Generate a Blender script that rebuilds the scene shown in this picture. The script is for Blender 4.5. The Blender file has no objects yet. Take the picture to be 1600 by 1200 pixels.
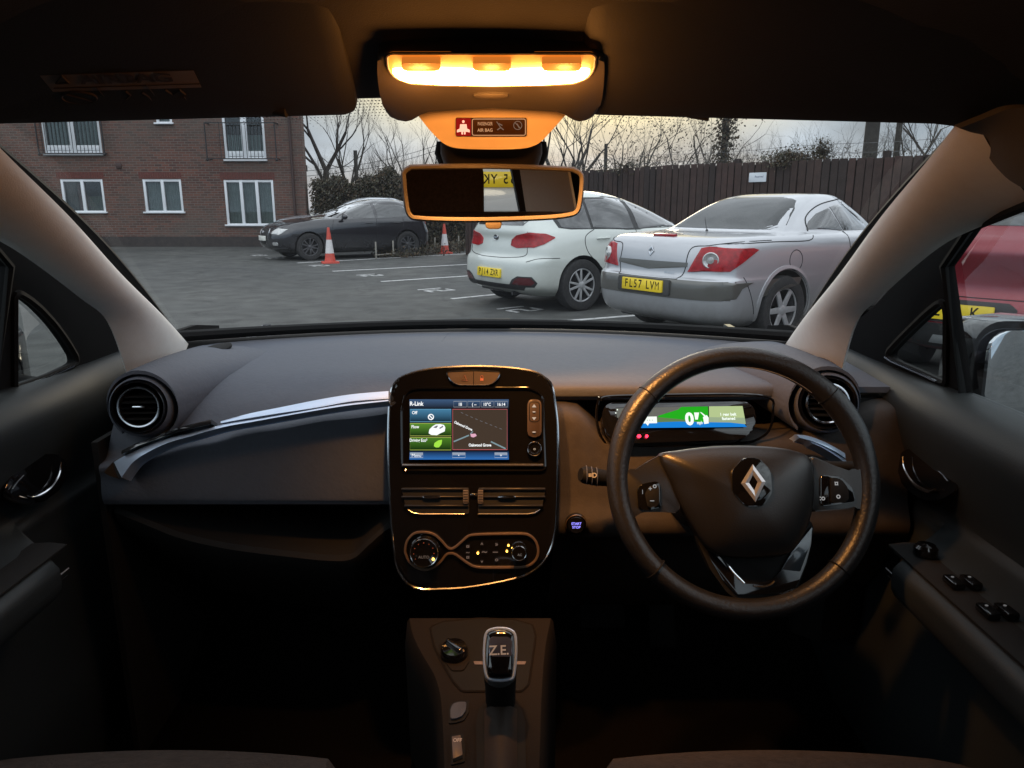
import bpy, bmesh, math, random
from mathutils import Vector, Matrix, geometry
from mathutils.bvhtree import BVHTree
V = Vector
R = math.radians
random.seed(7)
scene = bpy.context.scene
COL = scene.collection

# ------------------------------------------------------------------ camera
FPX = 1150.0
PITCH = math.atan(278 / 1150.0)
CAMZ = 1.27
cam_d = bpy.data.cameras.new('camera')
cam_d.sensor_width = 36
cam_d.lens = 36 * FPX / 1600
cam_d.clip_start = 0.01
cam_d.clip_end = 600
cam = bpy.data.objects.new('camera', cam_d)
COL.objects.link(cam)
cam.location = (0, 0, CAMZ)
cam.rotation_euler = (math.pi / 2 - PITCH, 0, 0)
scene.camera = cam

# ------------------------------------------------------------------ world
SUN_AZ = R(4)
SUN_EL = R(9)
world = bpy.data.worlds.new("World")
scene.world = world
world.use_nodes = True
wn = world.node_tree
wn.nodes.clear()
wl = wn.links


def N(nt, t, **kw):
    n = nt.nodes.new(t)
    for k, v in kw.items():
        if k[0] == 'i' and k[1:].isdigit():
            n.inputs[int(k[1:])].default_value = v
        else:
            setattr(n, k, v)
    return n


wout = N(wn, 'ShaderNodeOutputWorld')
bg1 = N(wn, 'ShaderNodeBackground', i1=0.10)
bg2 = N(wn, 'ShaderNodeBackground', i1=1.0)
mixw = N(wn, 'ShaderNodeMixShader', i0=0.93)
sky = N(wn, 'ShaderNodeTexSky', sky_type='NISHITA', sun_disc=False, sun_elevation=SUN_EL, sun_rotation=SUN_AZ)
tc = N(wn, 'ShaderNodeTexCoord')
sep = N(wn, 'ShaderNodeSeparateXYZ')
wl.new(tc.outputs['Generated'], sep.inputs[0])
elev = N(wn, 'ShaderNodeMapRange', i1=0.0, i2=1.0, i3=0.0, i4=1.0)
wl.new(sep.outputs['Z'], elev.inputs[0])
ramp = N(wn, 'ShaderNodeValToRGB')
wl.new(elev.outputs[0], ramp.inputs[0])
cr = ramp.color_ramp
cr.elements[0].position = 0.0
cr.elements[0].color = (0.40, 0.50, 0.62, 1)
cr.elements[1].position = 1.0
cr.elements[1].color = (1.50, 1.60, 1.72, 1)
e = cr.elements.new(0.14)
e.color = (0.42, 0.53, 0.66, 1)
e = cr.elements.new(0.4)
e.color = (1.20, 1.30, 1.42, 1)
# cloud structure
mp = N(wn, 'ShaderNodeMapping')
mp.inputs['Scale'].default_value = (1.0, 1.0, 4.5)
wl.new(tc.outputs['Generated'], mp.inputs[0])
cn = N(wn, 'ShaderNodeTexNoise')
cn.inputs['Scale'].default_value = 5.5
cn.inputs['Detail'].default_value = 8
cn.inputs['Distortion'].default_value = 0.6
wl.new(mp.outputs[0], cn.inputs['Vector'])
cmr = N(wn, 'ShaderNodeMapRange', i1=0.3, i2=0.72, i3=0.62, i4=1.32)
wl.new(cn.outputs['Fac'], cmr.inputs[0])
mulc = N(wn, 'ShaderNodeMixRGB', blend_type='MULTIPLY', i0=1.0)
wl.new(ramp.outputs[0], mulc.inputs[1])
wl.new(cmr.outputs[0], mulc.inputs[2])
# behind the camera the cloud is thinner and brighter
back = N(wn, 'ShaderNodeMapRange', i1=0.2, i2=-0.8, i3=1.0, i4=1.45)
wl.new(sep.outputs['Y'], back.inputs[0])
mulb = N(wn, 'ShaderNodeMixRGB', blend_type='MULTIPLY', i0=1.0)
wl.new(mulc.outputs[0], mulb.inputs[1])
wl.new(back.outputs[0], mulb.inputs[2])
# warm glow of the sun behind cloud
dp = N(wn, 'ShaderNodeVectorMath', operation='DISTANCE')
mp2 = N(wn, 'ShaderNodeMapping')
mp2.inputs['Scale'].default_value = (0.75, 1.0, 2.6)
mp2.inputs['Location'].default_value = (0, 0, 0)
wl.new(tc.outputs['Generated'], mp2.inputs[0])
SUN_UP = R(9.5)
gd = (math.sin(SUN_AZ) * math.cos(R(8.5)), math.cos(SUN_AZ) * math.cos(R(8.5)), math.sin(R(10.5)))
dp.inputs[1].default_value = (gd[0] * 0.75, gd[1], gd[2] * 2.6)
wl.new(mp2.outputs[0], dp.inputs[0])
gr = N(wn, 'ShaderNodeMapRange', i1=0.36, i2=0.08, i3=0.0, i4=1.0, interpolation_type='SMOOTHSTEP')
wl.new(dp.outputs['Value'], gr.inputs[0])
cg = N(wn, 'ShaderNodeMapRange', i1=0.35, i2=0.60, i3=0.75, i4=1.25)
wl.new(cn.outputs['Fac'], cg.inputs[0])
gm = N(wn, 'ShaderNodeMath', operation='MULTIPLY')
wl.new(gr.outputs[0], gm.inputs[0])
wl.new(cg.outputs[0], gm.inputs[1])
glow = N(wn, 'ShaderNodeMixRGB', blend_type='MIX')
wl.new(gm.outputs[0], glow.inputs[0])
wl.new(mulb.outputs[0], glow.inputs[1])
glow.inputs[2].default_value = (1.20, 0.98, 0.48, 1)
wl.new(glow.outputs[0], bg2.inputs[0])
wl.new(sky.outputs[0], bg1.inputs[0])
wl.new(bg1.outputs[0], mixw.inputs[1])
wl.new(bg2.outputs[0], mixw.inputs[2])
wl.new(mixw.outputs[0], wout.inputs[0])

sun_d = bpy.data.lights.new('sun', 'SUN')
sun_d.energy = 0.5
sun_d.angle = R(15)
sun_d.color = (1.0, 0.86, 0.66)
sun = bpy.data.objects.new('sun', sun_d)
COL.objects.link(sun)
sun.location = (2, 40, 20)
sun.rotation_euler = (R(90) - SUN_EL, 0, math.pi - SUN_AZ)

scene.view_settings.view_transform = 'Standard'
scene.view_settings.look = 'None'
scene.view_settings.exposure = 0.0
scene.view_settings.gamma = 1.0
scene.cycles.use_denoising = True
scene.cycles.max_bounces = 8
scene.cycles.transparent_max_bounces = 12
scene.cycles.sample_clamp_indirect = 4.0
scene.cycles.caustics_reflective = False
scene.cycles.caustics_refractive = False


# ------------------------------------------------------------------ pixel helpers (turn a measured point of the photo and a depth into a point)
def ray(u, v):
    c, s = math.cos(PITCH), math.sin(PITCH)
    x = (u - 800) / FPX
    y = (600 - v) / FPX
    return V((x, c + y * s, -s + y * c))


CAM = V((0, 0, CAMZ))


def P(u, v, Y):
    d = ray(u, v)
    return CAM + d * (Y / d.y)


def G(u, v, z=0.0):
    d = ray(u, v)
    return CAM + d * ((z - CAMZ) / d.z)


class Fr:
    """a planar frame: origin, x axis, y axis, normal"""
    def __init__(s, o, x, y):
        s.o = V(o)
        s.x = V(x).normalized()
        y = V(y)
        s.y = (y - s.x * y.dot(s.x)).normalized()
        s.n = s.x.cross(s.y)

    def pt(s, a, b, h=0.0):
        return s.o + s.x * a + s.y * b + s.n * h

    def ab(s, u, v, h=0.0):
        d = ray(u, v)
        o = s.o + s.n * h
        t = (o - CAM).dot(s.n) / d.dot(s.n)
        q = CAM + d * t - s.o
        return (q.dot(s.x), q.dot(s.y))

    def px(s, u, v, h=0.0):
        a, b = s.ab(u, v, h)
        return s.pt(a, b, h)


# ------------------------------------------------------------------ materials
def new_mat(name):
    m = bpy.data.materials.new(name)
    m.use_nodes = True
    return m, m.node_tree, m.node_tree.nodes['Principled BSDF']


def mat(name, col, rough=0.5, metal=0.0, spec=0.5, bump=None, var=None, coat=0.0, emit=None, estr=1.0, alpha=1.0, sheen=0.0):
    m, nt, b = new_mat(name)
    b.inputs['Base Color'].default_value = (*col, 1)
    b.inputs['Roughness'].default_value = rough
    b.inputs['Metallic'].default_value = metal
    b.inputs['Specular IOR Level'].default_value = spec
    b.inputs['Coat Weight'].default_value = coat
    b.inputs['Coat Roughness'].default_value = 0.04
    if sheen:
        b.inputs['Sheen Weight'].default_value = sheen
    if emit:
        b.inputs['Emission Color'].default_value = (*emit, 1)
        b.inputs['Emission Strength'].default_value = estr
    t = nt.nodes.new('ShaderNodeTexCoord')
    if var:                       # (scale, amount, second colour) mottling
        n = nt.nodes.new('ShaderNodeTexNoise')
        n.inputs['Scale'].default_value = var[0]
        n.inputs['Detail'].default_value = 7
        n.inputs['Roughness'].default_value = 0.65
        nt.links.new(t.outputs['Object'], n.inputs['Vector'])
        mr = nt.nodes.new('ShaderNodeMapRange')
        mr.inputs[1].default_value = 0.35
        mr.inputs[2].default_value = 0.68
        mr.inputs[3].default_value = 0.0
        mr.inputs[4].default_value = var[1]
        nt.links.new(n.outputs['Fac'], mr.inputs[0])
        mx = nt.nodes.new('ShaderNodeMixRGB')
        mx.inputs[1].default_value = (*col, 1)
        mx.inputs[2].default_value = (*(var[2] if len(var) > 2 else [c * 0.4 for c in col]), 1)
        nt.links.new(mr.outputs[0], mx.inputs[0])
        nt.links.new(mx.outputs[0], b.inputs['Base Color'])
    if bump:                      # (scale, strength)
        n = nt.nodes.new('ShaderNodeTexNoise')
        n.inputs['Scale'].default_value = bump[0]
        n.inputs['Detail'].default_value = 4
        nt.links.new(t.outputs['Object'], n.inputs['Vector'])
        bp = nt.nodes.new('ShaderNodeBump')
        bp.inputs['Strength'].default_value = bump[1]
        bp.inputs['Distance'].default_value = bump[2] if len(bump) > 2 else 0.001
        nt.links.new(n.outputs['Fac'], bp.inputs['Height'])
        nt.links.new(bp.outputs[0], b.inputs['Normal'])
    return m


def glow_mat(name, col, strength=1.0):
    m = bpy.data.materials.new(name)
    m.use_nodes = True
    nt = m.node_tree
    nt.nodes.clear()
    o = nt.nodes.new('ShaderNodeOutputMaterial')
    e = nt.nodes.new('ShaderNodeEmission')
    e.inputs[0].default_value = (*col, 1)
    e.inputs[1].default_value = strength
    nt.links.new(e.outputs[0], o.inputs[0])
    return m


def screen_grad(name, c0, c1, axis, lo, hi, strength=1.0):
    """a display area whose own picture runs from one colour to another (object coordinates)"""
    m = glow_mat(name, c0, strength)
    nt = m.node_tree
    t = nt.nodes.new('ShaderNodeTexCoord')
    s = nt.nodes.new('ShaderNodeSeparateXYZ')
    nt.links.new(t.outputs['Object'], s.inputs[0])
    mr = nt.nodes.new('ShaderNodeMapRange')
    mr.inputs[1].default_value = lo
    mr.inputs[2].default_value = hi
    nt.links.new(s.outputs[axis], mr.inputs[0])
    mx = nt.nodes.new('ShaderNodeMixRGB')
    mx.inputs[1].default_value = (*c0, 1)
    mx.inputs[2].default_value = (*c1, 1)
    nt.links.new(mr.outputs[0], mx.inputs[0])
    e = [n for n in nt.nodes if n.type == 'EMISSION'][0]
    nt.links.new(mx.outputs[0], e.inputs[0])
    return m


def glass_mat(name, tint=(0.9, 0.95, 0.95), gloss=0.5, dirt=0.0, dirtcol=(0.5, 0.5, 0.5), rough=0.0, opaque=0.0, base=(0.01, 0.012, 0.014)):
    """thin pane: transparent + fresnel gloss + some dust"""
    m = bpy.data.materials.new(name)
    m.use_nodes = True
    nt = m.node_tree
    nt.nodes.clear()
    L = nt.links
    o = nt.nodes.new('ShaderNodeOutputMaterial')
    tr = nt.nodes.new('ShaderNodeBsdfTransparent')
    tr.inputs[0].default_value = (*tint, 1)
    gl = nt.nodes.new('ShaderNodeBsdfGlossy')
    gl.inputs['Roughness'].default_value = rough
    fr = nt.nodes.new('ShaderNodeFresnel')
    fr.inputs[0].default_value = 1.45
    mu = nt.nodes.new('ShaderNodeMath')
    mu.operation = 'MULTIPLY'
    mu.inputs[1].default_value = gloss
    L.new(fr.outputs[0], mu.inputs[0])
    first = tr.outputs[0]
    if opaque > 0:
        df = nt.nodes.new('ShaderNodeBsdfDiffuse')
        df.inputs[0].default_value = (*base, 1)
        mo = nt.nodes.new('ShaderNodeMixShader')
        mo.inputs[0].default_value = opaque
        L.new(tr.outputs[0], mo.inputs[1])
        L.new(df.outputs[0], mo.inputs[2])
        first = mo.outputs[0]
    if dirt > 0:
        d = nt.nodes.new('ShaderNodeBsdfDiffuse')
        d.inputs[0].default_value = (*dirtcol, 1)
        tl = nt.nodes.new('ShaderNodeBsdfTranslucent')
        tl.inputs[0].default_value = (*dirtcol, 1)
        dm = nt.nodes.new('ShaderNodeMixShader')
        dm.inputs[0].default_value = 0.5
        L.new(d.outputs[0], dm.inputs[1])
        L.new(tl.outputs[0], dm.inputs[2])
        t = nt.nodes.new('ShaderNodeTexCoord')
        n = nt.nodes.new('ShaderNodeTexNoise')
        n.inputs['Scale'].default_value = 3.0
        n.inputs['Detail'].default_value = 8
        n.inputs['Roughness'].default_value = 0.7
        L.new(t.outputs['Object'], n.inputs['Vector'])
        mr = nt.nodes.new('ShaderNodeMapRange')
        mr.inputs[1].default_value = 0.42
        mr.inputs[2].default_value = 0.75
        mr.inputs[3].default_value = dirt * 0.25
        mr.inputs[4].default_value = dirt
        L.new(n.outputs['Fac'], mr.inputs[0])
        ms = nt.nodes.new('ShaderNodeMixShader')
        L.new(mr.outputs[0], ms.inputs[0])
        L.new(first, ms.inputs[1])
        L.new(dm.outputs[0], ms.inputs[2])
        first = ms.outputs[0]
    mx = nt.nodes.new('ShaderNodeMixShader')
    L.new(mu.outputs[0], mx.inputs[0])
    L.new(first, mx.inputs[1])
    L.new(gl.outputs[0], mx.inputs[2])
    L.new(mx.outputs[0], o.inputs[0])
    return m


# ------------------------------------------------------------------ mesh builder
def _text(s, bold=0.0, shear=0.0):
    c = bpy.data.curves.new('t', 'FONT')
    c.body = s
    c.align_x = 'CENTER'
    c.align_y = 'CENTER'
    c.offset = bold
    c.shear = shear
    c.resolution_u = 3
    o = bpy.data.objects.new('t', c)
    me = o.to_mesh()
    vs = [v.co.copy() for v in me.vertices]
    fs = [tuple(p.vertices) for p in me.polygons]
    o.to_mesh_clear()
    bpy.data.objects.remove(o)
    bpy.data.curves.remove(c)
    return vs, fs


class MB:
    def __init__(s):
        s.v, s.f, s.m, s.sm, s.mats = [], [], [], [], []

    def add(s, vs, fs, m, smooth=True):
        if m not in s.mats:
            s.mats.append(m)
        mi = s.mats.index(m)
        b = len(s.v)
        s.v += [V(q) for q in vs]
        for f in fs:
            s.f.append(tuple(i + b for i in f))
            s.m.append(mi)
            s.sm.append(smooth)
        return s

    def bm(s, b, m, smooth=True):
        b.verts.ensure_lookup_table()
        b.verts.index_update()
        s.add([v.co.copy() for v in b.verts], [[v.index for v in f.verts] for f in b.faces], m, smooth)
        b.free()
        return s

    def box(s, c, size, m, rot=None, bev=0.0, seg=2):
        b = bmesh.new()
        bmesh.ops.create_cube(b, size=1)
        for v in b.verts:
            v.co = V((v.co.x * size[0], v.co.y * size[1], v.co.z * size[2]))
        if bev > 0:
            bmesh.ops.bevel(b, geom=list(b.edges), offset=bev, segments=seg, profile=0.5, affect='EDGES')
        M = rot if rot is not None else Matrix.Identity(3)
        for v in b.verts:
            v.co = V(c) + M @ v.co
        return s.bm(b, m)

    def fbox(s, fr, a, b_, h, size, m, bev=0.0):
        rot = Matrix((fr.x, fr.y, fr.n)).transposed()
        return s.box(fr.pt(a, b_, h), size, m, rot, bev)

    def tube(s, path, r, m, n=8, closed=False, caps=True, flat=None):
        path = [V(p) for p in path]
        k = len(path)
        rs = r if isinstance(r, (list, tuple)) else [r] * k
        vs, fs = [], []
        prev = None
        for i, p in enumerate(path):
            a = path[(i - 1) % k] if (closed or i > 0) else p
            c = path[(i + 1) % k] if (closed or i < k - 1) else p
            t = (c - a)
            if t.length < 1e-9:
                t = V((0, 0, 1))
            t.normalize()
            if prev is None:
                up = V(flat) if flat is not None else (V((0, 0, 1)) if abs(t.z) < 0.9 else V((1, 0, 0)))
                x = (up - t * up.dot(t)).normalized()
            else:
                x = (prev - t * prev.dot(t))
                if x.length < 1e-6:
                    x = t.orthogonal()
                x.normalize()
            prev = x
            y = t.cross(x)
            for j in range(n):
                an = 2 * math.pi * j / n
                vs.append(p + (x * math.cos(an) + y * math.sin(an)) * rs[i])
        for i in range(k if closed else k - 1):
            for j in range(n):
                a0 = i * n + j
                a1 = i * n + (j + 1) % n
                b0 = ((i + 1) % k) * n + j
                b1 = ((i + 1) % k) * n + (j + 1) % n
                fs.append((a0, a1, b1, b0))
        if caps and not closed:
            fs.append(tuple(range(n))[::-1])
            fs.append(tuple((k - 1) * n + j for j in range(n)))
        return s.add(vs, fs, m)

    def loft(s, rings, m, closed=True, caps=True, smooth=True):
        n = len(rings[0])
        vs = [V(p) for r_ in rings for p in r_]
        fs = []
        for i in range(len(rings) - 1):
            for j in range(n if closed else n - 1):
                fs.append((i * n + j, i * n + (j + 1) % n, (i + 1) * n + (j + 1) % n, (i + 1) * n + j))
        if caps and closed:
            fs.append(tuple(range(n))[::-1])
            fs.append(tuple((len(rings) - 1) * n + j for j in range(n)))
        return s.add(vs, fs, m, smooth)

    def slab(s, rows, th, m):
        """open grid of points thickened by vector (or per-point function)"""
        top = [[V(p) for p in r_] for r_ in rows]
        f = th if callable(th) else (lambda p: V(th))
        bot = [[p + f(p) for p in r_] for r_ in top]
        a, b = len(top), len(top[0])
        vs = [p for r_ in top for p in r_] + [p for r_ in bot for p in r_]
        o = a * b
        fs = []
        for i in range(a - 1):
            for j in range(b - 1):
                q = (i * b + j, i * b + j + 1, (i + 1) * b + j + 1, (i + 1) * b + j)
                fs.append(q)
                fs.append(tuple(x + o for x in q[::-1]))
        for i in range(a - 1):
            for j in (0, b - 1):
                fs.append((i * b + j, (i + 1) * b + j, (i + 1) * b + j + o, i * b + j + o))
        for j in range(b - 1):
            for i in (0, a - 1):
                fs.append((i * b + j, i * b + j + 1, i * b + j + 1 + o, i * b + j + o))
        return s.add(vs, fs, m)

    def ext(s, pts, vec, m, bev=0.0, seg=2):
        """n-gon outline pushed along vec"""
        b = bmesh.new()
        vec = V(vec)
        lo = [b.verts.new(V(p)) for p in pts]
        hi = [b.verts.new(V(p) + vec) for p in pts]
        n = len(pts)
        b.faces.new(lo[::-1])
        ft = b.faces.new(hi)
        for i in range(n):
            b.faces.new((lo[i], lo[(i + 1) % n], hi[(i + 1) % n], hi[i]))
        if bev > 0:
            bmesh.ops.bevel(b, geom=list(ft.edges), offset=bev, segments=seg, profile=0.5, affect='EDGES', clamp_overlap=True)
        return s.bm(b, m)

    def lathe(s, prof, c, axis, m, n=32, sx=1.0, sy=1.0, xdir=None, caps=False):
        """profile of (radius, height) turned about axis"""
        ax = V(axis).normalized()
        x = V(xdir) if xdir is not None else ax.orthogonal()
        x = (x - ax * x.dot(ax)).normalized()
        y = ax.cross(x)
        rings = [[V(c) + ax * h + x * (r_ * sx * math.cos(2 * math.pi * j / n)) + y * (r_ * sy * math.sin(2 * math.pi * j / n)) for j in range(n)] for r_, h in prof]
        return s.loft(rings, m, True, caps)

    def ball(s, c, r, m, n=12, rot=None):
        b = bmesh.new()
        bmesh.ops.create_uvsphere(b, u_segments=n, v_segments=max(6, n // 2 + 2), radius=1)
        rr_ = r if isinstance(r, (tuple, list)) else (r, r, r)
        M = rot if rot is not None else Matrix.Identity(3)
        for v in b.verts:
            v.co = V(c) + M @ V((v.co.x * rr_[0], v.co.y * rr_[1], v.co.z * rr_[2]))
        return s.bm(b, m)

    def text(s, txt, fr, a, b, size, m, sx=1.0, bold=0.0, h=0.0, shear=0.0, th=0.0003, rot=0.0):
        vs, fs = _text(txt, bold, shear)
        cr_, sr_ = math.cos(rot), math.sin(rot)
        q = []
        for p in vs:
            x, y = p.x * size * sx, p.y * size
            q.append(fr.pt(a + x * cr_ - y * sr_, b + x * sr_ + y * cr_, h + th))
        return s.add(q, fs, m, False)

    def build(s, name, parent=None, origin=None, sharp=38, recalc=True):
        me = bpy.data.meshes.new(name)
        off = V(origin) if origin is not None else V((0, 0, 0))
        me.from_pydata([tuple(p - off) for p in s.v], [], s.f)
        for m in s.mats:
            me.materials.append(m)
        me.polygons.foreach_set('material_index', s.m)
        me.polygons.foreach_set('use_smooth', s.sm)
        if recalc:
            b = bmesh.new()
            b.from_mesh(me)
            bmesh.ops.recalc_face_normals(b, faces=b.faces)
            b.to_mesh(me)
            b.free()
        me.update()
        me.set_sharp_from_angle(angle=R(sharp))
        o = bpy.data.objects.new(name, me)
        COL.objects.link(o)
        if parent is not None:
            o.parent = parent
        elif origin is not None:
            o.location = off
        return o


def thing(name, label, cat, loc=(0, 0, 0), rz=0.0, group=None):
    o = bpy.data.objects.new(name, None)
    COL.objects.link(o)
    o.empty_display_size = 0.2
    o.location = loc
    o.rotation_euler = (0, 0, rz)
    o['label'] = label
    o['category'] = cat
    if group:
        o['group'] = group
    return o


def tag(o, label, cat, group=None):
    o['label'] = label
    o['category'] = cat
    if group:
        o['group'] = group
    return o


def lerp(a, b, t):
    return a + (b - a) * t


def crm(pts, n, closed=False):
    """Catmull-Rom through points (tuples), n steps per span"""
    k = len(pts)
    dim = len(pts[0])
    out = []
    spans = k if closed else k - 1
    for i in range(spans):
        g = lambda j: pts[j % k] if closed else pts[max(0, min(k - 1, j))]
        p0, p1, p2, p3 = g(i - 1), g(i), g(i + 1), g(i + 2)
        for j in range(n):
            t = j / n
            out.append(tuple(0.5 * ((2 * p1[d]) + (-p0[d] + p2[d]) * t + (2 * p0[d] - 5 * p1[d] + 4 * p2[d] - p3[d]) * t * t + (-p0[d] + 3 * p1[d] - 3 * p2[d] + p3[d]) * t ** 3) for d in range(dim)))
    if not closed:
        out.append(tuple(pts[-1]))
    return out


def interp(tab, x):
    """piecewise linear table of (x, value)"""
    if x <= tab[0][0]:
        return tab[0][1]
    for (a, p), (b, q) in zip(tab, tab[1:]):
        if x <= b:
            t = (x - a) / (b - a)
            t = t * t * (3 - 2 * t) * 0.5 + t * 0.5
            return lerp(p, q, t)
    return tab[-1][1]


def rrect(w, h, r, n=5):
    out = []
    for cx, cy, a0 in ((w / 2 - r, h / 2 - r, 0), (-w / 2 + r, h / 2 - r, 90), (-w / 2 + r, -h / 2 + r, 180), (w / 2 - r, -h / 2 + r, 270)):
        for i in range(n + 1):
            a = R(a0 + 90 * i / n)
            out.append((cx + r * math.cos(a), cy + r * math.sin(a)))
    return out


def rpoly(pts, r, n=4):
    """round the corners of a 2-D polygon"""
    out = []
    k = len(pts)
    for i in range(k):
        p = V((pts[i][0], pts[i][1]))
        a = V(pts[i - 1][:2]) - p
        b = V(pts[(i + 1) % k][:2]) - p
        rr_ = min(r, a.length * 0.45, b.length * 0.45)
        A = p + a.normalized() * rr_
        B = p + b.normalized() * rr_
        for j in range(n + 1):
            t = j / n
            q = A * (1 - t) ** 2 + p * 2 * t * (1 - t) + B * t * t
            out.append((q.x, q.y))
    return out
# ------------------------------------------------------------------ where the vehicles stand: x, y of the rear axle, heading clockwise from +Y
KIA_POS = (0.38, 9.85, 55.5)
MEG_POS = (2.04, 7.56, 54.5)
AUD_POS = (-3.16, 20.0, 236)
SIL_POS = (-3.75, 22.75, 236)
RED_POS = (3.93, 5.49, 45)
VAN_POS = (0.69, -4.4)
# ------------------------------------------------------------------ shared exterior materials
M_TYRE = mat('tyre_rubber', (0.018, 0.018, 0.019), 0.85, var=(30, 0.6, (0.05, 0.048, 0.045)))
M_ALLOY = mat('alloy_silver', (0.55, 0.56, 0.57), 0.38, 0.35, var=(14, 0.35, (0.2, 0.19, 0.18)))
M_ARCH = mat('arch_liner_black', (0.012, 0.012, 0.012), 0.9)
M_BLKPL = mat('black_trim_plastic', (0.02, 0.02, 0.021), 0.55, var=(20, 0.4, (0.045, 0.045, 0.045)))
M_CARGLASS = glass_mat('car_side_glass', (0.5, 0.55, 0.55), 3.4, 0.05, (0.3, 0.3, 0.3), 0.0, 0.72, (0.03, 0.034, 0.036))
M_CARGLASS_DUSTY = glass_mat('car_rear_glass_dusty', (0.5, 0.55, 0.55), 1.0, 0.42, (0.20, 0.20, 0.20), 0.12, 0.7, (0.05, 0.055, 0.055))
M_LAMPRED = mat('tail_lamp_red', (0.40, 0.008, 0.014), 0.16, spec=.3, coat=.25, var=(22, 0.85, (0.16, 0.004, 0.006)))
M_LAMPCLR = mat('lamp_clear', (0.62, 0.62, 0.60), 0.12, 0.35, coat=1.0, var=(45, 0.7, (0.22, 0.22, 0.22)))
M_CHROME = mat('chrome', (0.72, 0.73, 0.75), 0.16, 1.0)
M_PLATE = mat('plate_yellow', (0.95, 0.68, 0.02), 0.42, coat=0.3, var=(9, 0.25, (0.5, 0.36, 0.03)))
M_PLATEW = mat('plate_white', (0.72, 0.72, 0.66), 0.42)
M_BLACK = mat('ink_black', (0.006, 0.006, 0.006), 0.6, spec=.15)
M_GAP = mat('panel_gap', (0.008, 0.008, 0.009), 0.8)


def paint(name, col, metal=0.0, rough=0.32, dirt=(0.16, 0.15, 0.13), amt=0.55, low=0.75):
    """car paint with road dirt that thickens towards the sills (dirt has its own shape)"""
    m, nt, b = new_mat(name)
    L = nt.links
    t = nt.nodes.new('ShaderNodeTexCoord')
    n = nt.nodes.new('ShaderNodeTexNoise')
    n.inputs['Scale'].default_value = 3.2
    n.inputs['Detail'].default_value = 9
    n.inputs['Roughness'].default_value = 0.7
    L.new(t.outputs['Object'], n.inputs['Vector'])
    s = nt.nodes.new('ShaderNodeSeparateXYZ')
    L.new(t.outputs['Object'], s.inputs[0])
    mr = nt.nodes.new('ShaderNodeMapRange')
    mr.inputs[1].default_value = low
    mr.inputs[2].default_value = 0.2
    mr.inputs[3].default_value = 0.0
    mr.inputs[4].default_value = amt
    L.new(s.outputs['Z'], mr.inputs[0])
    n2 = nt.nodes.new('ShaderNodeMapRange')
    n2.inputs[1].default_value = 0.3
    n2.inputs[2].default_value = 0.75
    n2.inputs[3].default_value = 0.3
    n2.inputs[4].default_value = 1.5
    L.new(n.outputs['Fac'], n2.inputs[0])
    mu = nt.nodes.new('ShaderNodeMath')
    mu.operation = 'MULTIPLY'
    L.new(mr.outputs[0], mu.inputs[0])
    L.new(n2.outputs[0], mu.inputs[1])
    ad = nt.nodes.new('ShaderNodeMath')
    ad.operation = 'MULTIPLY_ADD'
    ad.use_clamp = True
    L.new(n.outputs['Fac'], ad.inputs[0])
    ad.inputs[1].default_value = 0.10
    L.new(mu.outputs[0], ad.inputs[2])
    mx = nt.nodes.new('ShaderNodeMixRGB')
    mx.inputs[1].default_value = (*col, 1)
    mx.inputs[2].default_value = (*dirt, 1)
    L.new(ad.outputs[0], mx.inputs[0])
    L.new(mx.outputs[0], b.inputs['Base Color'])
    rm = nt.nodes.new('ShaderNodeMapRange')
    rm.inputs[3].default_value = rough
    rm.inputs[4].default_value = 0.75
    L.new(ad.outputs[0], rm.inputs[0])
    L.new(rm.outputs[0], b.inputs['Roughness'])
    b.inputs['Metallic'].default_value = metal
    b.inputs['Coat Weight'].default_value = 1.0
    b.inputs['Coat Roughness'].default_value = 0.04
    return m


def outline(q):
    z, yr, yf, w, rr_, rf, br, bf, tp = q
    h = []
    w1 = w - tp
    rr_ = min(rr_, w1 * 0.9)
    rf = min(rf, w1 * 0.9)
    nb, nc, ns = 7, 8, 26
    for i in range(nb):
        x = (w1 - rr_) * i / nb
        h.append((x, yr + br * (x / w) ** 2))
    y0 = yr + br * ((w1 - rr_) / w) ** 2
    for i in range(nc):
        a = math.pi / 2 * i / nc
        h.append((w1 - rr_ + rr_ * math.sin(a), y0 + rr_ * (1 - math.cos(a))))
    ya = y0 + rr_
    y1 = yf - bf * ((w1 - rf) / w) ** 2
    yb = y1 - rf
    for i in range(ns + 1):
        t = i / ns
        y = lerp(ya, yb, t)
        h.append((w1 + tp * (1 - abs(2 * t - 1) ** 2.4), y))
    for i in range(1, nc + 1):
        a = math.pi / 2 * i / nc
        h.append((w1 - rf + rf * math.cos(a), yb + rf * math.sin(a)))
    for i in range(1, nb + 1):
        x = (w1 - rf) * (1 - i / nb)
        h.append((x, yf - bf * (x / w) ** 2))
    full = [V((x, y, z)) for x, y in h] + [V((-x, y, z)) for x, y in h[-2:0:-1]]
    return full


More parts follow.
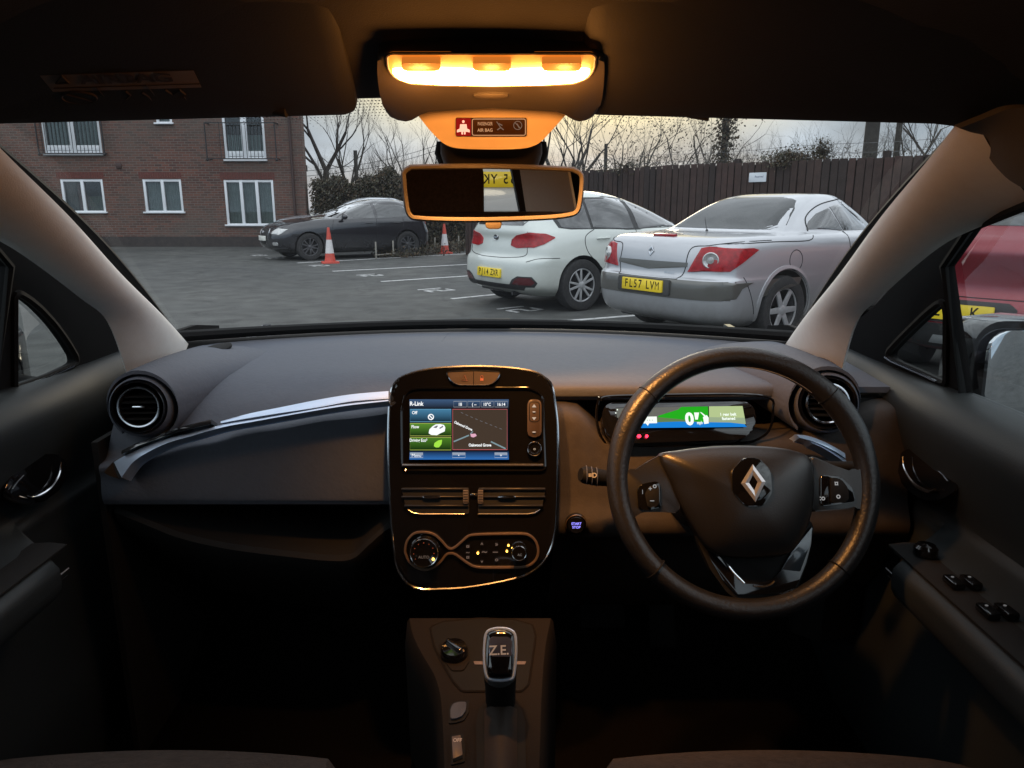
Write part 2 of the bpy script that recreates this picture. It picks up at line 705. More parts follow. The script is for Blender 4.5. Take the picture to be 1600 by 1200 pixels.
class Car:
    def __init__(s, name, label, cat, loc, heading, levels, pmat, wb, arch=0.35, track=0.78, wr=0.315, sub=4, group=None, rim_spokes=10, rim_mat=None, drop_arch=()):
        s.root = thing(name, label, cat, (loc[0], loc[1], 0), -R(heading), group)
        s.M = Matrix.Translation(V((loc[0], loc[1], 0))) @ Matrix.Rotation(-R(heading), 4, 'Z')
        s.Mi = s.M.inverted()
        s.paint = pmat
        lv = crm(levels, sub)
        rings = [outline(q) for q in lv]
        mb = MB()
        mb.loft(rings, pmat)
        me_v, me_f = [v.copy() for v in mb.v], list(mb.f)
        s.bvh = BVHTree.FromPolygons(me_v, [f for f in me_f])
        body = mb.build('body', s.root, sharp=50)
        body.data.materials.append(M_ARCH)
        # cut the wheel wells
        cb = MB()
        for y in (0, wb):
            for sg in (-1, 1):
                cb.lathe([(arch, 0.0), (arch, 0.5)], (sg * 0.58, y, wr + 0.015), (sg, 0, 0), M_ARCH, 40, caps=True)
        cut = cb.build('cut', s.root)
        md = body.modifiers.new('b', 'BOOLEAN')
        md.operation = 'DIFFERENCE'
        md.object = cut
        md.solver = 'EXACT'
        try:
            md.material_mode = 'TRANSFER'
        except Exception:
            pass
        for solver in ('EXACT', 'FAST'):
            md.solver = solver
            bpy.context.view_layer.update()
            dg = bpy.context.evaluated_depsgraph_get()
            new = bpy.data.meshes.new_from_object(body.evaluated_get(dg))
            if len(new.vertices) != len(body.data.vertices):
                break
        body.modifiers.clear()
        body.data = new
        new.set_sharp_from_angle(angle=R(42))
        bpy.data.objects.remove(cut)
        s.body = body
        s.wb, s.wr, s.track = wb, wr, track
        s.wheels(rim_spokes, rim_mat or M_ALLOY)

    def wheels(s, spokes, rm):
        r = s.wr
        for y in (0, s.wb):
            for sg in (-1, 1):
                c = V((sg * s.track, y, r))
                t = MB()
                k = r / 0.315
                prof = [(0.2, -.09), (.275, -.1), (.305, -.092), (.315, -.06), (.315, .06), (.305, .092), (.275, .1), (.21, .088), (.2, .06), (.2, -.09)]
                ax = (sg, 0, 0)
                rings = []
                mm = MB()
                n = 40
                x = V((0, 1, 0))
                yv = V((sg, 0, 0)).cross(x)
                for pr, ph in prof:
                    rings.append([c + V((sg, 0, 0)) * ph + (x * math.cos(2 * math.pi * j / n) + yv * math.sin(2 * math.pi * j / n)) * pr * k for j in range(n)])
                t.loft(rings, M_TYRE, True, False)
                wh = t.build('wheel', s.root)
                q = MB()
                q.lathe([(.2 * k, .055), (.185 * k, .04), (.17 * k, -.02), (.03, -.03)], c, ax, M_BLKPL, 32)
                q.tube([c + V((sg * .072, 0, 0)) + (x * math.cos(a) + yv * math.sin(a)) * .198 * k for a in [2 * math.pi * j / 40 for j in range(40)]], .009, rm, 6, True)
                for j in range(spokes):
                    a = 2 * math.pi * (j if spokes < 8 else j // 2 * 2 + (0.62 if j % 2 == 0 else 1.38)) / spokes
                    d = x * math.cos(a) + yv * math.sin(a)
                    e_ = V((sg, 0, 0)).cross(d)
                    w0 = .016 if spokes >= 8 else .03
                    pts = [c + V((sg * .058, 0, 0)) + d * .03 + e_ * w0, c + V((sg * .058, 0, 0)) + d * .03 - e_ * w0,
                           c + V((sg * .066, 0, 0)) + d * .196 * k - e_ * w0 * .8, c + V((sg * .066, 0, 0)) + d * .196 * k + e_ * w0 * .8]
                    q.ext(pts, V((sg * .014, 0, 0)), rm, .003)
                q.lathe([(.045, .05), (.045, .075), (.03, .082), (0.002, .083)], c, ax, rm, 20)
                for j in range(5):
                    a = 2 * math.pi * j / 5
                    q.ball(c + V((sg * .076, 0, 0)) + (x * math.cos(a) + yv * math.sin(a)) * .03, .006, M_BLKPL, 6)
                q.build('rim', wh)

    # ---- surface features
    def cast_px(s, u, v):
        o = s.Mi @ CAM
        d = (s.Mi.to_3x3() @ ray(u, v)).normalized()
        h = s.bvh.ray_cast(o, d)
        if h[0] is None:
            h = s.bvh.find_nearest(o + d * ((-o).dot(d)))
            h = (h[0], h[1], h[2])
        return h[0], -d

    def cast(s, mode, a, b):
        if mode == 'px':
            return s.cast_px(a, b)
        sg = -1 if mode[0] == '-' else 1
        md = mode.strip('-')
        if md == 'side':
            o, d = V((sg * 3, a, b)), V((-sg, 0, 0))
        elif md == 'rear':
            o, d = V((a * sg, -4, b)), V((0, 1, 0))
        elif md == 'front':
            o, d = V((a * sg, 8, b)), V((0, -1, 0))
        elif md == 'top':
            o, d = V((a * sg, b, 4)), V((0, 0, -1))
        elif md == 'rq':         # seen from behind and to the side
            d = V((-sg * 0.7, 0.714, 0))
            o = V((sg * a * 0.714, a * 0.7, b)) - d * 4
        h = s.bvh.ray_cast(o, d)
        if h[0] is None:
            h = s.bvh.find_nearest(o + d * (-o.dot(d) if md != 'side' else 2.2))
        return h[0], -d

    def patch(s, mb, poly, mode, m, off=0.004, nr=12, nc=10, mirror=False, deep=0.012):
        if mirror == 'both':
            s.patch(mb, poly, mode, m, off, nr, nc, False, deep)
            return s.patch(mb, poly, mode, m, off, nr, nc, True, deep)
        ys = [p[1] for p in poly]
        y0, y1 = min(ys), max(ys)
        rows = []
        for i in range(nr + 1):
            y = lerp(y0, y1, min(max(i / nr, 0.004), 0.996))
            xs = []
            for (ax, ay), (bx, by) in zip(poly, poly[1:] + poly[:1]):
                if (ay - y) * (by - y) <= 0 and ay != by:
                    xs.append(ax + (bx - ax) * (y - ay) / (by - ay))
            if len(xs) < 2:
                continue
            xa, xb = min(xs), max(xs)
            row = []
            for j in range(nc + 1):
                x = lerp(xa, xb, j / nc)
                h, n = s.cast(mode, x, y)
                row.append((h + n * off, n))
            rows.append(row)
        if mirror:
            rows = [[(V((-p.x, p.y, p.z)), V((-n.x, n.y, n.z))) for p, n in r_] for r_ in rows]
        top = [[p for p, n in r_] for r_ in rows]
        bot = [[p - n * deep for p, n in r_] for r_ in rows]
        a, b = len(top), len(top[0])
        vs = [p for r_ in top for p in r_] + [p for r_ in bot for p in r_]
        o = a * b
        fs = []
        for i in range(a - 1):
            for j in range(b - 1):
                fs.append((i * b + j, i * b + j + 1, (i + 1) * b + j + 1, (i + 1) * b + j))
        for i in range(a - 1):
            for j in (0, b - 1):
                fs.append((i * b + j, (i + 1) * b + j, (i + 1) * b + j + o, i * b + j + o))
        for j in range(b - 1):
            for i in (0, a - 1):
                fs.append((i * b + j, i * b + j + 1, i * b + j + 1 + o, i * b + j + o))
        mb.add(vs, fs, m)
        return mb

    def line(s, mb, pts, mode, m, r=0.004, off=0.0, n=8, mirror=False, both=False):
        pts = crm(pts, n)
        path = []
        for a, b in pts:
            h, nn = s.cast(mode, a, b)
            path.append(h + nn * off)
        if not mirror or both:
            mb.tube(path, r, m, 5)
        if mirror or both:
            mb.tube([V((-p.x, p.y, p.z)) for p in path], r, m, 5)
        return mb

    def part(s, name, poly, mode, m, **kw):
        mb = MB()
        s.patch(mb, poly, mode, m, **kw)
        return mb.build(name, s.root, sharp=60)

    def plate(s, txt, y, z, tilt, m, x=0.0, front=False, bold=0.015, nodes=None, yaw=0.0):
        """a standard 520 x 111 mm plate"""
        sg = 1 if front else -1
        fx = V((-math.cos(yaw) if front else math.cos(yaw), math.sin(yaw) * (1 if not front else -1), 0))
        fr = Fr((x, y, z), fx, (0, -sg * math.sin(tilt), math.cos(tilt)))
        mb = MB()
        mb.ext([fr.pt(a, b, -0.02) for a, b in rrect(.52, .111, .01)], fr.n * .024, m, .001)
        # glyphs set at even pitch like the real font
        n = len(txt)
        pitch = .0605
        tot = sum(pitch if c != ' ' else .036 for c in txt)
        xx = -tot / 2
        for c in txt:
            w = pitch if c != ' ' else .036
            if c != ' ':
                wsc = 0.80 if c not in '1IJ' else 0.9
                mb.text(c, fr, xx + w / 2, 0.0, .108, M_BLACK, wsc * (.86 if c == 'M' else 1), 0.0 if c in 'MW' else bold, 0.004)
            xx += w
        o = mb.build('number_plate', s.root)
        o['label'] = 'number plate reading ' + txt
        return o


def LV(rows):
    """rows: z, yr, yf, w, rr, rf, bow_r, bow_f, taper"""
    return [tuple(float(x) for x in r_) for r_ in rows]
# ------------------------------------------------------------------ white hatchback (five-door)
P_WHITE = paint('white_paint', (0.62, 0.655, 0.61), 0.0, 0.22, (0.34, 0.33, 0.28), 0.5, 0.6)
kia = Car('white_hatchback', 'white five-door hatchback with yellow plate PJ14 ZXR, parked left of the silver coupe', 'car',
          KIA_POS[:2], KIA_POS[2], LV([
              (0.19, -.55, 3.30, .78, .25, .35, .05, .2, .05),
              (0.27, -.74, 3.42, .85, .30, .40, .10, .2, .04),
              (0.36, -.805, 3.48, .875, .32, .42, .12, .22, .035),
              (0.52, -.81, 3.50, .885, .32, .42, .12, .22, .035),
              (0.62, -.79, 3.50, .89, .30, .42, .12, .22, .035),
              (0.68, -.74, 3.46, .89, .28, .40, .12, .22, .04),
              (0.78, -.72, 3.36, .887, .26, .38, .12, .24, .05),
              (0.88, -.70, 3.05, .875, .26, .36, .12, .3, .06),
              (0.95, -.71, 2.60, .855, .26, .34, .12, .35, .07),
              (1.00, -.70, 2.12, .83, .26, .34, .12, .40, .08),
              (1.08, -.66, 1.90, .79, .26, .34, .12, .40, .09),
              (1.20, -.58, 1.62, .735, .26, .34, .12, .40, .10),
              (1.32, -.47, 1.28, .67, .26, .34, .10, .38, .10),
              (1.40, -.30, .98, .60, .25, .30, .08, .33, .09),
              (1.445, -.08, .74, .50, .24, .26, .06, .25, .07),
              (1.465, .25, .55, .28, .12, .12, .02, .1, .03)]),
          P_WHITE, 2.65, arch=.352, wr=.318, rim_spokes=10)
k = kia
SW = [(-.30, 1.01), (-.05, .985), (.9, .975), (1.98, 1.00), (1.50, 1.27), (1.05, 1.375), (.5, 1.395), (.05, 1.375), (-.22, 1.27), (-.34, 1.12)]
side = MB()
for sg in (False, True):
    k.patch(side, SW, 'side', M_BLKPL, off=.002, nr=22, nc=22, mirror=sg)
side.build('window_surround', k.root, sharp=60)
for poly in ([(-.26, 1.02), (-.05, 1.005), (.16, 1.0), (.13, 1.35), (-.05, 1.34), (-.2, 1.24), (-.29, 1.12)],
             [(.20, 1.0), (.86, .995), (.84, 1.375), (.5, 1.378), (.17, 1.352)],
             [(.95, .995), (1.86, 1.015), (1.45, 1.26), (1.08, 1.352), (.93, 1.37)]):
    for mir in (False, True):
        k.part('side_window', poly, 'side', M_CARGLASS, off=.005, nr=16, nc=14, mirror=mir)
k.part('rear_window', [(-.50, 1.04), (.50, 1.04), (.56, 1.12), (.46, 1.33), (-.46, 1.33), (-.56, 1.12)], 'rear', M_CARGLASS, nr=10, nc=20)
sp = MB()
sp.ext([V((x, y, 1.405)) for x, y in rpoly([(-.56, -.08), (-.54, -.46), (.54, -.46), (.56, -.08)], .08)], V((0, -.03, .03)), P_WHITE, .008)
sp.build('roof_spoiler', k.root)
k.part('windscreen', [(-.62, 1.04), (.62, 1.04), (.5, 1.36), (-.5, 1.36)], 'front', M_CARGLASS, nr=12, nc=20)
for mir in (False, True):
    k.part('tail_lamp', [(.10, .845), (.155, .80), (.40, .775), (.66, .80), (.86, .895), (.70, .955), (.50, .965), (.16, .905)] if False else
           [(-.26, .80), (-.18, .775), (.04, .78), (.19, .83), (.32, .905), (.19, .955), (.0, .965), (-.18, .925), (-.25, .87)], 'rq', M_LAMPRED, off=.010, nr=14, nc=16, mirror=mir)
    k.part('reflector', [(-.22, .34), (.04, .34), (.09, .375), (.03, .43), (-.12, .43), (-.18, .40)], 'rq', mat('reflector_dark', (.09, .012, .015), .25, coat=.8), off=.006, mirror=mir)
    k.part('fog_surround', [(-.27, .315), (.08, .315), (.12, .37), (.05, .445), (-.14, .445), (-.22, .40)], 'rq', M_BLKPL, off=.003, mirror=mir)
low = MB()
k.patch(low, [(-.60, .27), (.60, .27), (.66, .315), (.60, .335), (.3, .33), (-.3, .33), (-.60, .335), (-.66, .315)], 'rear', M_BLKPL, off=.006, nr=6, nc=24)
low.build('bumper_insert', k.root)
g = MB()
k.line(g, [(-.60, .97), (-.62, .80), (-.60, .69), (-.3, .655), (0, .65), (.3, .655), (.60, .69), (.62, .80), (.60, .97)], 'rear', M_GAP, .0048)
for mr_ in (False, True):
    k.line(g, [(.20, .99), (.05, .90), (.08, .72), (.30, .52), (.42, .36), (.5, .27)], 'side', M_GAP, .0048, mirror=mr_)
    k.line(g, [(.89, 1.0), (.90, .7), (.90, .28)], 'side', M_GAP, .0048, mirror=mr_)
    k.line(g, [(1.98, 1.0), (2.0, .7), (1.95, .28)], 'side', M_GAP, .0048, mirror=mr_)
    k.line(g, [(.5, .27), (1.2, .24), (1.95, .27)], 'side', M_GAP, .0048, mirror=mr_)
    k.line(g, [(-.72, .62), (-.6, .66), (-.35, .66)], 'side', M_GAP, .0042, mirror=mr_)
g.build('panel_gap', k.root)
for sg in (-1, 1):
    for y in (.33, 1.12):
        h, _ = k.cast('side', y, .885)
        hb = MB()
        hb.tube([V((sg * (h.x + .002), y - .1, .88)), V((sg * (h.x + .028), y - .07, .885)), V((sg * (h.x + .028), y + .07, .888)), V((sg * (h.x + .002), y + .1, .886))], .011, P_WHITE, 8)
        hb.build('door_handle', k.root)
    h, _ = k.cast('side', 1.82, 1.0)
    mm = MB()
    mm.ball((sg * (h.x + .12), 2.02, 1.0), (.10, .07, .06), P_WHITE, 14)
    mm.tube([V((sg * h.x, 2.02, .97)), V((sg * (h.x + .1), 2.02, .98))], .02, M_BLKPL)
    mm.build('door_mirror', k.root)
bd = MB()
h, _ = k.cast('rear', 0, .89)
fr = Fr(h + V((0, -.004, 0)), (1, 0, 0), (0, .12, 1))
bd.lathe([(.052, -.01), (.052, .003), (.047, .006), (.002, .006)], h, (0, -1, .1), M_BLKPL, 24, 1.0, .62, (1, 0, 0))
bd.tube([fr.pt(.05 * math.cos(a), .031 * math.sin(a), .007) for a in [2 * math.pi * i / 24 for i in range(24)]], .003, M_CHROME, 5, True)
bd.text('KIA', fr, 0, 0, .036, M_CHROME, 1.1, .01, .008)
bd.build('badge', k.root)
h, _ = k.cast('rear', .40, .76)
bd = MB()
h2, _ = k.cast('rear', 0, .42)
k.plate('PJ14 ZXR', h2.y - .012, .46, .06, M_PLATE)
ex = MB()
ex.box((-.2, -.55, .24), (.5, .2, .06), M_BLKPL, bev=.02)
ex.tube([V((.35, -.3, .22)), V((.35, -.70, .22))], .025, M_BLKPL, 10)
ex.build('rear_silencer', k.root)
an = MB()
an.tube([V((0, -.02, 1.43)), V((0, -.22, 1.55))], .004, M_BLKPL, 5)
an.build('roof_aerial', k.root)

# ------------------------------------------------------------------ silver coupe-cabriolet
P_SILVER = paint('silver_paint', (0.47, 0.48, 0.50), 0.45, 0.30, (0.20, 0.185, 0.155), 0.55, 0.55)
P_CHAMP = paint('bumper_band_grey', (0.115, 0.112, 0.10), 0.35, 0.34, (0.2, 0.19, 0.17), 0.4, 0.5)
meg = Car('silver_coupe', 'silver coupe-cabriolet with yellow plate FL57 LVM parked between the white hatchback and the red car', 'car',
          MEG_POS[:2], MEG_POS[2], LV([
              (0.19, -.70, 3.10, .78, .30, .35, .06, .2, .05),
              (0.26, -.90, 3.25, .85, .34, .40, .12, .2, .04),
              (0.36, -.965, 3.33, .88, .36, .42, .14, .22, .035),
              (0.50, -.985, 3.37, .888, .36, .42, .14, .22, .035),
              (0.615, -.975, 3.37, .888, .34, .42, .14, .22, .035),
              (0.66, -.925, 3.35, .887, .32, .42, .14, .22, .04),
              (0.78, -.91, 3.27, .883, .30, .38, .14, .24, .045),
              (0.90, -.875, 2.95, .872, .30, .36, .14, .3, .05),
              (0.965, -.82, 2.55, .855, .30, .36, .14, .35, .055),
              (0.995, -.72, 2.25, .835, .30, .34, .14, .38, .06),
              (1.012, -.45, 2.08, .81, .28, .34, .14, .40, .07),
              (1.03, -.08, 2.00, .785, .22, .34, .16, .40, .08),
              (1.08, .10, 1.90, .755, .20, .34, .20, .40, .09),
              (1.17, .32, 1.72, .705, .20, .34, .24, .40, .10),
              (1.27, .60, 1.50, .64, .22, .34, .28, .38, .10),
              (1.345, .88, 1.30, .55, .26, .28, .26, .28, .09),
              (1.385, 1.02, 1.20, .36, .09, .09, .1, .1, .05)]) if False else LV([
              (0.19, -.70, 3.10, .78, .30, .35, .06, .2, .05),
              (0.26, -.90, 3.25, .85, .34, .40, .12, .2, .04),
              (0.36, -.965, 3.33, .88, .36, .42, .14, .22, .035),
              (0.50, -.985, 3.37, .888, .36, .42, .14, .22, .035),
              (0.615, -.975, 3.37, .888, .34, .42, .14, .22, .035),
              (0.66, -.925, 3.35, .887, .32, .42, .14, .22, .04),
              (0.78, -.91, 3.27, .883, .30, .38, .14, .24, .045),
              (0.90, -.875, 2.95, .872, .30, .36, .14, .3, .05),
              (0.965, -.82, 2.55, .855, .30, .36, .14, .35, .055),
              (0.995, -.72, 2.25, .835, .30, .34, .14, .38, .06),
              (1.012, -.45, 2.12, .81, .28, .34, .14, .40, .07),
              (1.03, -.12, 2.06, .785, .22, .34, .12, .40, .08),
              (1.08, .02, 2.00, .765, .20, .34, .12, .40, .09),
              (1.17, .18, 1.88, .725, .20, .34, .12, .40, .10),
              (1.27, .38, 1.70, .675, .22, .34, .12, .38, .10),
              (1.345, .58, 1.54, .61, .24, .30, .12, .32, .08),
              (1.385, .78, 1.42, .50, .20, .20, .08, .20, .05),
              (1.400, .94, 1.28, .24, .08, .08, .02, .04, .02)]),
          P_SILVER, 2.52, arch=.365, wr=.322, rim_spokes=6)
k = meg
for mir in (False, True):
    k.part('rear_side_window', [(.42, 1.045), (.98, 1.035), (.86, 1.255), (.66, 1.20), (.50, 1.12)], 'side', M_CARGLASS, off=.004, nr=12, nc=10, mirror=mir)
    k.part('side_window', [(1.00, 1.035), (1.96, 1.035), (1.80, 1.15), (1.58, 1.265), (1.32, 1.315), (.88, 1.27)], 'side', M_CARGLASS, off=.004, nr=16, nc=16, mirror=mir)
    k.part('tail_lamp', [(.46, .70), (.95, .70), (1.10, .80), (1.20, .905), (1.02, .925), (.66, .925), (.58, .90), (.50, .80)] if False else
           [(-.30, .695), (.05, .705), (.16, .78), (.33, .900), (.2, .918), (-.12, .925), (-.19, .91), (-.25, .80)], 'rq', M_LAMPRED, off=.012, nr=14, nc=16, mirror=mir)
for sg in (1, -1):
    h, n_ = k.cast('rq' if sg > 0 else '-rq', -.11, .805)
    lp = MB()
    ax = V((sg * .55, -.84, 0.0))
    lp.lathe([(.072, -.02), (.072, .016), (.064, .020), (.056, .014), (.03, .012), (.028, .022), (.002, .024)], h, ax, M_LAMPCLR, 28)
    lp.build('reversing_lamp', k.root)
k.part('rear_window', [(-.60, 1.055), (.60, 1.055), (.66, 1.09), (.57, 1.24), (.47, 1.335), (.30, 1.362), (-.30, 1.362), (-.47, 1.335), (-.57, 1.24), (-.66, 1.09)], 'rear', M_CARGLASS_DUSTY, off=.005, nr=16, nc=24)
k.part('windscreen', [(-.62, 1.07), (.62, 1.07), (.5, 1.33), (-.5, 1.33)], 'front', M_CARGLASS, nr=12, nc=20)
bb = MB()
k.patch(bb, [(-.99, .47), (-.60, .465), (.60, .465), (.99, .47), (1.02, .55), (1.10, .625), (.70, .632), (-.70, .632), (-1.10, .625), (-1.02, .55)] if False else
        [(-.86, .455), (.86, .455), (.88, .55), (.88, .625), (-.88, .625), (-.88, .55)], 'rear', P_CHAMP, off=.006, nr=8, nc=40)
for mir in (False, True):
    k.patch(bb, [(-.62, .56), (-.45, .615), (-.62, .622), (-.80, .625), (-.80, .455), (-.68, .47)], 'side', P_CHAMP, off=.006, nr=10, nc=10, mirror=mir)
bb.build('bumper_band', k.root)
hh = MB()
k.patch(hh, [(-.44, .735), (-.1, .705), (0, .695), (.1, .705), (.44, .735), (.44, .775), (-.44, .775)], 'rear', P_CHAMP, off=.004, nr=6, nc=20)
hh.build('boot_strip', k.root)
hb_ = MB()
hh_, _ = k.cast('top', 0, -.70)
hb_.box((0, -.715, hh_.z + .006), (.27, .045, .024), M_LAMPRED, Matrix.Rotation(R(12), 3, 'X'), .006)
hb_.build('high_brake_lamp', k.root)
g = MB()
k.line(g, [(-.82, .97), (-.60, .93), (-.44, .90), (-.42, .72), (-.38, .64), (-.3, .625), (.3, .625), (.38, .64), (.42, .72), (.44, .90), (.60, .93), (.82, .97)], 'rear', M_GAP, .0048)
for mr_ in (False, True):
    k.line(g, [(-.74, .945), (-.2, .955), (.30, .955), (.42, 1.0)], 'side', M_GAP, .0048, mirror=mr_)
    k.line(g, [(.98, 1.03), (1.0, .8), (.98, .5), (.9, .25)], 'side', M_GAP, .0048, mirror=mr_)
    k.line(g, [(2.05, .98), (2.1, .7), (2.05, .28)], 'side', M_GAP, .0048, mirror=mr_)
    k.line(g, [(.9, .25), (1.5, .22), (2.05, .28)], 'side', M_GAP, .0048, mirror=mr_)
    k.line(g, [(-.60, .66), (-.50, .5), (-.42, .32)], 'side', M_GAP, .0042, mirror=mr_)
    k.line(g, [(.44, 1.04), (.52, 1.17), (.84, 1.30), (1.30, 1.34), (1.64, 1.28), (2.02, 1.04)], 'side', M_GAP, .006, off=.002, mirror=mr_)
k.line(g, [(.97 + 0, 0)], 'side', M_GAP) if False else None
cx_, cz_ = .12, .78
k.line(g, [(cx_ + .095 * math.cos(a), cz_ + .095 * math.sin(a)) for a in [2 * math.pi * i / 14 for i in range(15)]], 'side', M_GAP, .0042, n=3)
g.build('panel_gap', k.root)
for mr_ in (False, True):
    for y0 in (0, 2.52):
        ar = MB()
        pts = [(y0 + .385 * math.cos(a), .337 + .385 * math.sin(a)) for a in [R(-12 + 204 * i / 16) for i in range(17)]]
        k.line(ar, pts, 'side', P_SILVER, .026, off=-.012, n=2, mirror=mr_)
        ar.build('arch_flare', k.root)
for sg in (-1, 1):
    h, _ = k.cast('side', 1.18, .87)
    hb = MB()
    hb.tube([V((sg * (h.x + .002), 1.08, .868)), V((sg * (h.x + .028), 1.11, .873)), V((sg * (h.x + .028), 1.24, .876)), V((sg * (h.x + .002), 1.27, .874))], .011, M_CHROME, 8)
    hb.build('door_handle', k.root)
    mm = MB()
    mm.ball((sg * .95, 1.86, 1.02), (.10, .07, .06), P_SILVER, 14)
    mm.tube([V((sg * .8, 1.86, .98)), V((sg * .9, 1.86, 1.0))], .02, M_BLKPL)
    mm.build('door_mirror', k.root)
h, _ = k.cast('rear', 0, .86)
fr = Fr(h + V((0, -.002, 0)), (1, 0, 0), (0, .14, 1))
bd = MB()
ou = [(0, .05), (.036, 0), (0, -.05), (-.036, 0)]
for i in range(4):
    a, b = V(ou[i]), V(ou[(i + 1) % 4])
    bd.ext([fr.pt(*p, 0) for p in (a, b, b * .52, a * .52)], fr.n * .008, M_CHROME, .002)
bd.build('badge', k.root)['label'] = 'chrome diamond badge on the boot lid'
bd = MB()
bd.text('MEGANE', fr, 0, -.085, .042, M_CHROME, 1.05, 0, .003)
bd.build('lettering', k.root)
bd = MB()
h, _ = k.cast('rear', .2, .675)
fr2 = Fr(h + V((0, -.002, 0)), (1, .03, 0), (0, .1, 1))
bd.text('RENAULT', fr2, .06, 0, .026, M_CHROME, 1.1, .01, .003)
bd.build('lettering', k.root)
h2, _ = k.cast('rear', 0, .54)
rc = MB()
frp = Fr((0, h2.y - .006, .545), (1, 0, 0), (0, .02, 1))
rc.ext([frp.pt(a, b, -.02) for a, b in rrect(.66, .145, .02)], frp.n * .022, mat('recess_grey', (.05, .05, .048), .6), .003)
rc.build('plate_recess', k.root)
k.plate('FL57 LVM', h2.y - .018, .55, .02, M_PLATE)
an = MB()
an.tube([V((0, -.12, 1.03)), V((0, -.16, 1.16))], .003, M_BLKPL, 5)
an.lathe([(.018, 0), (.012, .02), (.003, .03)], (0, -.12, 1.02), (0, 0, 1), M_BLKPL, 10)
an.build('boot_aerial', k.root)
ex = MB()
ex.box((-.1, -.6, .24), (.9, .3, .09), M_BLKPL, bev=.03)
ex.build('rear_silencer', k.root)

# ------------------------------------------------------------------ black hatchback facing us on the left
P_BLACKCAR = paint('black_paint', (0.014, 0.014, 0.018), 0.1, 0.16, (0.06, 0.058, 0.056), 0.35, 0.6)
A3LV = LV([
    (0.19, -.50, 3.18, .78, .25, .35, .05, .2, .05),
    (0.27, -.70, 3.34, .85, .30, .42, .10, .2, .04),
    (0.36, -.76, 3.42, .872, .32, .44, .12, .22, .035),
    (0.52, -.77, 3.44, .88, .32, .44, .12, .24, .035),
    (0.64, -.76, 3.42, .882, .30, .44, .12, .26, .035),
    (0.74, -.72, 3.36, .88, .28, .42, .12, .28, .045),
    (0.82, -.70, 3.27, .872, .26, .40, .12, .30, .055),
    (0.90, -.68, 3.02, .86, .26, .36, .12, .35, .06),
    (0.96, -.64, 2.62, .84, .26, .34, .12, .40, .07),
    (0.995, -.61, 2.24, .82, .26, .34, .12, .40, .08),
    (1.06, -.58, 1.98, .78, .26, .34, .12, .40, .09),
    (1.18, -.52, 1.58, .72, .26, .34, .12, .40, .10),
    (1.30, -.40, 1.24, .65, .26, .34, .10, .38, .10),
    (1.375, -.24, 1.0, .58, .25, .30, .08, .33, .09),
    (1.42, -.06, .80, .46, .20, .22, .06, .22, .06),
    (1.438, .16, .62, .22, .06, .06, .02, .03, .02)])
aud = Car('black_hatchback', 'black hatchback parked nose out beside the brick block, behind the traffic cone', 'car', AUD_POS[:2], AUD_POS[2], A3LV,
          P_BLACKCAR, 2.58, arch=.352, wr=.32, rim_spokes=10, rim_mat=mat('alloy_dark_grey', (.10, .10, .105), .45, .6))
k = aud


def hatch_glass(k, sw=None):
    for poly in ([(-.18, 1.02), (.22, .985), (.80, .98), (.79, 1.325), (.30, 1.32), (-.02, 1.25)],
                 [(.88, .98), (1.86, .985), (1.50, 1.16), (1.10, 1.29), (.87, 1.325)]):
        for mir in (False, True):
            k.part('side_window', poly, 'side', M_CARGLASS, off=.004, nr=16, nc=14, mirror=mir)
    k.part('rear_window', [(-.50, 1.03), (.50, 1.03), (.55, 1.1), (.46, 1.30), (-.46, 1.30), (-.55, 1.1)], 'rear', M_CARGLASS, nr=10, nc=20)
    k.part('windscreen', [(-.66, 1.01), (.66, 1.01), (.64, 1.08), (.5, 1.325), (-.5, 1.325), (-.64, 1.08)], 'front', M_CARGLASS, off=.004, nr=14, nc=22)


def gaps_front(k, wb, extra=True):
    g = MB()
    for mr_ in (False, True):
        k.line(g, [(.84, .98), (.85, .7), (.82, .27)], 'side', M_GAP, .004, mirror=mr_)
        k.line(g, [(1.95, .95), (2.0, .7), (1.92, .27)], 'side', M_GAP, .004, mirror=mr_)
        k.line(g, [(.45, .27), (1.2, .24), (1.92, .27)], 'side', M_GAP, .004, mirror=mr_)
        k.line(g, [(.10, 1.0), (.12, .78), (.38, .5), (.45, .27)], 'side', M_GAP, .004, mirror=mr_)
    k.line(g, [(-.70, .99), (-.72, .85), (-.60, .755), (0, .735), (.60, .755), (.72, .85), (.70, .99)], 'front', M_GAP, .004)
    g.build('panel_gap', k.root)


hatch_glass(k)
gaps_front(k, 2.58)
for mir in (False, True):
    k.part('headlamp', [(.44, .62), (.70, .61), (.76, .66), (.79, .75), (.62, .765), (.46, .70)], 'front', M_LAMPCLR, off=.006, nr=8, nc=14, mirror=mir)
    k.part('fog_lamp', [(.54, .36), (.66, .36), (.68, .40), (.66, .44), (.54, .44), (.52, .40)], 'front', M_LAMPCLR, off=.004, nr=8, nc=8, mirror=mir)
    k.part('tail_lamp', [(-.24, .78), (-.04, .76), (.12, .82), (.18, .90), (.02, .94), (-.18, .90)], 'rq', M_LAMPRED, off=.008, mirror=mir)
k.part('grille', [(-.22, .38), (.22, .38), (.30, .60), (.28, .74), (-.28, .74), (-.30, .60)], 'front', mat('grille_black', (.01, .01, .01), .4, bump=(60, .5, .01)), off=.003, nr=10, nc=10)
gc = MB()
k.line(gc, [(-.22, .38), (-.31, .60), (-.28, .745), (0, .755), (.28, .745), (.31, .60), (.22, .38)], 'front', M_CHROME, .006, off=.003)
k.line(gc, [(-.78, .30), (-.4, .285), (.4, .285), (.78, .30)], 'front', M_CHROME, .003, off=.002)
gc.build('grille_frame', k.root)
rg = MB()
hg, _ = k.cast('front', 0, .67)
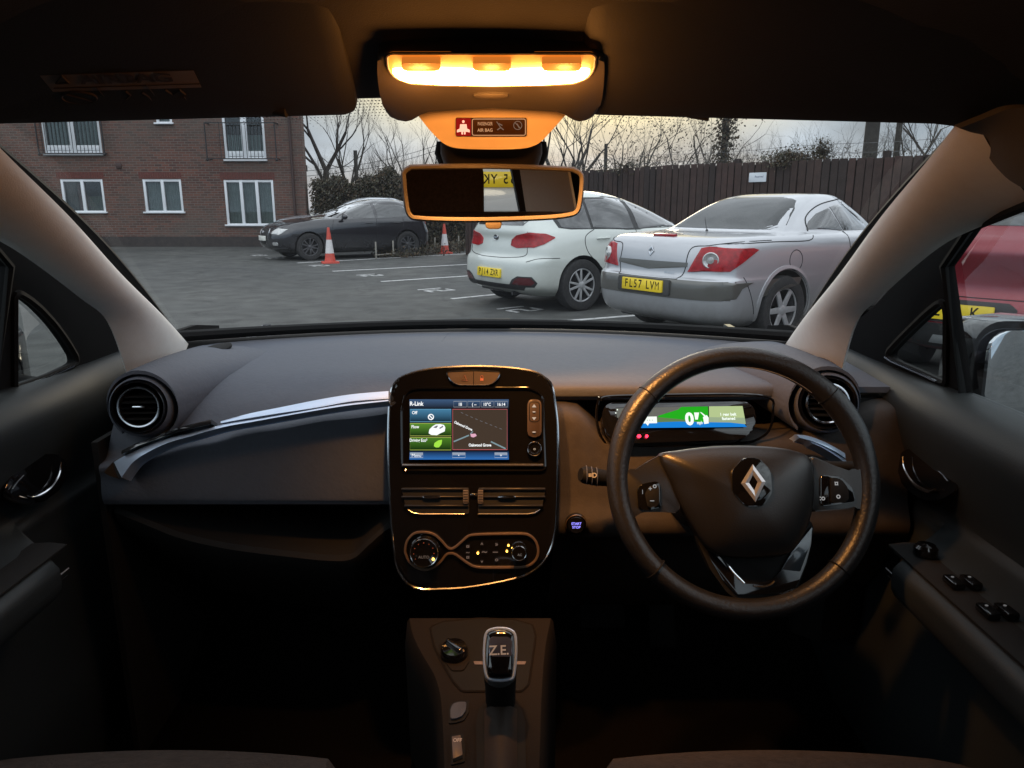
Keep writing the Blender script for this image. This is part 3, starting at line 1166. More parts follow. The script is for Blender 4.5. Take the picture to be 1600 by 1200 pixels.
for i in range(4):
    c = hg + V((-.054 + .036 * i, .012, 0))
    rg.tube([c + V((.024 * math.cos(a), 0, .024 * math.sin(a))) for a in [2 * math.pi * j / 16 for j in range(16)]], .0035, M_CHROME, 5, True)
rg.build('badge', k.root)
h2, _ = k.cast('front', 0, .52)
pl = MB()
frp = Fr((0, h2.y + .02, .52), (-1, 0, 0), (0, -.02, 1))
pl.ext([frp.pt(a, b, -.02) for a, b in rrect(.52, .111, .01)], frp.n * .024, M_PLATEW, .001)
pl.build('number_plate', k.root)
for sg in (-1, 1):
    mm = MB()
    mm.ball((sg * .97, 1.72, 1.02), (.11, .07, .07), P_BLACKCAR, 14)
    mm.tube([V((sg * .8, 1.72, .97)), V((sg * .95, 1.72, 1.0))], .022, M_BLKPL)
    mm.build('door_mirror', k.root)
    for y in (.30, 1.05):
        hb = MB()
        h, _ = k.cast('side', y, .86)
        hb.tube([V((sg * (h.x + .002), y - .1, .86)), V((sg * (h.x + .026), y - .07, .865)), V((sg * (h.x + .026), y + .07, .868)), V((sg * (h.x + .002), y + .1, .866))], .011, P_BLACKCAR, 8)
        hb.build('door_handle', k.root)

# ------------------------------------------------------------------ dark car with a pale roof beyond it
P_GREY2 = paint('pale_silver_paint', (0.50, 0.53, 0.57), 0.4, 0.25)
sil = Car('silver_hatchback', 'pale silver car almost hidden behind the black hatchback, only its windscreen and roof showing', 'car', SIL_POS[:2], SIL_POS[2],
          [tuple([q[0] * 1.06, q[1], q[2]] + list(q[3:])) for q in A3LV], P_GREY2, 2.58, arch=.352, wr=.32, rim_spokes=10)
hatch_glass(sil)
gaps_front(sil, 2.58)
for mir in (False, True):
    sil.part('headlamp', [(.44, .62), (.70, .61), (.76, .66), (.79, .75), (.62, .765), (.46, .70)], 'front', M_LAMPCLR, off=.006, nr=8, nc=14, mirror=mir)
sil.part('grille', [(-.28, .42), (.28, .42), (.34, .60), (-.34, .60)], 'front', M_BLKPL, nr=6, nc=8)

# ------------------------------------------------------------------ red car seen through the driver's window
P_RED = paint('red_paint', (0.26, 0.004, 0.018), 0.35, 0.2, (0.1, 0.05, 0.05), 0.25, 0.5)
red = Car('red_hatchback', 'dark red car with a yellow plate B22 seen through the window on the right', 'car', RED_POS[:2], RED_POS[2],
          LV([
              (0.22, -.55, 3.30, .78, .25, .35, .05, .2, .05),
              (0.30, -.76, 3.42, .85, .30, .40, .10, .2, .04),
              (0.40, -.84, 3.48, .89, .32, .42, .12, .22, .035),
              (0.50, -.86, 3.50, .90, .32, .42, .12, .22, .035),
              (0.60, -.85, 3.50, .905, .30, .42, .12, .22, .035),
              (0.70, -.80, 3.46, .905, .28, .40, .12, .22, .04),
              (0.82, -.80, 3.36, .90, .26, .38, .12, .24, .05),
              (0.96, -.83, 3.10, .89, .26, .36, .12, .3, .06),
              (1.04, -.78, 2.60, .87, .26, .34, .12, .35, .07),
              (1.10, -.70, 2.12, .84, .26, .34, .12, .40, .08),
              (1.20, -.60, 1.90, .80, .26, .34, .12, .40, .09),
              (1.34, -.50, 1.62, .745, .26, .34, .12, .40, .10),
              (1.46, -.38, 1.28, .69, .26, .34, .10, .38, .10),
              (1.54, -.22, .98, .62, .25, .30, .08, .33, .09),
              (1.585, -.02, .74, .50, .24, .26, .06, .25, .07),
              (1.60, .25, .55, .28, .12, .12, .02, .1, .03)]), P_RED, 2.66, arch=.37, wr=.335, rim_spokes=10)
k = red
k.part('rear_window', [(-.52, 1.14), (.52, 1.14), (.58, 1.22), (.50, 1.46), (-.50, 1.46), (-.58, 1.22)], 'rear', M_CARGLASS, nr=10, nc=20)
for mir in (False, True):
    k.part('side_window', [(-.2, 1.12), (1.7, 1.1), (1.2, 1.42), (.2, 1.46), (-.25, 1.3)], 'side', M_CARGLASS, nr=14, nc=20, mirror=mir)
    k.part('tail_lamp', [(-.24, .92), (-.08, .88), (.10, .95), (.16, 1.06), (-.08, 1.08), (-.20, 1.03)], 'rq', M_LAMPRED, off=.008, mirror=mir)
lb = MB()
k.patch(lb, [(-.80, .26), (.80, .26), (.80, .40), (.60, .46), (-.60, .46), (-.80, .40)], 'rear', M_BLKPL, off=.006, nr=8, nc=26)
k.patch(lb, [(-.68, .47), (.02, .47), (.04, .60), (-.02, .635), (-.64, .635), (-.70, .60)], 'rear', M_BLKPL, off=.004, nr=8, nc=16)
lb.build('lower_bumper', k.root)
sk = MB()
k.patch(sk, [(-.50, .30), (.50, .30), (.46, .37), (-.46, .37)], 'rear', M_ALLOY, off=.010, nr=4, nc=16)
sk.build('skid_plate', k.root)
g = MB()
k.line(g, [(-.66, 1.05), (-.66, .85), (-.58, .68), (0, .655), (.58, .68), (.66, .85), (.66, 1.05)], 'rear', M_GAP, .004)
g.build('panel_gap', k.root)
h2, _ = k.cast('rear', 0, .545)
k.plate('B22   K', h2.y - .012, .55, .05, M_PLATE, x=-.35)

# ------------------------------------------------------------------ vehicle right behind us, seen only in the interior mirror
P_WHITE2 = paint('van_white_paint', (0.62, 0.63, 0.66), 0.0, 0.3)
van = thing('white_van', 'pale van close behind, its yellow plate 65 YK showing reversed in the interior mirror', 'van', (VAN_POS[0], VAN_POS[1], 0), 0)
vb = MB()
for y0, y1, z0, z1, w in ((0, -.06, .75, 1.95, .84), ):
    vb.ext([V((x, y0, z)) for x, z in rpoly([(-w, z0), (w, z0), (w * .97, z1), (-w * .97, z1)], .08)], V((0, -4.3, 0)), P_WHITE2, .03)
vb.box((0, -2.15, .55), (1.72, 4.2, .38), P_WHITE2, bev=.05)
for zz in (.88, 1.085):
    vb.box((0, .006, zz), (1.56, .016, .012), M_GAP)
vb.build('body', van)
vp = MB()
vp.ext([V((x, .012, z)) for x, z in rrect(1.5, .30, .03)] if False else [V((x, .0, z + 1.02)) for x, z in rrect(1.5, .20, .03)], V((0, .03, 0)), P_WHITE2, .012)
vp.ext([V((x, .0, z + .80)) for x, z in rrect(1.6, .16, .03)], V((0, .08, 0)), P_WHITE2, .02)
vp.box((0, .03, .62), (1.66, .12, .14), mat('van_bumper_grey', (.16, .16, .17), .6), bev=.03)
vp.build('rear_bumper', van)
vg = MB()
vg.ext([V((x, .0, z + 1.62)) for x, z in rrect(1.3, .40, .06)], V((0, .012, 0)), M_CARGLASS, .004)
vg.build('rear_window', van)
frv = Fr((0, .03, 1.175), (-1, 0, 0), (0, 0, 1))
vpl = MB()
vpl.ext([frv.pt(a, b, 0) for a, b in rrect(.52, .125, .01)], frv.n * .02, M_PLATE, .001)
xx = -.15
for c in '65 YK':
    if c != ' ':
        vpl.text(c, frv, xx, 0, .108, M_BLACK, .82, .015, .02)
        xx += .0625
    else:
        xx += .036
vpl.build('number_plate', van)['label'] = 'yellow plate with 65 YK'
for sx in (-.75, .75):
    for y in (-.8, -3.4):
        wv = MB()
        wv.lathe([(.31, -.1), (.325, -.06), (.325, .06), (.31, .1), (.2, .1), (.19, .04), (.02, .04)], (sx, y, .325), (1 if sx > 0 else -1, 0, 0), M_TYRE, 28)
        wv.build('wheel', van)
    tl = MB()
    tl.box((sx * 1.04, .02, 1.35), (.10, .04, .45), M_LAMPRED, bev=.012)
    tl.build('tail_lamp', van)
# ------------------------------------------------------------------ ground
def asphalt():
    m, nt, b = new_mat('asphalt')
    L = nt.links
    t = nt.nodes.new('ShaderNodeTexCoord')

    def noise(sc, det=6):
        n = nt.nodes.new('ShaderNodeTexNoise')
        n.inputs['Scale'].default_value = sc
        n.inputs['Detail'].default_value = det
        L.new(t.outputs['Object'], n.inputs['Vector'])
        return n
    a, c, d = noise(0.35), noise(3.0, 8), noise(90, 3)
    r1 = nt.nodes.new('ShaderNodeMapRange')
    r1.inputs[1].default_value = .35
    r1.inputs[2].default_value = .65
    L.new(a.outputs['Fac'], r1.inputs[0])
    m1 = nt.nodes.new('ShaderNodeMixRGB')
    m1.inputs[1].default_value = (.046, .048, .046, 1)
    m1.inputs[2].default_value = (.072, .073, .068, 1)
    L.new(r1.outputs[0], m1.inputs[0])
    r2 = nt.nodes.new('ShaderNodeMapRange')
    r2.inputs[1].default_value = .3
    r2.inputs[2].default_value = .7
    r2.inputs[3].default_value = .65
    r2.inputs[4].default_value = 1.35
    L.new(c.outputs['Fac'], r2.inputs[0])
    m2 = nt.nodes.new('ShaderNodeMixRGB')
    m2.blend_type = 'MULTIPLY'
    m2.inputs[0].default_value = 1
    L.new(m1.outputs[0], m2.inputs[1])
    L.new(r2.outputs[0], m2.inputs[2])
    r3 = nt.nodes.new('ShaderNodeMapRange')
    r3.inputs[1].default_value = .35
    r3.inputs[2].default_value = .65
    r3.inputs[3].default_value = .55
    r3.inputs[4].default_value = 1.5
    L.new(d.outputs['Fac'], r3.inputs[0])
    m3 = nt.nodes.new('ShaderNodeMixRGB')
    m3.blend_type = 'MULTIPLY'
    m3.inputs[0].default_value = 1
    L.new(m2.outputs[0], m3.inputs[1])
    L.new(r3.outputs[0], m3.inputs[2])
    # fine cracks and dark spots
    ds = noise(1.3, 3)
    va = nt.nodes.new('ShaderNodeMixRGB')
    va.blend_type = 'ADD'
    va.inputs[0].default_value = .5
    L.new(t.outputs['Object'], va.inputs[1])
    L.new(ds.outputs['Color'], va.inputs[2])
    vo = nt.nodes.new('ShaderNodeTexVoronoi')
    vo.feature = 'DISTANCE_TO_EDGE'
    vo.inputs['Scale'].default_value = .42
    L.new(va.outputs[0], vo.inputs['Vector'])
    rc = nt.nodes.new('ShaderNodeMapRange')
    rc.inputs[1].default_value = .0
    rc.inputs[2].default_value = .012
    rc.inputs[3].default_value = .74
    L.new(vo.outputs['Distance'], rc.inputs[0])
    m4 = nt.nodes.new('ShaderNodeMixRGB')
    m4.blend_type = 'MULTIPLY'
    m4.inputs[0].default_value = 1
    L.new(m3.outputs[0], m4.inputs[1])
    L.new(rc.outputs[0], m4.inputs[2])
    sp2 = noise(2.1, 4)
    rs = nt.nodes.new('ShaderNodeMapRange')
    rs.inputs[1].default_value = .60
    rs.inputs[2].default_value = .70
    rs.inputs[3].default_value = 1.0
    rs.inputs[4].default_value = .55
    L.new(sp2.outputs['Fac'], rs.inputs[0])
    m5 = nt.nodes.new('ShaderNodeMixRGB')
    m5.blend_type = 'MULTIPLY'
    m5.inputs[0].default_value = 1
    L.new(m4.outputs[0], m5.inputs[1])
    L.new(rs.outputs[0], m5.inputs[2])
    L.new(m5.outputs[0], b.inputs['Base Color'])
    b.inputs['Roughness'].default_value = .78
    bp = nt.nodes.new('ShaderNodeBump')
    bp.inputs['Strength'].default_value = .5
    bp.inputs['Distance'].default_value = .01
    L.new(d.outputs['Fac'], bp.inputs['Height'])
    L.new(bp.outputs[0], b.inputs['Normal'])
    return m


M_ASPH = asphalt()
gm_ = MB()
rows = []
xs = [-250, -120, -60] + list(range(-30, 31, 4)) + [60, 120, 250]
ys = [-120, -60] + list(range(-20, 45, 4)) + [80, 160, 300]
gm_.slab([[V((x, y, 0)) for y in ys] for x in xs], (0, 0, -.3), M_ASPH)
g_ = gm_.build('ground')
g_['kind'] = 'structure'


def marking_mat():
    m, nt, b = new_mat('worn_road_paint')
    L = nt.links
    t = nt.nodes.new('ShaderNodeTexCoord')
    n = nt.nodes.new('ShaderNodeTexNoise')
    n.inputs['Scale'].default_value = 14
    n.inputs['Detail'].default_value = 8
    n.inputs['Roughness'].default_value = .75
    L.new(t.outputs['Object'], n.inputs['Vector'])
    r = nt.nodes.new('ShaderNodeMapRange')
    r.inputs[1].default_value = .50
    r.inputs[2].default_value = .68
    L.new(n.outputs['Fac'], r.inputs[0])
    mx = nt.nodes.new('ShaderNodeMixRGB')
    mx.inputs[1].default_value = (.58, .58, .57, 1)
    mx.inputs[2].default_value = (.12, .12, .12, 1)
    L.new(r.outputs[0], mx.inputs[0])
    L.new(mx.outputs[0], b.inputs['Base Color'])
    b.inputs['Roughness'].default_value = .7
    return m


M_MARK = marking_mat()
mk = MB()


def gline(u0, v0, u1, v1, w=.09, extra=0.0):
    a, b = G(u0, v0), G(u1, v1)
    d = (b - a).normalized()
    n = V((-d.y, d.x, 0)) * w / 2
    b = b + d * extra
    k = 8
    lo = [a + (b - a) * (i / k) for i in range(k + 1)]
    mk.slab([[p + n + V((0, 0, .004)), p - n + V((0, 0, .004))] for p in lo], (0, 0, -.003), M_MARK)


gline(465, 411, 640, 401.5, .09, 2.0)
gline(520, 424, 735, 413, .09, 2.5)
gline(596, 440, 735, 431, .09, 2.6)
gline(706, 467, 768, 461, .09, 3.6)
gline(868, 503, 982, 494, .09, 3.6)
# painted bay numbers, worn: small strokes
for (u, v, s_) in ((680, 453, 1.0), (810, 483, 1.0), (577, 430, .9), (498, 415, .8), (404, 399, .8), (430, 403, .9)):
    c = G(u, v)
    hd = V((.766, .643, 0))
    sd = V((.643, -.766, 0))
    for dx, dy, lx, ly in ((-.16, .0, .05, .42), (.12, .20, .22, .05), (.12, 0, .2, .05), (.12, -.2, .22, .05), (.22, .1, .05, .2), (.02, -.1, .05, .2)):
        p = c + sd * dx * s_ + hd * dy * s_
        a, b = sd * lx * s_ / 2, hd * ly * s_ / 2
        mk.slab([[p - a - b + V((0, 0, .004)), p - a + b + V((0, 0, .004))], [p + a - b + V((0, 0, .004)), p + a + b + V((0, 0, .004))]], (0, 0, -.003), M_MARK)
o_ = mk.build('parking_markings')
o_['kind'] = 'structure'

# ------------------------------------------------------------------ apartment block
BY = 24.0


def brick_mat():
    m, nt, b = new_mat('red_brick')
    L = nt.links
    t = nt.nodes.new('ShaderNodeTexCoord')
    sp_ = nt.nodes.new('ShaderNodeSeparateXYZ')
    L.new(t.outputs['Object'], sp_.inputs[0])
    ad = nt.nodes.new('ShaderNodeMath')
    ad.operation = 'ADD'
    L.new(sp_.outputs['X'], ad.inputs[0])
    L.new(sp_.outputs['Y'], ad.inputs[1])
    cb = nt.nodes.new('ShaderNodeCombineXYZ')
    L.new(ad.outputs[0], cb.inputs[0])
    L.new(sp_.outputs['Z'], cb.inputs[1])
    br = nt.nodes.new('ShaderNodeTexBrick')
    br.inputs['Scale'].default_value = 1
    br.inputs['Brick Width'].default_value = .225
    br.inputs['Row Height'].default_value = .075
    br.inputs['Mortar Size'].default_value = .008
    br.inputs['Color1'].default_value = (.155, .054, .036, 1)
    br.inputs['Color2'].default_value = (.066, .030, .025, 1)
    br.inputs['Mortar'].default_value = (.15, .13, .11, 1)
    L.new(cb.outputs[0], br.inputs['Vector'])
    n = nt.nodes.new('ShaderNodeTexNoise')
    n.inputs['Scale'].default_value = .7
    n.inputs['Detail'].default_value = 8
    L.new(t.outputs['Object'], n.inputs['Vector'])
    r = nt.nodes.new('ShaderNodeMapRange')
    r.inputs[1].default_value = .35
    r.inputs[2].default_value = .68
    r.inputs[3].default_value = 0
    r.inputs[4].default_value = .6
    L.new(n.outputs['Fac'], r.inputs[0])
    mx = nt.nodes.new('ShaderNodeMixRGB')
    mx.inputs[2].default_value = (.10, .085, .07, 1)
    L.new(r.outputs[0], mx.inputs[0])
    L.new(br.outputs['Color'], mx.inputs[1])
    L.new(mx.outputs[0], b.inputs['Base Color'])
    b.inputs['Roughness'].default_value = .88
    bp = nt.nodes.new('ShaderNodeBump')
    bp.inputs['Strength'].default_value = .6
    bp.inputs['Distance'].default_value = .01
    L.new(br.outputs['Fac'], bp.inputs['Height'])
    bp.invert = True
    L.new(bp.outputs[0], b.inputs['Normal'])
    return m


M_BRICK = brick_mat()
M_SOLD = mat('soldier_course_brick', (.15, .045, .035), .88, var=(18, .8, (.06, .025, .02)))
M_UPVC = mat('white_window_frame', (.74, .76, .78), .35, var=(3, .2, (.5, .5, .5)))
M_PANE = glass_mat('window_pane', (.8, .85, .85), 1.6, .04)
M_CURT = mat('net_curtain', (.36, .40, .38), .9, var=(7, .5, (.2, .23, .21)))
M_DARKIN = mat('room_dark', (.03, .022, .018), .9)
M_RAIL = mat('railing_black', (.012, .012, .013), .5)
M_GUTTER = mat('downpipe_brown', (.045, .022, .018), .5)

bx0 = -19.0
bx1 = P(477, 300, BY).x
bld = thing('apartment_block', 'red brick apartment block with white framed windows at the left edge of the car park', 'building', ((bx0 + bx1) / 2, BY, 0))
BO = V(((bx0 + bx1) / 2, BY, 0))
# windows: pixel rectangles (left, top, right, bottom at the left edge) -> metres on the facade
WIN = []
for nm, (u0, v0, u1, v1), panes, curt in (('w', (93, 280, 167, 333), 2, 'open'), ('w', (221, 280, 289, 333), 2, 'net'), ('w', (348, 281, 433, 353), 3, 'net'),
                                          ('d', (66, 150, 162, 240), 2, 'net'), ('d', (348, 150, 419, 249), 2, 'half'), ('t', (238, 150, 271, 194), 1, 'net')):
    a = P(u0, v0, BY)
    b = P(u1, v1, BY)
    z1 = a.z if nm != 'd' else b.z + 2.05
    if nm == 't':
        z1 = b.z + 1.05
    # left/right measured at mid height
    um = (v0 + v1) / 2
    x0 = P(u0 + (4 if nm != 'd' else 2), um if nm != 'd' else v1 - 20, BY).x
    x1 = P(u1 - (4 if nm != 'd' else 4), um if nm != 'd' else v1 - 20, BY).x
    WIN.append([nm, x0, x1, b.z, z1, panes, curt])
WIN += [['w', -17.9, -16.2, WIN[0][3], WIN[0][4], 2, 'net']]
up = []
for w in WIN[:5]:
    if w[0] == 'd':
        up.append(['w', w[1], w[2], w[3] + 2.9, w[3] + 4.1, 2, 'net'])
up.append(['w', WIN[1][1], WIN[1][2], WIN[3][3] + 2.9, WIN[3][3] + 4.1, 2, 'net'])
WIN += up
HB = 8.6


def wall_with_holes(mb, x0, x1, z0, z1, y, th, holes, m):
    outer = [V((x0, z0, 0)), V((x1, z0, 0)), V((x1, z1, 0)), V((x0, z1, 0))]
    hl = [[V((a, c, 0)), V((b, c, 0)), V((b, d, 0)), V((a, d, 0))] for a, b, c, d in holes]
    allp = outer + [p for h in hl for p in h]
    tris = geometry.tessellate_polygon([outer] + hl)
    n = len(allp)
    vs = [V((p.x, y, p.y)) for p in allp] + [V((p.x, y + th, p.y)) for p in allp]
    fs = [tuple(t) for t in tris] + [tuple(i + n for i in t[::-1]) for t in tris]
    k = 0
    for loop in [outer] + hl:
        q = len(loop)
        for i in range(q):
            a, b = k + i, k + (i + 1) % q
            fs.append((a, b, b + n, a + n))
        k += q
    mb.add(vs, fs, m, False)


wb_ = MB()
wall_with_holes(wb_, bx0, bx1, 0, HB, BY, .3, [(w[1], w[2], w[3], w[4]) for w in WIN], M_BRICK)
wb_.ext([V((bx1 - .32, BY + .3, 0)), V((bx1, BY + .3, 0)), V((bx1 - 3.6, BY + 10.4, 0)), V((bx1 - 3.92, BY + 10.4, 0))], (0, 0, HB), M_BRICK)
wb_.box((bx0 + .15, BY + 5.3, HB / 2), (.3, 10.0, HB), M_BRICK)
wb_.box(((bx0 + bx1 - 3.6) / 2, BY + 10.55, HB / 2), (bx1 - 3.6 - bx0, .3, HB), M_BRICK)
# dark plinth
wb_.box(((bx0 + bx1) / 2, BY - .012, .16), (bx1 - bx0 - .02, .03, .32), mat('plinth_engineering_brick', (.045, .035, .032), .8, var=(6, .8, (.02, .018, .017))))
wb_.build('wall', bld, BO, sharp=20)
rf = MB()
ov = .4
zr = HB + .01
xm0, xm1, ym = bx0 - ov, bx1 + ov, BY + 5.3
rv = [V((xm0, BY - ov, zr)), V((xm1, BY - ov, zr)), V((xm1 - 3.8, BY + 11, zr)), V((xm0, BY + 11, zr)), V((xm0 + 3, ym, zr + 3)), V((xm1 - 5, ym, zr + 3))]
rf.add(rv, [(0, 1, 5, 4), (1, 2, 5), (2, 3, 4, 5), (3, 0, 4), (3, 2, 1, 0)], mat('roof_tiles', (.08, .05, .04), .9, var=(5, .6)), False)
rf.build('roof', bld, BO)
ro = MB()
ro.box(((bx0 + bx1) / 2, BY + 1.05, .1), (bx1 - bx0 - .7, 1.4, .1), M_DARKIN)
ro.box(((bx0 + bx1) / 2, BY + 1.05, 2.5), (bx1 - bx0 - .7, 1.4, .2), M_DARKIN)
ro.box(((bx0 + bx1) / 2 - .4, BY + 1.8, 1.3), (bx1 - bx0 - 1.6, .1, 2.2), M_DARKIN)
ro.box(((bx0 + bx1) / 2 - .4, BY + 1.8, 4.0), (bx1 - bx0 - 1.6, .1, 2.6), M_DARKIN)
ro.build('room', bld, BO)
for w in WIN:
    nm, x0, x1, z0, z1, panes, curt = w
    f = MB()
    t_ = .075
    yF = BY + .05
    f.box(((x0 + x1) / 2, yF, z0 + t_ / 2), (x1 - x0, .07, t_), M_UPVC, bev=.006)
    f.box(((x0 + x1) / 2, yF, z1 - t_ / 2), (x1 - x0, .07, t_), M_UPVC, bev=.006)
    nb_ = panes
    for i in range(nb_ + 1):
        xx = lerp(x0 + t_ / 2, x1 - t_ / 2, i / nb_)
        wd = t_ if i in (0, nb_) else t_ * (1.25 if nm != 'd' else 2.4)
        f.box((xx, yF - .004, (z0 + z1) / 2), (wd, .072, z1 - z0 - .004), M_UPVC, bev=.006)
    if nm == 'd':
        f.box(((x0 + x1) / 2, yF - .002, z0 + .17), (x1 - x0 - .02, .05, .16), M_UPVC, bev=.006)
        f.box(((x0 + x1) / 2, BY - .02, z0 - .03), (x1 - x0 + .06, .10, .05), M_UPVC, bev=.006)
    else:
        f.box(((x0 + x1) / 2, BY - .02, z0 + .02), (x1 - x0 + .1, .12, .05), M_UPVC, bev=.006)
    wf = f.build('window', bld, BO)
    gl = MB()
    for i in range(nb_):
        xa = lerp(x0 + t_, x1 - t_, i / nb_) + .02
        xb = lerp(x0 + t_, x1 - t_, (i + 1) / nb_) - .02
        gl.box(((xa + xb) / 2, yF + .012, (z0 + z1) / 2), (xb - xa, .006, z1 - z0 - .1), M_PANE)
    gl.build('pane', wf, BO)
    ct = MB()
    if curt in ('net', 'half'):
        zt_ = z1 - .03
        nn = 60
        top = [V((lerp(x0 + .05, x1 - .05, i / nn), BY + .20 + .02 * math.sin(i * 1.3) + random.uniform(-.004, .004), zt_)) for i in range(nn + 1)]
        zlow = z0 + .06
        if curt == 'half':
            top = [V((p.x, p.y, lerp(z0, z1, .36))) for p in top]
        ct.slab([top, [V((p.x, p.y, zlow)) for p in top]], (0, .004, 0), M_CURT)
    else:
        for xa, xb, cc in ((x0 + .05, x0 + .35, (.16, .15, .14)), (lerp(x0, x1, .3), lerp(x0, x1, .48), (.14, .035, .03)), (lerp(x0, x1, .55), x1 - .06, (.10, .12, .07))):
            nn = 16
            zt_ = z1 - .04 if cc[0] > .12 else lerp(z0, z1, .5)
            top = [V((lerp(xa, xb, i / nn), BY + .22 + .015 * math.sin(i * 1.7), zt_)) for i in range(nn + 1)]
            ct.slab([top, [V((p.x, p.y, z0 + .05)) for p in top]], (0, .004, 0), mat('curtain', cc, .9))
    ct.build('curtain', wf, BO)
    # soldier course
    sc_ = MB()
    if nm != 'd':
        nbk = int((x1 - x0 + .2) / .075)
        for i in range(nbk):
            sc_.box((x0 - .1 + .0375 + i * .075, BY - .0, z1 + .12), (.066, .012, .21), M_SOLD)
        sc_.build('lintel', bld, BO)
    if nm == 'd':
        rl = MB()
        proj_ = .12 if x0 < -10 else .34
        wx = .12 if x0 < -10 else .42
        ya = BY - proj_
        zt_, zb = z0 + 1.05, z0 + .0
        for z in (zt_, zb):
            rl.box(((x0 + x1) / 2, ya, z), (x1 - x0 + 2 * wx, .03, .03), M_RAIL)
            for sx in (x0 - wx, x1 + wx):
                rl.box((sx, (ya + BY) / 2, z), (.03, proj_, .03), M_RAIL)
        nbar = int((x1 - x0) / .115)
        for i in range(nbar + 1):
            rl.box((lerp(x0 + .02, x1 - .02, i / nbar), ya, (zt_ + zb) / 2), (.014, .014, zt_ - zb - .03), M_RAIL)
        for sx in (x0 - wx, x1 + wx):
            rl.box((sx, ya, (zt_ + zb) / 2), (.03, .03, zt_ - zb - .03), M_RAIL)
            rl.ball((sx, ya, zb - .03), .045, M_RAIL, 8)
        rl.build('balcony_railing', bld, BO)
dpi = MB()
dpi.tube([V((bx1 - .35, BY - .06, .1)), V((bx1 - .35, BY - .06, HB - .1))], .04, M_GUTTER, 8)
dpi.tube([V((bx0, BY - .45, HB - .02)), V((bx1 + .4, BY - .45, HB - .02))], .06, M_GUTTER, 8)
dpi.build('downpipe', bld, BO)
vn = MB()
pv = P(186, 259, BY)
vn.box((pv.x, BY - .02, pv.z), (.16, .05, .16), M_GUTTER, bev=.01)
vn.build('vent_cowl', bld, BO)

# a lower grey rendered wing at the far left edge
wing = MB()
wing.box((-20.8, BY - .9, 2.7), (3.6, 1.6, 5.4), mat('weathered_render', (.16, .17, .165), .9, var=(2.5, .9, (.07, .075, .07))), bev=.02)
wing.box((-20.8, BY - .9, 5.45), (3.9, 1.9, .12), M_GUTTER, bev=.02)
tag(wing.build('outhouse', None, (-20.8, BY - .9, 0)), 'grey rendered wing beyond the left end of the brick block, hard against the windscreen edge', 'building')

# ------------------------------------------------------------------ timber fence
FA = V((-9.0, 27.2, 0))
FB = V((10.8, 5.6, 0))
fdir0 = V((6.49 - 1.6, 10.9 - 16.7, 0)).normalized()
FO = V((1.6, 16.7, 0))
M_WOOD = mat('fence_board_brown', (.052, .030, .024), .85, var=(5, .8, (.022, .014, .012)), bump=(30, .5, .004))
M_WOOD2 = mat('fence_board_dark', (.034, .022, .019), .85, var=(5, .8, (.018, .012, .01)), bump=(30, .5, .004))
M_WOOD3 = mat('fence_board_red_brown', (.060, .032, .026), .85, var=(5, .8, (.030, .018, .015)), bump=(30, .5, .004))
fence = thing('timber_fence', 'tall dark brown close-boarded timber fence behind the silver coupe', 'fence', FO)
fn = V((fdir0.y, -fdir0.x, 0))
if fn.y > 0:
    fn = -fn
ri = random.Random(3)
t0_, t1_ = -4.4, 13.0
t = t0_
pi_ = 0
panel = MB()
post_ts = []
while t < t1_:
    w = ri.uniform(.125, .155)
    zt = 2.02 + .02 * math.sin(t * .7) + ri.uniform(-.010, .010)
    base = FO + fdir0 * (t + w / 2)
    off = fn * (.0 if int(t * 10) % 2 else .012)
    rot = Matrix((fdir0, fn, V((0, 0, 1)))).transposed() @ Matrix.Rotation(ri.uniform(-.008, .008) * 0 + R(3.5), 3, 'Z')
    panel.box(base + off + V((0, 0, zt / 2)), (w - .013, .016, zt), (M_WOOD, M_WOOD2, M_WOOD, M_WOOD3)[int(ri.random() * 4)], rot, .003, 1)
    t += w
    if not post_ts or t - post_ts[-1] > 2.6:
        post_ts.append(t)
rotb = Matrix((fdir0, fn, V((0, 0, 1)))).transposed()
panel.box(FO + fdir0 * ((t0_ + t1_) / 2) - fn * .025 + V((0, 0, .99)), (t1_ - t0_, .006, 1.98), mat('fence_gap_shade', (.008, .006, .005), .95), rotb)  # dark sheet added so the gaps between boards read as shadow lines
panel.build('fence_boards', fence, FO, sharp=25)
for tt in post_ts:
    pm = MB()
    rot = Matrix((fdir0, fn, V((0, 0, 1)))).transposed()
    pm.box(FO + fdir0 * tt - fn * .08 + V((0, 0, 1.05)), (.10, .10, 2.1), M_WOOD2, rot, .008, 1)
    pm.build('fence_post', fence, FO)
rm = MB()
for z in (.35, 1.05, 1.75):
    rm.tube([FO + fdir0 * t0_ - fn * .05 + V((0, 0, z)), FO + fdir0 * t1_ - fn * .05 + V((0, 0, z))], .04, M_WOOD2, 4)
rm.build('fence_rail', fence, FO)

# sign on the fence: a small white board with a worn line of writing
def fence_pt(u, v, off=.0):
    d = ray(u, v)
    o = FO + fn * off
    t = (o - CAM).dot(fn) / d.dot(fn)
    return CAM + d * t


sp_ = fence_pt(1184, 277, .03)
sgn = MB()
xr = fdir0 if fdir0.x > 0 else -fdir0
sfr = Fr(sp_, xr, (0, 0, 1))
sgn.ext([sfr.pt(a, b, 0) for a, b in rrect(.34, .16, .012)], sfr.n * .008, mat('sign_white', (.66, .70, .74), .4), .001)
sgn.text('Reserved', sfr, .03, .01, .05, mat('sign_blue_grey', (.12, .16, .25), .5), .9, .01, .009)
sg_ = sgn.build('fence_sign', None, sp_)
tag(sg_, 'small white notice fixed to the brown fence above the silver coupe', 'sign')

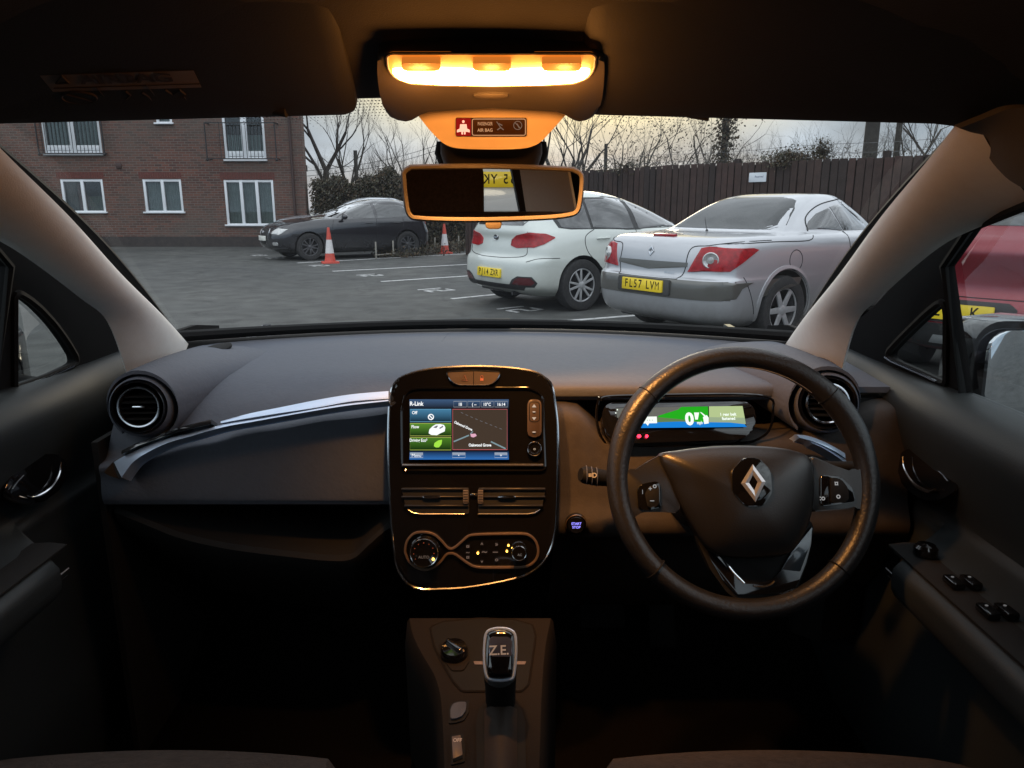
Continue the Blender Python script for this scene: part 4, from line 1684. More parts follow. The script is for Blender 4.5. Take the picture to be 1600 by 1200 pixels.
# chain-link and coiled wire along the top of the fence
M_WIRE = mat('galvanised_wire', (.09, .09, .09), .5, .5)
wm = MB()
tt = -2.0
path = []
while tt < 7.2:
    a = tt * 2 * math.pi / .30
    path.append(FO + fdir0 * (tt + .09 * math.cos(a)) + fn * (-.1 + .08 * math.sin(a)) + V((0, 0, 2.14 + .085 * math.sin(a + .5) + .03 * math.sin(tt * 1.3))))
    tt += .018
wm.tube(path, .0038, M_WIRE, 3)
for z in (2.1, 2.24):
    wm.tube([FO + fdir0 * (-2 + i * .5) - fn * .1 + V((0, 0, z + .015 * math.sin(i))) for i in range(20)], .004, M_WIRE, 3)
tag(wm.build('coiled_wire', None, FO), 'coils of thin security wire along the top of the timber fence', 'wire')

# ------------------------------------------------------------------ bare trees
M_BARK = mat('bark_dark', (.038, .032, .026), .9, var=(9, .7, (.08, .075, .06)))
M_BARK2 = mat('bark_grey_brown', (.06, .05, .042), .9, var=(9, .7, (.03, .025, .02)))
M_LEAFD = mat('ivy_leaf_dark', (.040, .044, .022), .6, var=(3, .8, (.085, .062, .035)))
M_LEAFB = mat('dead_leaf_brown', (.10, .065, .035), .8, var=(4, .8, (.05, .035, .02)))


def grow(mb, tw, p, d, L_, r, depth, rng, spread, m, up=.15, stop=.004):
    k = 4
    pts = [p]
    rs = [r]
    q, dd = p.copy(), d.copy()
    for i in range(k):
        dd = (dd + V((rng.gauss(0, .085), rng.gauss(0, .085), rng.gauss(up * .3, .06)))).normalized()
        q = q + dd * L_ / k
        pts.append(q.copy())
        rs.append(lerp(r, r * .62, (i + 1) / k))
    (mb if r > .02 else tw).tube(pts, rs, m, 6 if r > .05 else (4 if r > .015 else 3), caps=False)
    if depth <= 0 or r < stop:
        return
    nb_ = rng.choice((2, 3, 3)) if depth > 1 else rng.choice((3, 4, 5))
    for i in range(nb_):
        f = rng.uniform(.35, 1.0) if i else 1.0
        idx = min(k, max(1, int(round(f * k))))
        az = rng.uniform(0, 2 * math.pi)
        sp__ = rng.uniform(.35, 1.0) * spread
        ax = dd.orthogonal().normalized()
        ax = Matrix.Rotation(az, 3, dd) @ ax
        nd = (Matrix.Rotation(sp__, 3, ax) @ dd)
        nd = (nd + V((0, 0, up))).normalized()
        grow(mb, tw, pts[idx].copy(), nd, L_ * rng.uniform(.62, .86), rs[idx] * rng.uniform(.5, .72), depth - 1, rng, spread, m, up, stop)


def tree(x, y, h, seed, label, lean=(0, 0), r=.14, depth=6, spread=.75, m=None, trunk=.32, up=.15):
    rng = random.Random(seed)
    root = thing('bare_tree', label, 'tree', (x, y, 0), 0, 'bare winter trees beyond the fence')
    a, b = MB(), MB()
    m = m or M_BARK
    d = V((lean[0], lean[1], 1)).normalized()
    base = V((0, 0, -.1))
    k = 5
    L0 = h * trunk
    pts = [base + d * L0 * i / k + V((rng.gauss(0, .03), rng.gauss(0, .03), 0)) * (i > 0) for i in range(k + 1)]
    rs = [r * (1.25 - .45 * i / k) for i in range(k + 1)]
    t_ = MB()
    t_.tube(pts, rs, m, 9)
    t_.build('trunk', root)
    n0 = rng.choice((3, 4))
    for i in range(n0):
        az = 2 * math.pi * i / n0 + rng.uniform(-.4, .4)
        nd = (d + V((math.cos(az), math.sin(az), 0)) * rng.uniform(.3, .75)).normalized()
        grow(a, b, pts[-1 if i < 2 else -2].copy(), nd, h * .24, rs[-1] * rng.uniform(.55, .85), depth - 1, rng, spread, m, up)
    if a.v:
        a.build('branches', root)
    if b.v:
        b.build('twigs', root)
    return root


def leaves(mb, pts, n, s, rng, mats):
    for i in range(n):
        p = pts(rng)
        a = V((rng.gauss(0, 1), rng.gauss(0, 1), rng.gauss(0, 1))).normalized()
        b = a.orthogonal().normalized()
        c = a.cross(b)
        k = s * rng.uniform(.6, 1.4)
        mb.add([p + b * k, p + c * k * .6 + a * k * .15, p - b * k, p - c * k * .6 + a * k * .1], [(0, 1, 2, 3)], rng.choice(mats), False)


def at(u, y):
    return P(u, 300, y).x


tree(at(516, 27), 27, 6.4, 11, 'bare pollarded tree just right of the brick block, leaning slightly, above the hedge', (-.05, 0), .13, 7, .7, M_BARK2, .40)
tree(at(545, 31), 31, 6.8, 31, 'thin bare tree behind the hedge, between the brick block tree and the pole', (.05, 0), .09, 6, .7)
tree(at(642, 27), 27, 6.0, 12, 'bushy bare tree above the left end of the interior mirror', (.02, 0), .075, 7, .75, M_BARK, .30)
tree(at(676, 30), 30, 6.2, 13, 'thin bare tree half hidden by the overhead console, left side', (.12, 0), .08, 6, .7, M_BARK, .32)
tree(at(600, 33), 33, 5.6, 14, 'slim bare sapling behind the hedge, left of the interior mirror', (-.1, 0), .06, 6, .7)
tree(at(852, 19), 19.5, 5.6, 15, 'bare tree leaning right, beside the right end of the interior mirror', (.35, 0), .10, 7, .85, M_BARK, .30)
for i, (u, y, h, r, dp, lb) in enumerate(((968, 20, 4.6, .06, 7, 'bare scrub tree against the yellow sky, nearest the interior mirror'),
                                      (1008, 19, 4.8, .07, 7, 'bushy bare tree over the fence, left of the right sun visor clip'),
                                      (1052, 21, 5.2, .08, 7, 'dense bare tree over the fence, behind the white car roof'),
                                      (1088, 19, 4.9, .07, 7, 'dark bare tree right under the right sun visor clip'),
                                      (1120, 18, 4.4, .06, 7, 'bare tree hugging the ivy covered pole on its left'),
                                      (1425, 13.5, 4.4, .07, 6, 'bare tree just right of the thick post above the fence'),
                                      (1470, 13, 4.6, .08, 6, 'spreading bare tree over the fence near the driver side pillar'),
                                      (1515, 13.5, 4.4, .08, 6, 'bare tree at the top right corner of the windscreen'))):
    tr0 = tree(at(u, y), y, h, 50 + i, lb, (ri.uniform(-.08, .08), 0), r * .55, dp if dp < 7 else 7, 1.0, M_BARK if i % 2 else M_BARK2, .40, .12)
    if i < 5:
        lf_ = MB()
        rl_2 = random.Random(200 + i)
        leaves(lf_, lambda q: V((q.gauss(0, .42), q.gauss(0, .35), h * q.uniform(.42, .98))), 420, .026, rl_2, [M_LEAFD, M_LEAFB, M_BARK])
        lf_.build('dead_leaves', tr0, recalc=False)


# ------------------------------------------------------------------ leafy masses
tree(15.5, 8.5, 8.5, 71, 'bare tree out of sight right, reflected in the windows of the silver coupe', (0, 0), .16, 7, .9, M_BARK, .30)
tree(19.0, 12.5, 9.5, 72, 'bare tree far right out of sight, reflected in the white hatchback windows', (0, 0), .18, 7, .9, M_BARK, .30)

rng = random.Random(5)
hedge = thing('ivy_hedge', 'dark overgrown ivy hedge behind the black car, between brick block and interior mirror', 'hedge', (-3.5, 24, 0))
HO = V((-3.5, 24, 0))
hx0, hx1 = bx1 + .1, at(735, 21)


def hedge_top(x):
    u = (x - hx0) / (hx1 - hx0)
    return 1.75 + .45 * math.sin(u * 2.4 + .3) + .14 * math.sin(u * 17) + .09 * math.sin(u * 41 + 1)


def hp(r_):
    u = r_.random()
    x = lerp(hx0, hx1, u)
    zt = hedge_top(x)
    z = zt * (1 - r_.random() ** 1.6)
    y = 23.6 - x * .12 + r_.gauss(0, .28) + .5 * (z / zt) ** 2 * .5
    return V((x, y, max(.02, z + r_.gauss(0, .06))))


hm = MB()
leaves(hm, hp, 42000, .036, rng, [M_LEAFD, M_LEAFD, M_LEAFB, M_BARK])
hm.build('foliage', hedge, HO, recalc=False)
hc = MB()
core = []
for i in range(20):
    x = lerp(hx0, hx1, i / 19)
    core.append([V((x, 23.75 - x * .12, 0)), V((x, 23.8 - x * .12, hedge_top(x) * .5)), V((x, 24.0 - x * .12, hedge_top(x) * .86))])
hc.slab(core, (0, .4, 0), M_BARK)
hc.build('stems_mass', hedge, HO)
ht = MB()
for i in range(110):
    x = rng.uniform(hx0, hx1)
    p = V((x, 23.9 - x * .12, hedge_top(x) * .8))
    grow(ht, ht, p, V((rng.gauss(0, .25), 0, 1)).normalized(), rng.uniform(.35, .8), .009, 2, rng, .6, M_BARK, .1, .001)
ht.build('twigs', hedge, HO, recalc=False)


def ivy_clump(name, c, rad, n, label, rng, cat='plant', s=.022):
    mb = MB()
    c = V(c)
    leaves(mb, lambda r_: c + V((r_.gauss(0, rad[0] * .5), r_.gauss(0, rad[1] * .5), r_.gauss(0, rad[2] * .5))), n, s, rng, [M_LEAFD, M_LEAFD, M_LEAFB])
    for i in range(10):
        grow(mb, mb, c - V((0, 0, rad[2] * .6)), V((rng.gauss(0, .6), rng.gauss(0, .3), 1)).normalized(), rad[2] * .9, .008, 2, rng, .7, M_BARK, .1, .001)
    o = mb.build(name, None, c, recalc=False)
    return tag(o, label, cat)


def on_fence(u, z):
    q = fence_pt(u, 262)
    return (q.x - fn.x * .12, q.y - fn.y * .12, z)


ivy_clump('ivy_clump', on_fence(1228, 2.06), (.40, .2, .15), 1500, 'round dark ivy clump spilling over the fence top, right of the white notice', rng)
ivy_clump('ivy_clump', on_fence(1276, 2.14), (.16, .12, .20), 420, 'narrow pointed ivy clump on the fence top, right of the round one', rng)
ivy_clump('ivy_clump', on_fence(985, 2.05), (.9, .2, .18), 500, 'long ragged strip of dead climber on the fence top near the interior mirror', rng)

bram = MB()
for i in range(260):
    tt = rng.uniform(-3.5, 7.5)
    q0 = FO + fdir0 * tt - fn * rng.uniform(.05, .5) + V((0, 0, 1.85))
    grow(bram, bram, q0, V((rng.gauss(0, .5), rng.gauss(0, .3), 1)).normalized(), rng.uniform(.18, .42), .006, 2, rng, .8, M_BARK, .05, .001)
leaves(bram, lambda r_: FO + fdir0 * r_.uniform(-3.5, 7.5) - fn * r_.uniform(.05, .5) + V((0, 0, 1.95 + abs(r_.gauss(0, .12)))), 1500, .016, rng, [M_LEAFD, M_LEAFB])
tag(bram.build('bramble', None, FO, recalc=False), 'fine tangled bramble stems showing along the whole top of the timber fence', 'plant')

# ------------------------------------------------------------------ poles and overhead wires
M_POLE = mat('weathered_pole', (.05, .045, .038), .85, var=(6, .6))


def pole(u, v_top, y, r, label, name='utility_pole', ivy=False):
    b = P(u, v_top, y)
    mb = MB()
    root = thing(name, label, 'pole', (b.x, y, 0), 0, 'posts standing beyond the fence')
    mb.tube([V((0, 0, -.1)), V((0, 0, b.z * .5)), V((0, 0, b.z))], [r * 1.1, r, r * .92], M_POLE, 10)
    mb.build('pole_shaft', root)
    if ivy:
        lm = MB()
        rg_ = random.Random(9)
        leaves(lm, lambda q: V((q.gauss(0, .13), q.gauss(0, .13), q.uniform(1.8, b.z) )), 1500, .04, rg_, [M_LEAFD, M_LEAFB, M_BARK])
        lm.build('ivy', root, recalc=False)
    return root


pole(555, 235, 26, .07, 'short dark pole rising from the hedge, left of the interior mirror')
pole(947, 225, 19, .045, 'thin pole against the yellow sky over the fence, right of the interior mirror')
pole(1137, 150, 19, .085, 'ivy covered pole over the fence behind the dense bare trees', ivy=True)
pole(1372, 120, 13.4, .125, 'thick square cut post rising behind the fence above the silver coupe')
pole(1411, 150, 15, .06, 'slim leaning post just right of the thick post')
wr_ = MB()
for (u0, v0, u1, v1, y0, y1) in ((470, 268, 720, 214, 40, 46), (470, 276, 720, 222, 40, 46), (500, 243, 556, 246, 26.5, 26)):
    a, b = P(u0, v0, y0), P(u1, v1, y1)
    wr_.tube([a.lerp(b, i / 10) - V((0, 0, .35 * math.sin(math.pi * i / 10))) for i in range(11)], .014, M_WIRE, 4)
a = P(470, 268, 40)
tag(wr_.build('overhead_wires', None, a), 'thin overhead wires crossing the sky above the hedge', 'wire')

# ------------------------------------------------------------------ traffic cones
M_CONE_O = mat('cone_red', (.62, .075, .045), .5, var=(12, .5, (.3, .06, .05)))
M_CONE_W = mat('cone_white_band', (.72, .70, .70), .45, var=(15, .4, (.4, .38, .36)))


def cone(label, p, h):
    root = thing('traffic_cone', label, 'traffic cone', p, R(20), 'traffic cones in the bays')
    b = MB()
    b.ext([V((x, y, 0)) for x, y in rrect(.36 * h / .75, .36 * h / .75, .05)], V((0, 0, .035)), M_CONE_O, .01)
    b.lathe([(.13, .03), (.118, .08), (.105, .17), (.098, .22)], (0, 0, 0), (0, 0, 1), M_CONE_O, 24)
    b.lathe([(.060, h * .66), (.030, h - .03), (.024, h), (.014, h)], (0, 0, 0), (0, 0, 1), M_CONE_O, 24)
    b.build('cone_body', root)
    s_ = MB()
    s_.lathe([(.099, .222), (.062, h * .66 - .002)], (0, 0, 0), (0, 0, 1), M_CONE_W, 24)
    s_.build('reflective_band', root)
    return root


p = G(516, 411)
cone('red and white traffic cone in front of the black hatchback door', (p.x, p.y, 0), .80)
p = G(695, 396)
cone('red and white traffic cone further back, just left of the white hatchback', (p.x, p.y, 0), .80)

# ------------------------------------------------------------------ low posts and rail added in place of pale windscreen reflections
br_ = MB()
bpts = []
M_GALV = mat('reflection_post_pale', (.30, .28, .24), .7, var=(8, .5))
A_, B_ = G(588, 405), G(717, 391)
barrier = thing('reflection_posts', 'row of low pale posts standing in for windscreen reflections, left of the white hatchback', 'barrier', A_)
for u in (588, 615, 637, 660, 680, 717):
    f = (u - 588) / (717 - 588)
    ff = f * A_.y / (A_.y * f + B_.y * (1 - f)) if True else f
    q = A_.lerp(B_, ff)
    pb = MB()
    pb.box(q + V((0, 0, .21)), (.035, .035, .42), M_GALV, bev=.006)
    pb.build('post', barrier, A_)
rl = MB()
rl.tube([A_.lerp(B_, i / 8) + V((0, -.03, .10)) for i in range(9)], .012, M_GALV, 6)
rl.build('rail', barrier, A_)
# low dark planting behind the posts
lp = MB()
rg2 = random.Random(21)
leaves(lp, lambda r_: A_.lerp(B_, r_.uniform(-.1, 1.15)) + V((r_.gauss(.5, .3), r_.uniform(.5, 1.9), abs(r_.gauss(0, .10)) + .02)), 9000, .03, rg2, [M_LEAFD, M_BARK, M_LEAFB])
ol = lp.build('ground_cover', None, A_, recalc=False)
ol['kind'] = 'stuff'
ol['label'] = 'low dark planting behind the pale posts'
# ================================================================== our own car
CX = -0.05
OWN = V((CX, 0.3, 0))
own = thing('electric_car', 'our own right-hand-drive hatchback seen from inside, dark dashboard, amber roof lamp lit', 'car', OWN)


def fin(mb, name, parent=None, **kw):
    return mb.build(name, parent or own, OWN, **kw)


M_DASH = mat('dash_soft_plastic', (.078, .086, .108), .72, bump=(170, .5, .0012), var=(55, .35, (.060, .066, .084)))
M_DASH2 = mat('dash_lower_plastic', (.013, .0125, .0125), .75, spec=.2, bump=(420, .25, .0006))
M_FACE = mat('dash_face_woven', (.046, .040, .037), .7, spec=.3, bump=(300, .4, .0006), var=(40, .5, (.02, .018, .018)))
M_BEIGE = mat('pillar_fabric_beige', (.78, .75, .70), .85, bump=(500, .4, .0006), var=(60, .25, (.64, .59, .53)))
M_HEAD = mat('headliner_fabric', (.022, .018, .015), .9, bump=(600, .5, .0008), var=(80, .35, (.015, .012, .010)))
M_VISOR = mat('sun_visor_vinyl', (.010, .008, .007), .75, bump=(500, .4, .0006))
M_GLOSS = mat('piano_black', (.004, .004, .0045), .07, coat=.6, bump=(3, .03, .002))
M_SATIN = mat('satin_chrome', (.62, .64, .67), .16, 1.0)
M_BLADE = mat('blade_metal_sky_tint', (.58, .70, .88), .30, .5)  # bluish base colour stands in for sky reflected by the metal
M_LEATH = mat('wheel_leather', (.009, .009, .010), .36, bump=(260, .55, .0012), var=(25, .3, (.022, .021, .021)))
M_AIRB = mat('airbag_cover_plastic', (.011, .0105, .0105), .36, spec=.55, bump=(500, .3, .0006))
M_RUB = mat('black_rubber', (.006, .006, .006), .7, spec=.18)
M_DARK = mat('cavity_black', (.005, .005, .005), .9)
M_CARPET = mat('carpet_black', (.005, .0045, .0045), 1.0, spec=.02, bump=(300, .8, .003))
M_SEAT = mat('seat_cloth_dark', (.022, .015, .012), .95, bump=(260, .7, .002), var=(90, .6, (.055, .042, .036)))
M_DOOR = mat('door_plastic', (.017, .021, .023), .55, spec=.35, bump=(420, .3, .0006))
M_BODY = paint('own_grey_paint', (.06, .065, .07), .5, .25)

# ---- windscreen opening
HALF_B, HALF_T = .605, .545


def ws_bottom(t):          # t -1..1
    x = CX + t * HALF_B
    return V((x, 1.78 - .33 * abs(t) ** 2.3, .990 + .028 * abs(t) ** 2.5))


def ws_top(t):
    x = CX + t * HALF_T
    return V((x, .985 - .10 * t * t, 1.412 - .046 * t * t))


M_WS = glass_mat('windscreen_glass', (.96, .97, .965), .4, .04, (.42, .42, .40))
ws = MB()
rows = []
for i in range(17):
    s_ = i / 16
    row = []
    for j in range(33):
        t = -1 + 2 * j / 32
        p = ws_bottom(t * 1.03).lerp(ws_top(t * 1.05), s_)
        bulge = .035 * math.sin(math.pi * s_) * (1 - .3 * t * t)
        row.append(p + V((0, .42, .9)) * bulge)
    rows.append(row)
wsrows = rows
fs_rows = []
ws.add([p for r_ in rows for p in r_], [(i * 33 + j, i * 33 + j + 1, (i + 1) * 33 + j + 1, (i + 1) * 33 + j) for i in range(16) for j in range(32)], M_WS)
wso = fin(ws, 'windscreen', recalc=False)


def ws_pt(s_, t, off=0.0):
    fi, fj = s_ * 16, (t + 1) * 16
    i, j = min(15, int(fi)), min(31, int(fj))
    a, b = fi - i, fj - j
    r0 = wsrows[i][j].lerp(wsrows[i][j + 1], b)
    r1 = wsrows[i + 1][j].lerp(wsrows[i + 1][j + 1], b)
    return r0.lerp(r1, a) + V((0, -.42, -.9)) * off


# black printed dots along the top edge of the glass
fd = MB()
M_FRIT = mat('frit_dots', (.01, .01, .01), .6)
nrow = 11
for i in range(nrow):
    s_ = .995 - i * .0085
    rad = .0017 * (1 - .62 * i / nrow)
    cnt = 130
    for j in range(cnt):
        t = -.52 + 1.04 * (j + .5 * (i % 2)) / cnt
        if i > 7 and (j + i) % 2:
            continue
        c = ws_pt(s_, t, .002)
        dx, dy = V((1, 0, 0)), (ws_pt(min(1, s_ + .004), t, .002) - c).normalized()
        fd.add([c + (dx * math.cos(a) + dy * math.sin(a)) * rad for a in [math.pi / 3 * k for k in range(6)]], [(0, 1, 2, 3, 4, 5)], M_FRIT, False)
fin(fd, 'frit_band', wso, recalc=False)
# black edge seals
sl = MB()
lft = [ws_pt(i / 20, -.985, .006) for i in range(21)]
rgt = [ws_pt(i / 20, .985, .006) for i in range(21)]
sl.tube(lft, .0085, M_RUB, 8)
sl.tube(rgt, .0085, M_RUB, 8)
sl.tube([ws_pt(.012, -1 + 2 * i / 40, .004) for i in range(41)], .011, M_RUB, 8)
fin(sl, 'windscreen_seal')

# ---- pillars


def pillar(sg):
    mb = MB()
    X = lambda x: CX + sg * x
    # inner edge (glass side), and door-side edge
    A = [(.598, 1.46, .995), (.583, 1.33, 1.075), (.566, 1.17, 1.165), (.553, 1.03, 1.255), (.545, .91, 1.326), (.541, .835, 1.376)]
    B = []
    for u_, v_, y_ in ((1312, 590, 1.29), (1322, 525, 1.25), (1352, 485, 1.19), (1392, 450, 1.11), (1465, 388, 1.01), (1545, 348, .94), (1612, 310, .86)):
        q_ = P(u_, v_, y_)
        B.append((q_.x - CX, q_.y, q_.z))
    B = [B[0], V(B[1]).lerp(V(B[2]), .5)[:], V(B[2]).lerp(V(B[3]), .6)[:], B[4], B[5], B[6]]
    A = crm(A, 6)
    B = crm(B, 6)
    rows = []
    for a, b in zip(A, B):
        a, b = V((X(a[0]), a[1], a[2])), V((X(b[0]), b[1], b[2]))
        row = []
        for j in range(13):
            t = j / 12
            p = a.lerp(b, t)
            bul = .028 * math.sin(math.pi * t) ** .8
            p += V((-sg * .72, -.55, .0)) * bul
            row.append(p)
        rows.append(row)
    mb.slab(rows, V((sg * .012, .018, 0)), M_BEIGE)
    # rounded return towards the glass
    o = fin(mb, 'pillar_trim')
    return o


pillar(-1)
pillar(1)

# ---- roof: lining and outer skin


def ceil_z(dx, y):
    dx = abs(dx)
    z = interp([(-1.8, 1.36), (-1.2, 1.45), (-.2, 1.495), (.45, 1.485), (.70, 1.474), (.93, 1.408), (.99, 1.385)], y)
    return z - .045 * (dx / .56) ** 2.2


def head_front(dx):
    return .955 - .30 * dx * dx


hl = MB()
rows = []
for j in range(29):
    dx = -.60 + 1.2 * j / 28
    yf = head_front(dx)
    row = []
    for i in range(34):
        y = lerp(-1.65, yf, (i / 33) ** .7)
        # follow the profile shifted so that the header meets the glass
        z = ceil_z(dx, y + (.955 - yf) * max(0, (y - .2) / (yf - .2)) if y > .2 else y)
        row.append(V((CX + dx, y, z)))
    rows.append(row)
hl.slab(rows, lambda p: V((0, 0, .018)), M_HEAD)
fin(hl, 'headliner')
rsk = MB()
rsk.slab([[p + V((0, .03 if i == len(r_) - 1 else 0, .035)) for i, p in enumerate(r_)] for r_ in rows], lambda p: V((0, 0, .02)), M_BODY)
fin(rsk, 'roof_panel')

# ---- side walls (frames with window openings)


def side_x(z):
    return interp([(.2, .70), (.6, .745), (.95, .735), (1.0, .725), (1.36, .62), (1.5, .575)], z)


M_FRAME = mat('door_frame_black', (.006, .006, .0065), .85, spec=.15)
M_SIDEGL = glass_mat('side_window_glass', (.86, .90, .88), .25, .015)


def side_poly(sg, pix):
    """window outline measured in the photo, put on the plane of that side"""
    fr = Fr((CX + sg * .71, 1.0, 1.05), (0, 1, 0), (-sg * .27, 0, 1))
    out = []
    for u, v in pix:
        q = fr.px(u, v)
        out.append((q.y, q.z))
    return out


QR = [(1478, 466), (1452, 484), (1425, 508), (1401, 532), (1388, 548), (1387, 558), (1398, 565), (1440, 583), (1468, 596), (1478, 600)]
QL = [(22, 455), (40, 464), (62, 480), (88, 506), (108, 534), (119, 556), (119, 566), (110, 572), (70, 590), (30, 604), (22, 606)]
MR = [(1511, 420), (1511, 654)]
for sg, Q in ((1, QR), (-1, QL)):
    q = rpoly(side_poly(sg, Q), .03, 4)
    a, b = side_poly(1, MR)
    fy = a[0] if sg > 0 else a[0] + .0
    # front door window: from the divider back to the B pillar
    top0 = a
    W = [(b[0], .985), (b[0], a[1]), (b[0] - .08, a[1] + .055), (b[0] - .20, a[1] + .085), (b[0] - .36, 1.295), (b[0] - .55, 1.335), (.12, 1.37), (.06, .985)]
    W2 = [(-.10, .99), (-.06, 1.365), (-.55, 1.35), (-.85, 1.25), (-.95, 1.02)]
    outer = [(-1.75, .22), (1.95, .22), (1.95, .96), (1.80, .985), (1.62, .99), (1.46, 1.03), (1.33, 1.09), (1.17, 1.175), (1.03, 1.275), (.93, 1.385), (.80, 1.43), (.5, 1.46), (-1.1, 1.44), (-1.5, 1.36), (-1.75, 1.0)]
    loops = [outer, q, W, W2]
    L3 = [[V((p[0], p[1], 0)) for p in lp_] for lp_ in loops]
    allp = [p for l_ in L3 for p in l_]
    # denser triangulation through a constrained delaunay
    pts2 = [V((p.x, p.y)) for p in allp]
    for i in range(40):
        for jz in (.4, .6, .8, .95):
            pts2.append(V((-1.7 + 3.6 * i / 39, jz)))
    edges = []
    k0 = 0
    for l_ in L3:
        for i in range(len(l_)):
            edges.append((k0 + i, k0 + (i + 1) % len(l_)))
        k0 += len(l_)
    vo, eo, fo, _, _, _ = geometry.delaunay_2d_cdt(pts2, edges, [], 0, 1e-5)

    def inside(p, poly):
        c = False
        for (x0, y0), (x1, y1) in zip(poly, poly[1:] + poly[:1]):
            if (y0 > p.y) != (y1 > p.y) and p.x < (x1 - x0) * (p.y - y0) / (y1 - y0) + x0:
                c = not c
        return c
    keep = []
    for f in fo:
        c = sum((vo[i] for i in f), V((0, 0))) / len(f)
        if inside(c, outer) and not any(inside(c, w) for w in (q, W, W2)):
            keep.append(tuple(f))
    mb = MB()
    th = .014
    vs = [V((CX + sg * side_x(p.y), p.x, p.y)) for p in vo]
    vs2 = [p + V((sg * th, 0, 0)) for p in vs]
    n = len(vs)
    from collections import Counter
    ec = Counter()
    for f in keep:
        for i in range(len(f)):
            ec[tuple(sorted((f[i], f[(i + 1) % len(f)])))] += 1
    mb.add(vs, keep, M_FRAME, False)
    mb.add(vs2, keep, M_BODY, False)
    mb.add(vs + vs2, [(a_, b_, b_ + n, a_ + n) for (a_, b_), c in ec.items() if c == 1], M_FRAME, False)
    fin(mb, 'door_frame', sharp=30)
    for poly, nm in ((q, 'quarter_window'), (W, 'side_window'), (W2, 'side_window')):
        g = MB()
        pts = [V((CX + sg * (side_x(z) + .008), y, z)) for y, z in poly]
        g.add(pts, [tuple(range(len(pts)))], M_SIDEGL, False)
        wo = fin(g, nm, recalc=False)
        rbm = MB()
        rbm.tube([V((CX + sg * (side_x(z) - .002), y, z)) for y, z in poly], .006, M_RUB, 6, True)
        fin(rbm, 'window_seal', wo)
    # slim bright lower bead of the quarter window
    bd = MB()
    low = sorted(q, key=lambda p: p[0])
    bl = [p for p in q if p[1] < 1.06 or p in q[-5:]]
    base_q = side_poly(sg, Q)
    pts = [V((CX + sg * (side_x(z) - .007), y, z)) for y, z in (base_q[5:9] if sg > 0 else base_q[7:10])]
    bd.tube(pts, .0022, M_SATIN, 6)
    fin(bd, 'window_bead')

# ---- dashboard top and faces
HW = .62


def ribz(x):     # height of the bright blade line on the passenger face
    return interp([(-.665, .868), (-.60, .880), (-.50, .905), (-.40, .927), (-.28, .947), (-.12, .966)], x)


def top_far(x):
    t = (x - CX) / HALF_B
    p = ws_bottom(max(-1, min(1, t)))
    return p.y - .012, p.z - .016


def dash_prof(x):
    yb, zb = top_far(x)
    if x < .10 and x > -.30:
        m = 0
    dl = min(1, max(0, (-.30 - x) / .36))          # passenger side end roll
    zr = ribz(x)
    if x < -.12:
        P_ = [(yb, zb), (lerp(yb, 1.36, .5), .984 + .004), (1.36, .984 - .004 * dl), (1.27, .979 - .016 * dl), (1.205, .963 - .03 * dl), (1.168, max(zr + .004, .945 - .05 * dl) if zr < .96 else zr + .002),
              (1.150, zr), (1.128, zr - .006), (1.124, zr - .014), (1.126, lerp(zr, .80, .4)), (1.122, .815), (1.124, .800), (1.135, .793), (1.20, .792), (1.30, .79)]
    else:
        P_ = [(yb, zb), (lerp(yb, 1.36, .5), .988), (1.36, .985), (1.29, .984), (1.235, .983), (1.205, .982),
              (1.192, .979), (1.188, .974), (1.188, .966), (1.19, .960), (1.20, .957), (1.22, .957), (1.26, .957), (1.30, .957), (1.34, .957)]
    return P_


dm = MB()
rows = []
for i in range(36):
    x = -.668 + (-.15 + .668) * i / 35
    rows.append([V((x, y, z)) for y, z in crm(dash_prof(x), 4)])
dm.slab(rows, lambda p: V((0, .012, -.006)), M_DASH)
rows = []
for i in range(30):
    x = -.08 + (.56 + .08) * i / 29
    rows.append([V((x, y, z)) for y, z in crm(dash_prof(x), 3)])
dm.slab(rows, lambda p: V((0, .006, -.006)) if p.z < .975 and p.y < 1.25 else V((0, 0, -.012)), M_DASH)
# centre bridge over the console
rows = []
for i in range(8):
    x = -.16 + .09 * i / 7
    rows.append([V((x, y, z)) for y, z in crm([(top_far(x)[0], top_far(x)[1]), (1.55, .988), (1.36, .985), (1.25, .984), (1.17, .985), (1.15, .97), (1.15, .93)], 4)])
dm.slab(rows, V((0, .01, -.012)), M_DASH)
dash = fin(dm, 'dashboard')
dash['label'] = 'dark dashboard top and passenger face'
# speaker grilles near the pillars
for u, v in ((300, 545), ):
    g = MB()
    c = V((-.585, 1.40, .993))
    g.lathe([(.045, 0), (.045, .004), (.038, .006), (.002, .006)], c, (-.1, -.25, 1), M_DASH2, 24, 1, .55)
    fin(g, 'tweeter_cover')

# lower dash, parcel shelf and footwell
ld = MB()
# black recess box behind the passenger shelf
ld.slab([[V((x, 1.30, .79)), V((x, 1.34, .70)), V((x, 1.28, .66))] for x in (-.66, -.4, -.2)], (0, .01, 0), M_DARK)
lip = [(-.662, 1.14, .786), (-.60, 1.135, .760), (-.55, 1.13, .742), (-.47, 1.12, .728), (-.38, 1.115, .718), (-.30, 1.11, .712), (-.262, 1.11, .716), (-.235, 1.11, .740), (-.205, 1.115, .765), (-.185, 1.12, .770)]
lipc = crm(lip, 5)
rows = []
for p in lipc:
    x, y, z = p
    rows.append([V((x, y + .16, z + .004)), V((x, y + .03, z + .002)), V((x, y + .006, z - .002)), V((x, y, z - .010)), V((x, y + .006, z - .03)), V((x, y + .05, z - .08)), V((x, y + .12, z - .17)), V((x, y + .2, z - .20))])
ld.slab(rows, (0, .008, -.004), M_DASH2)
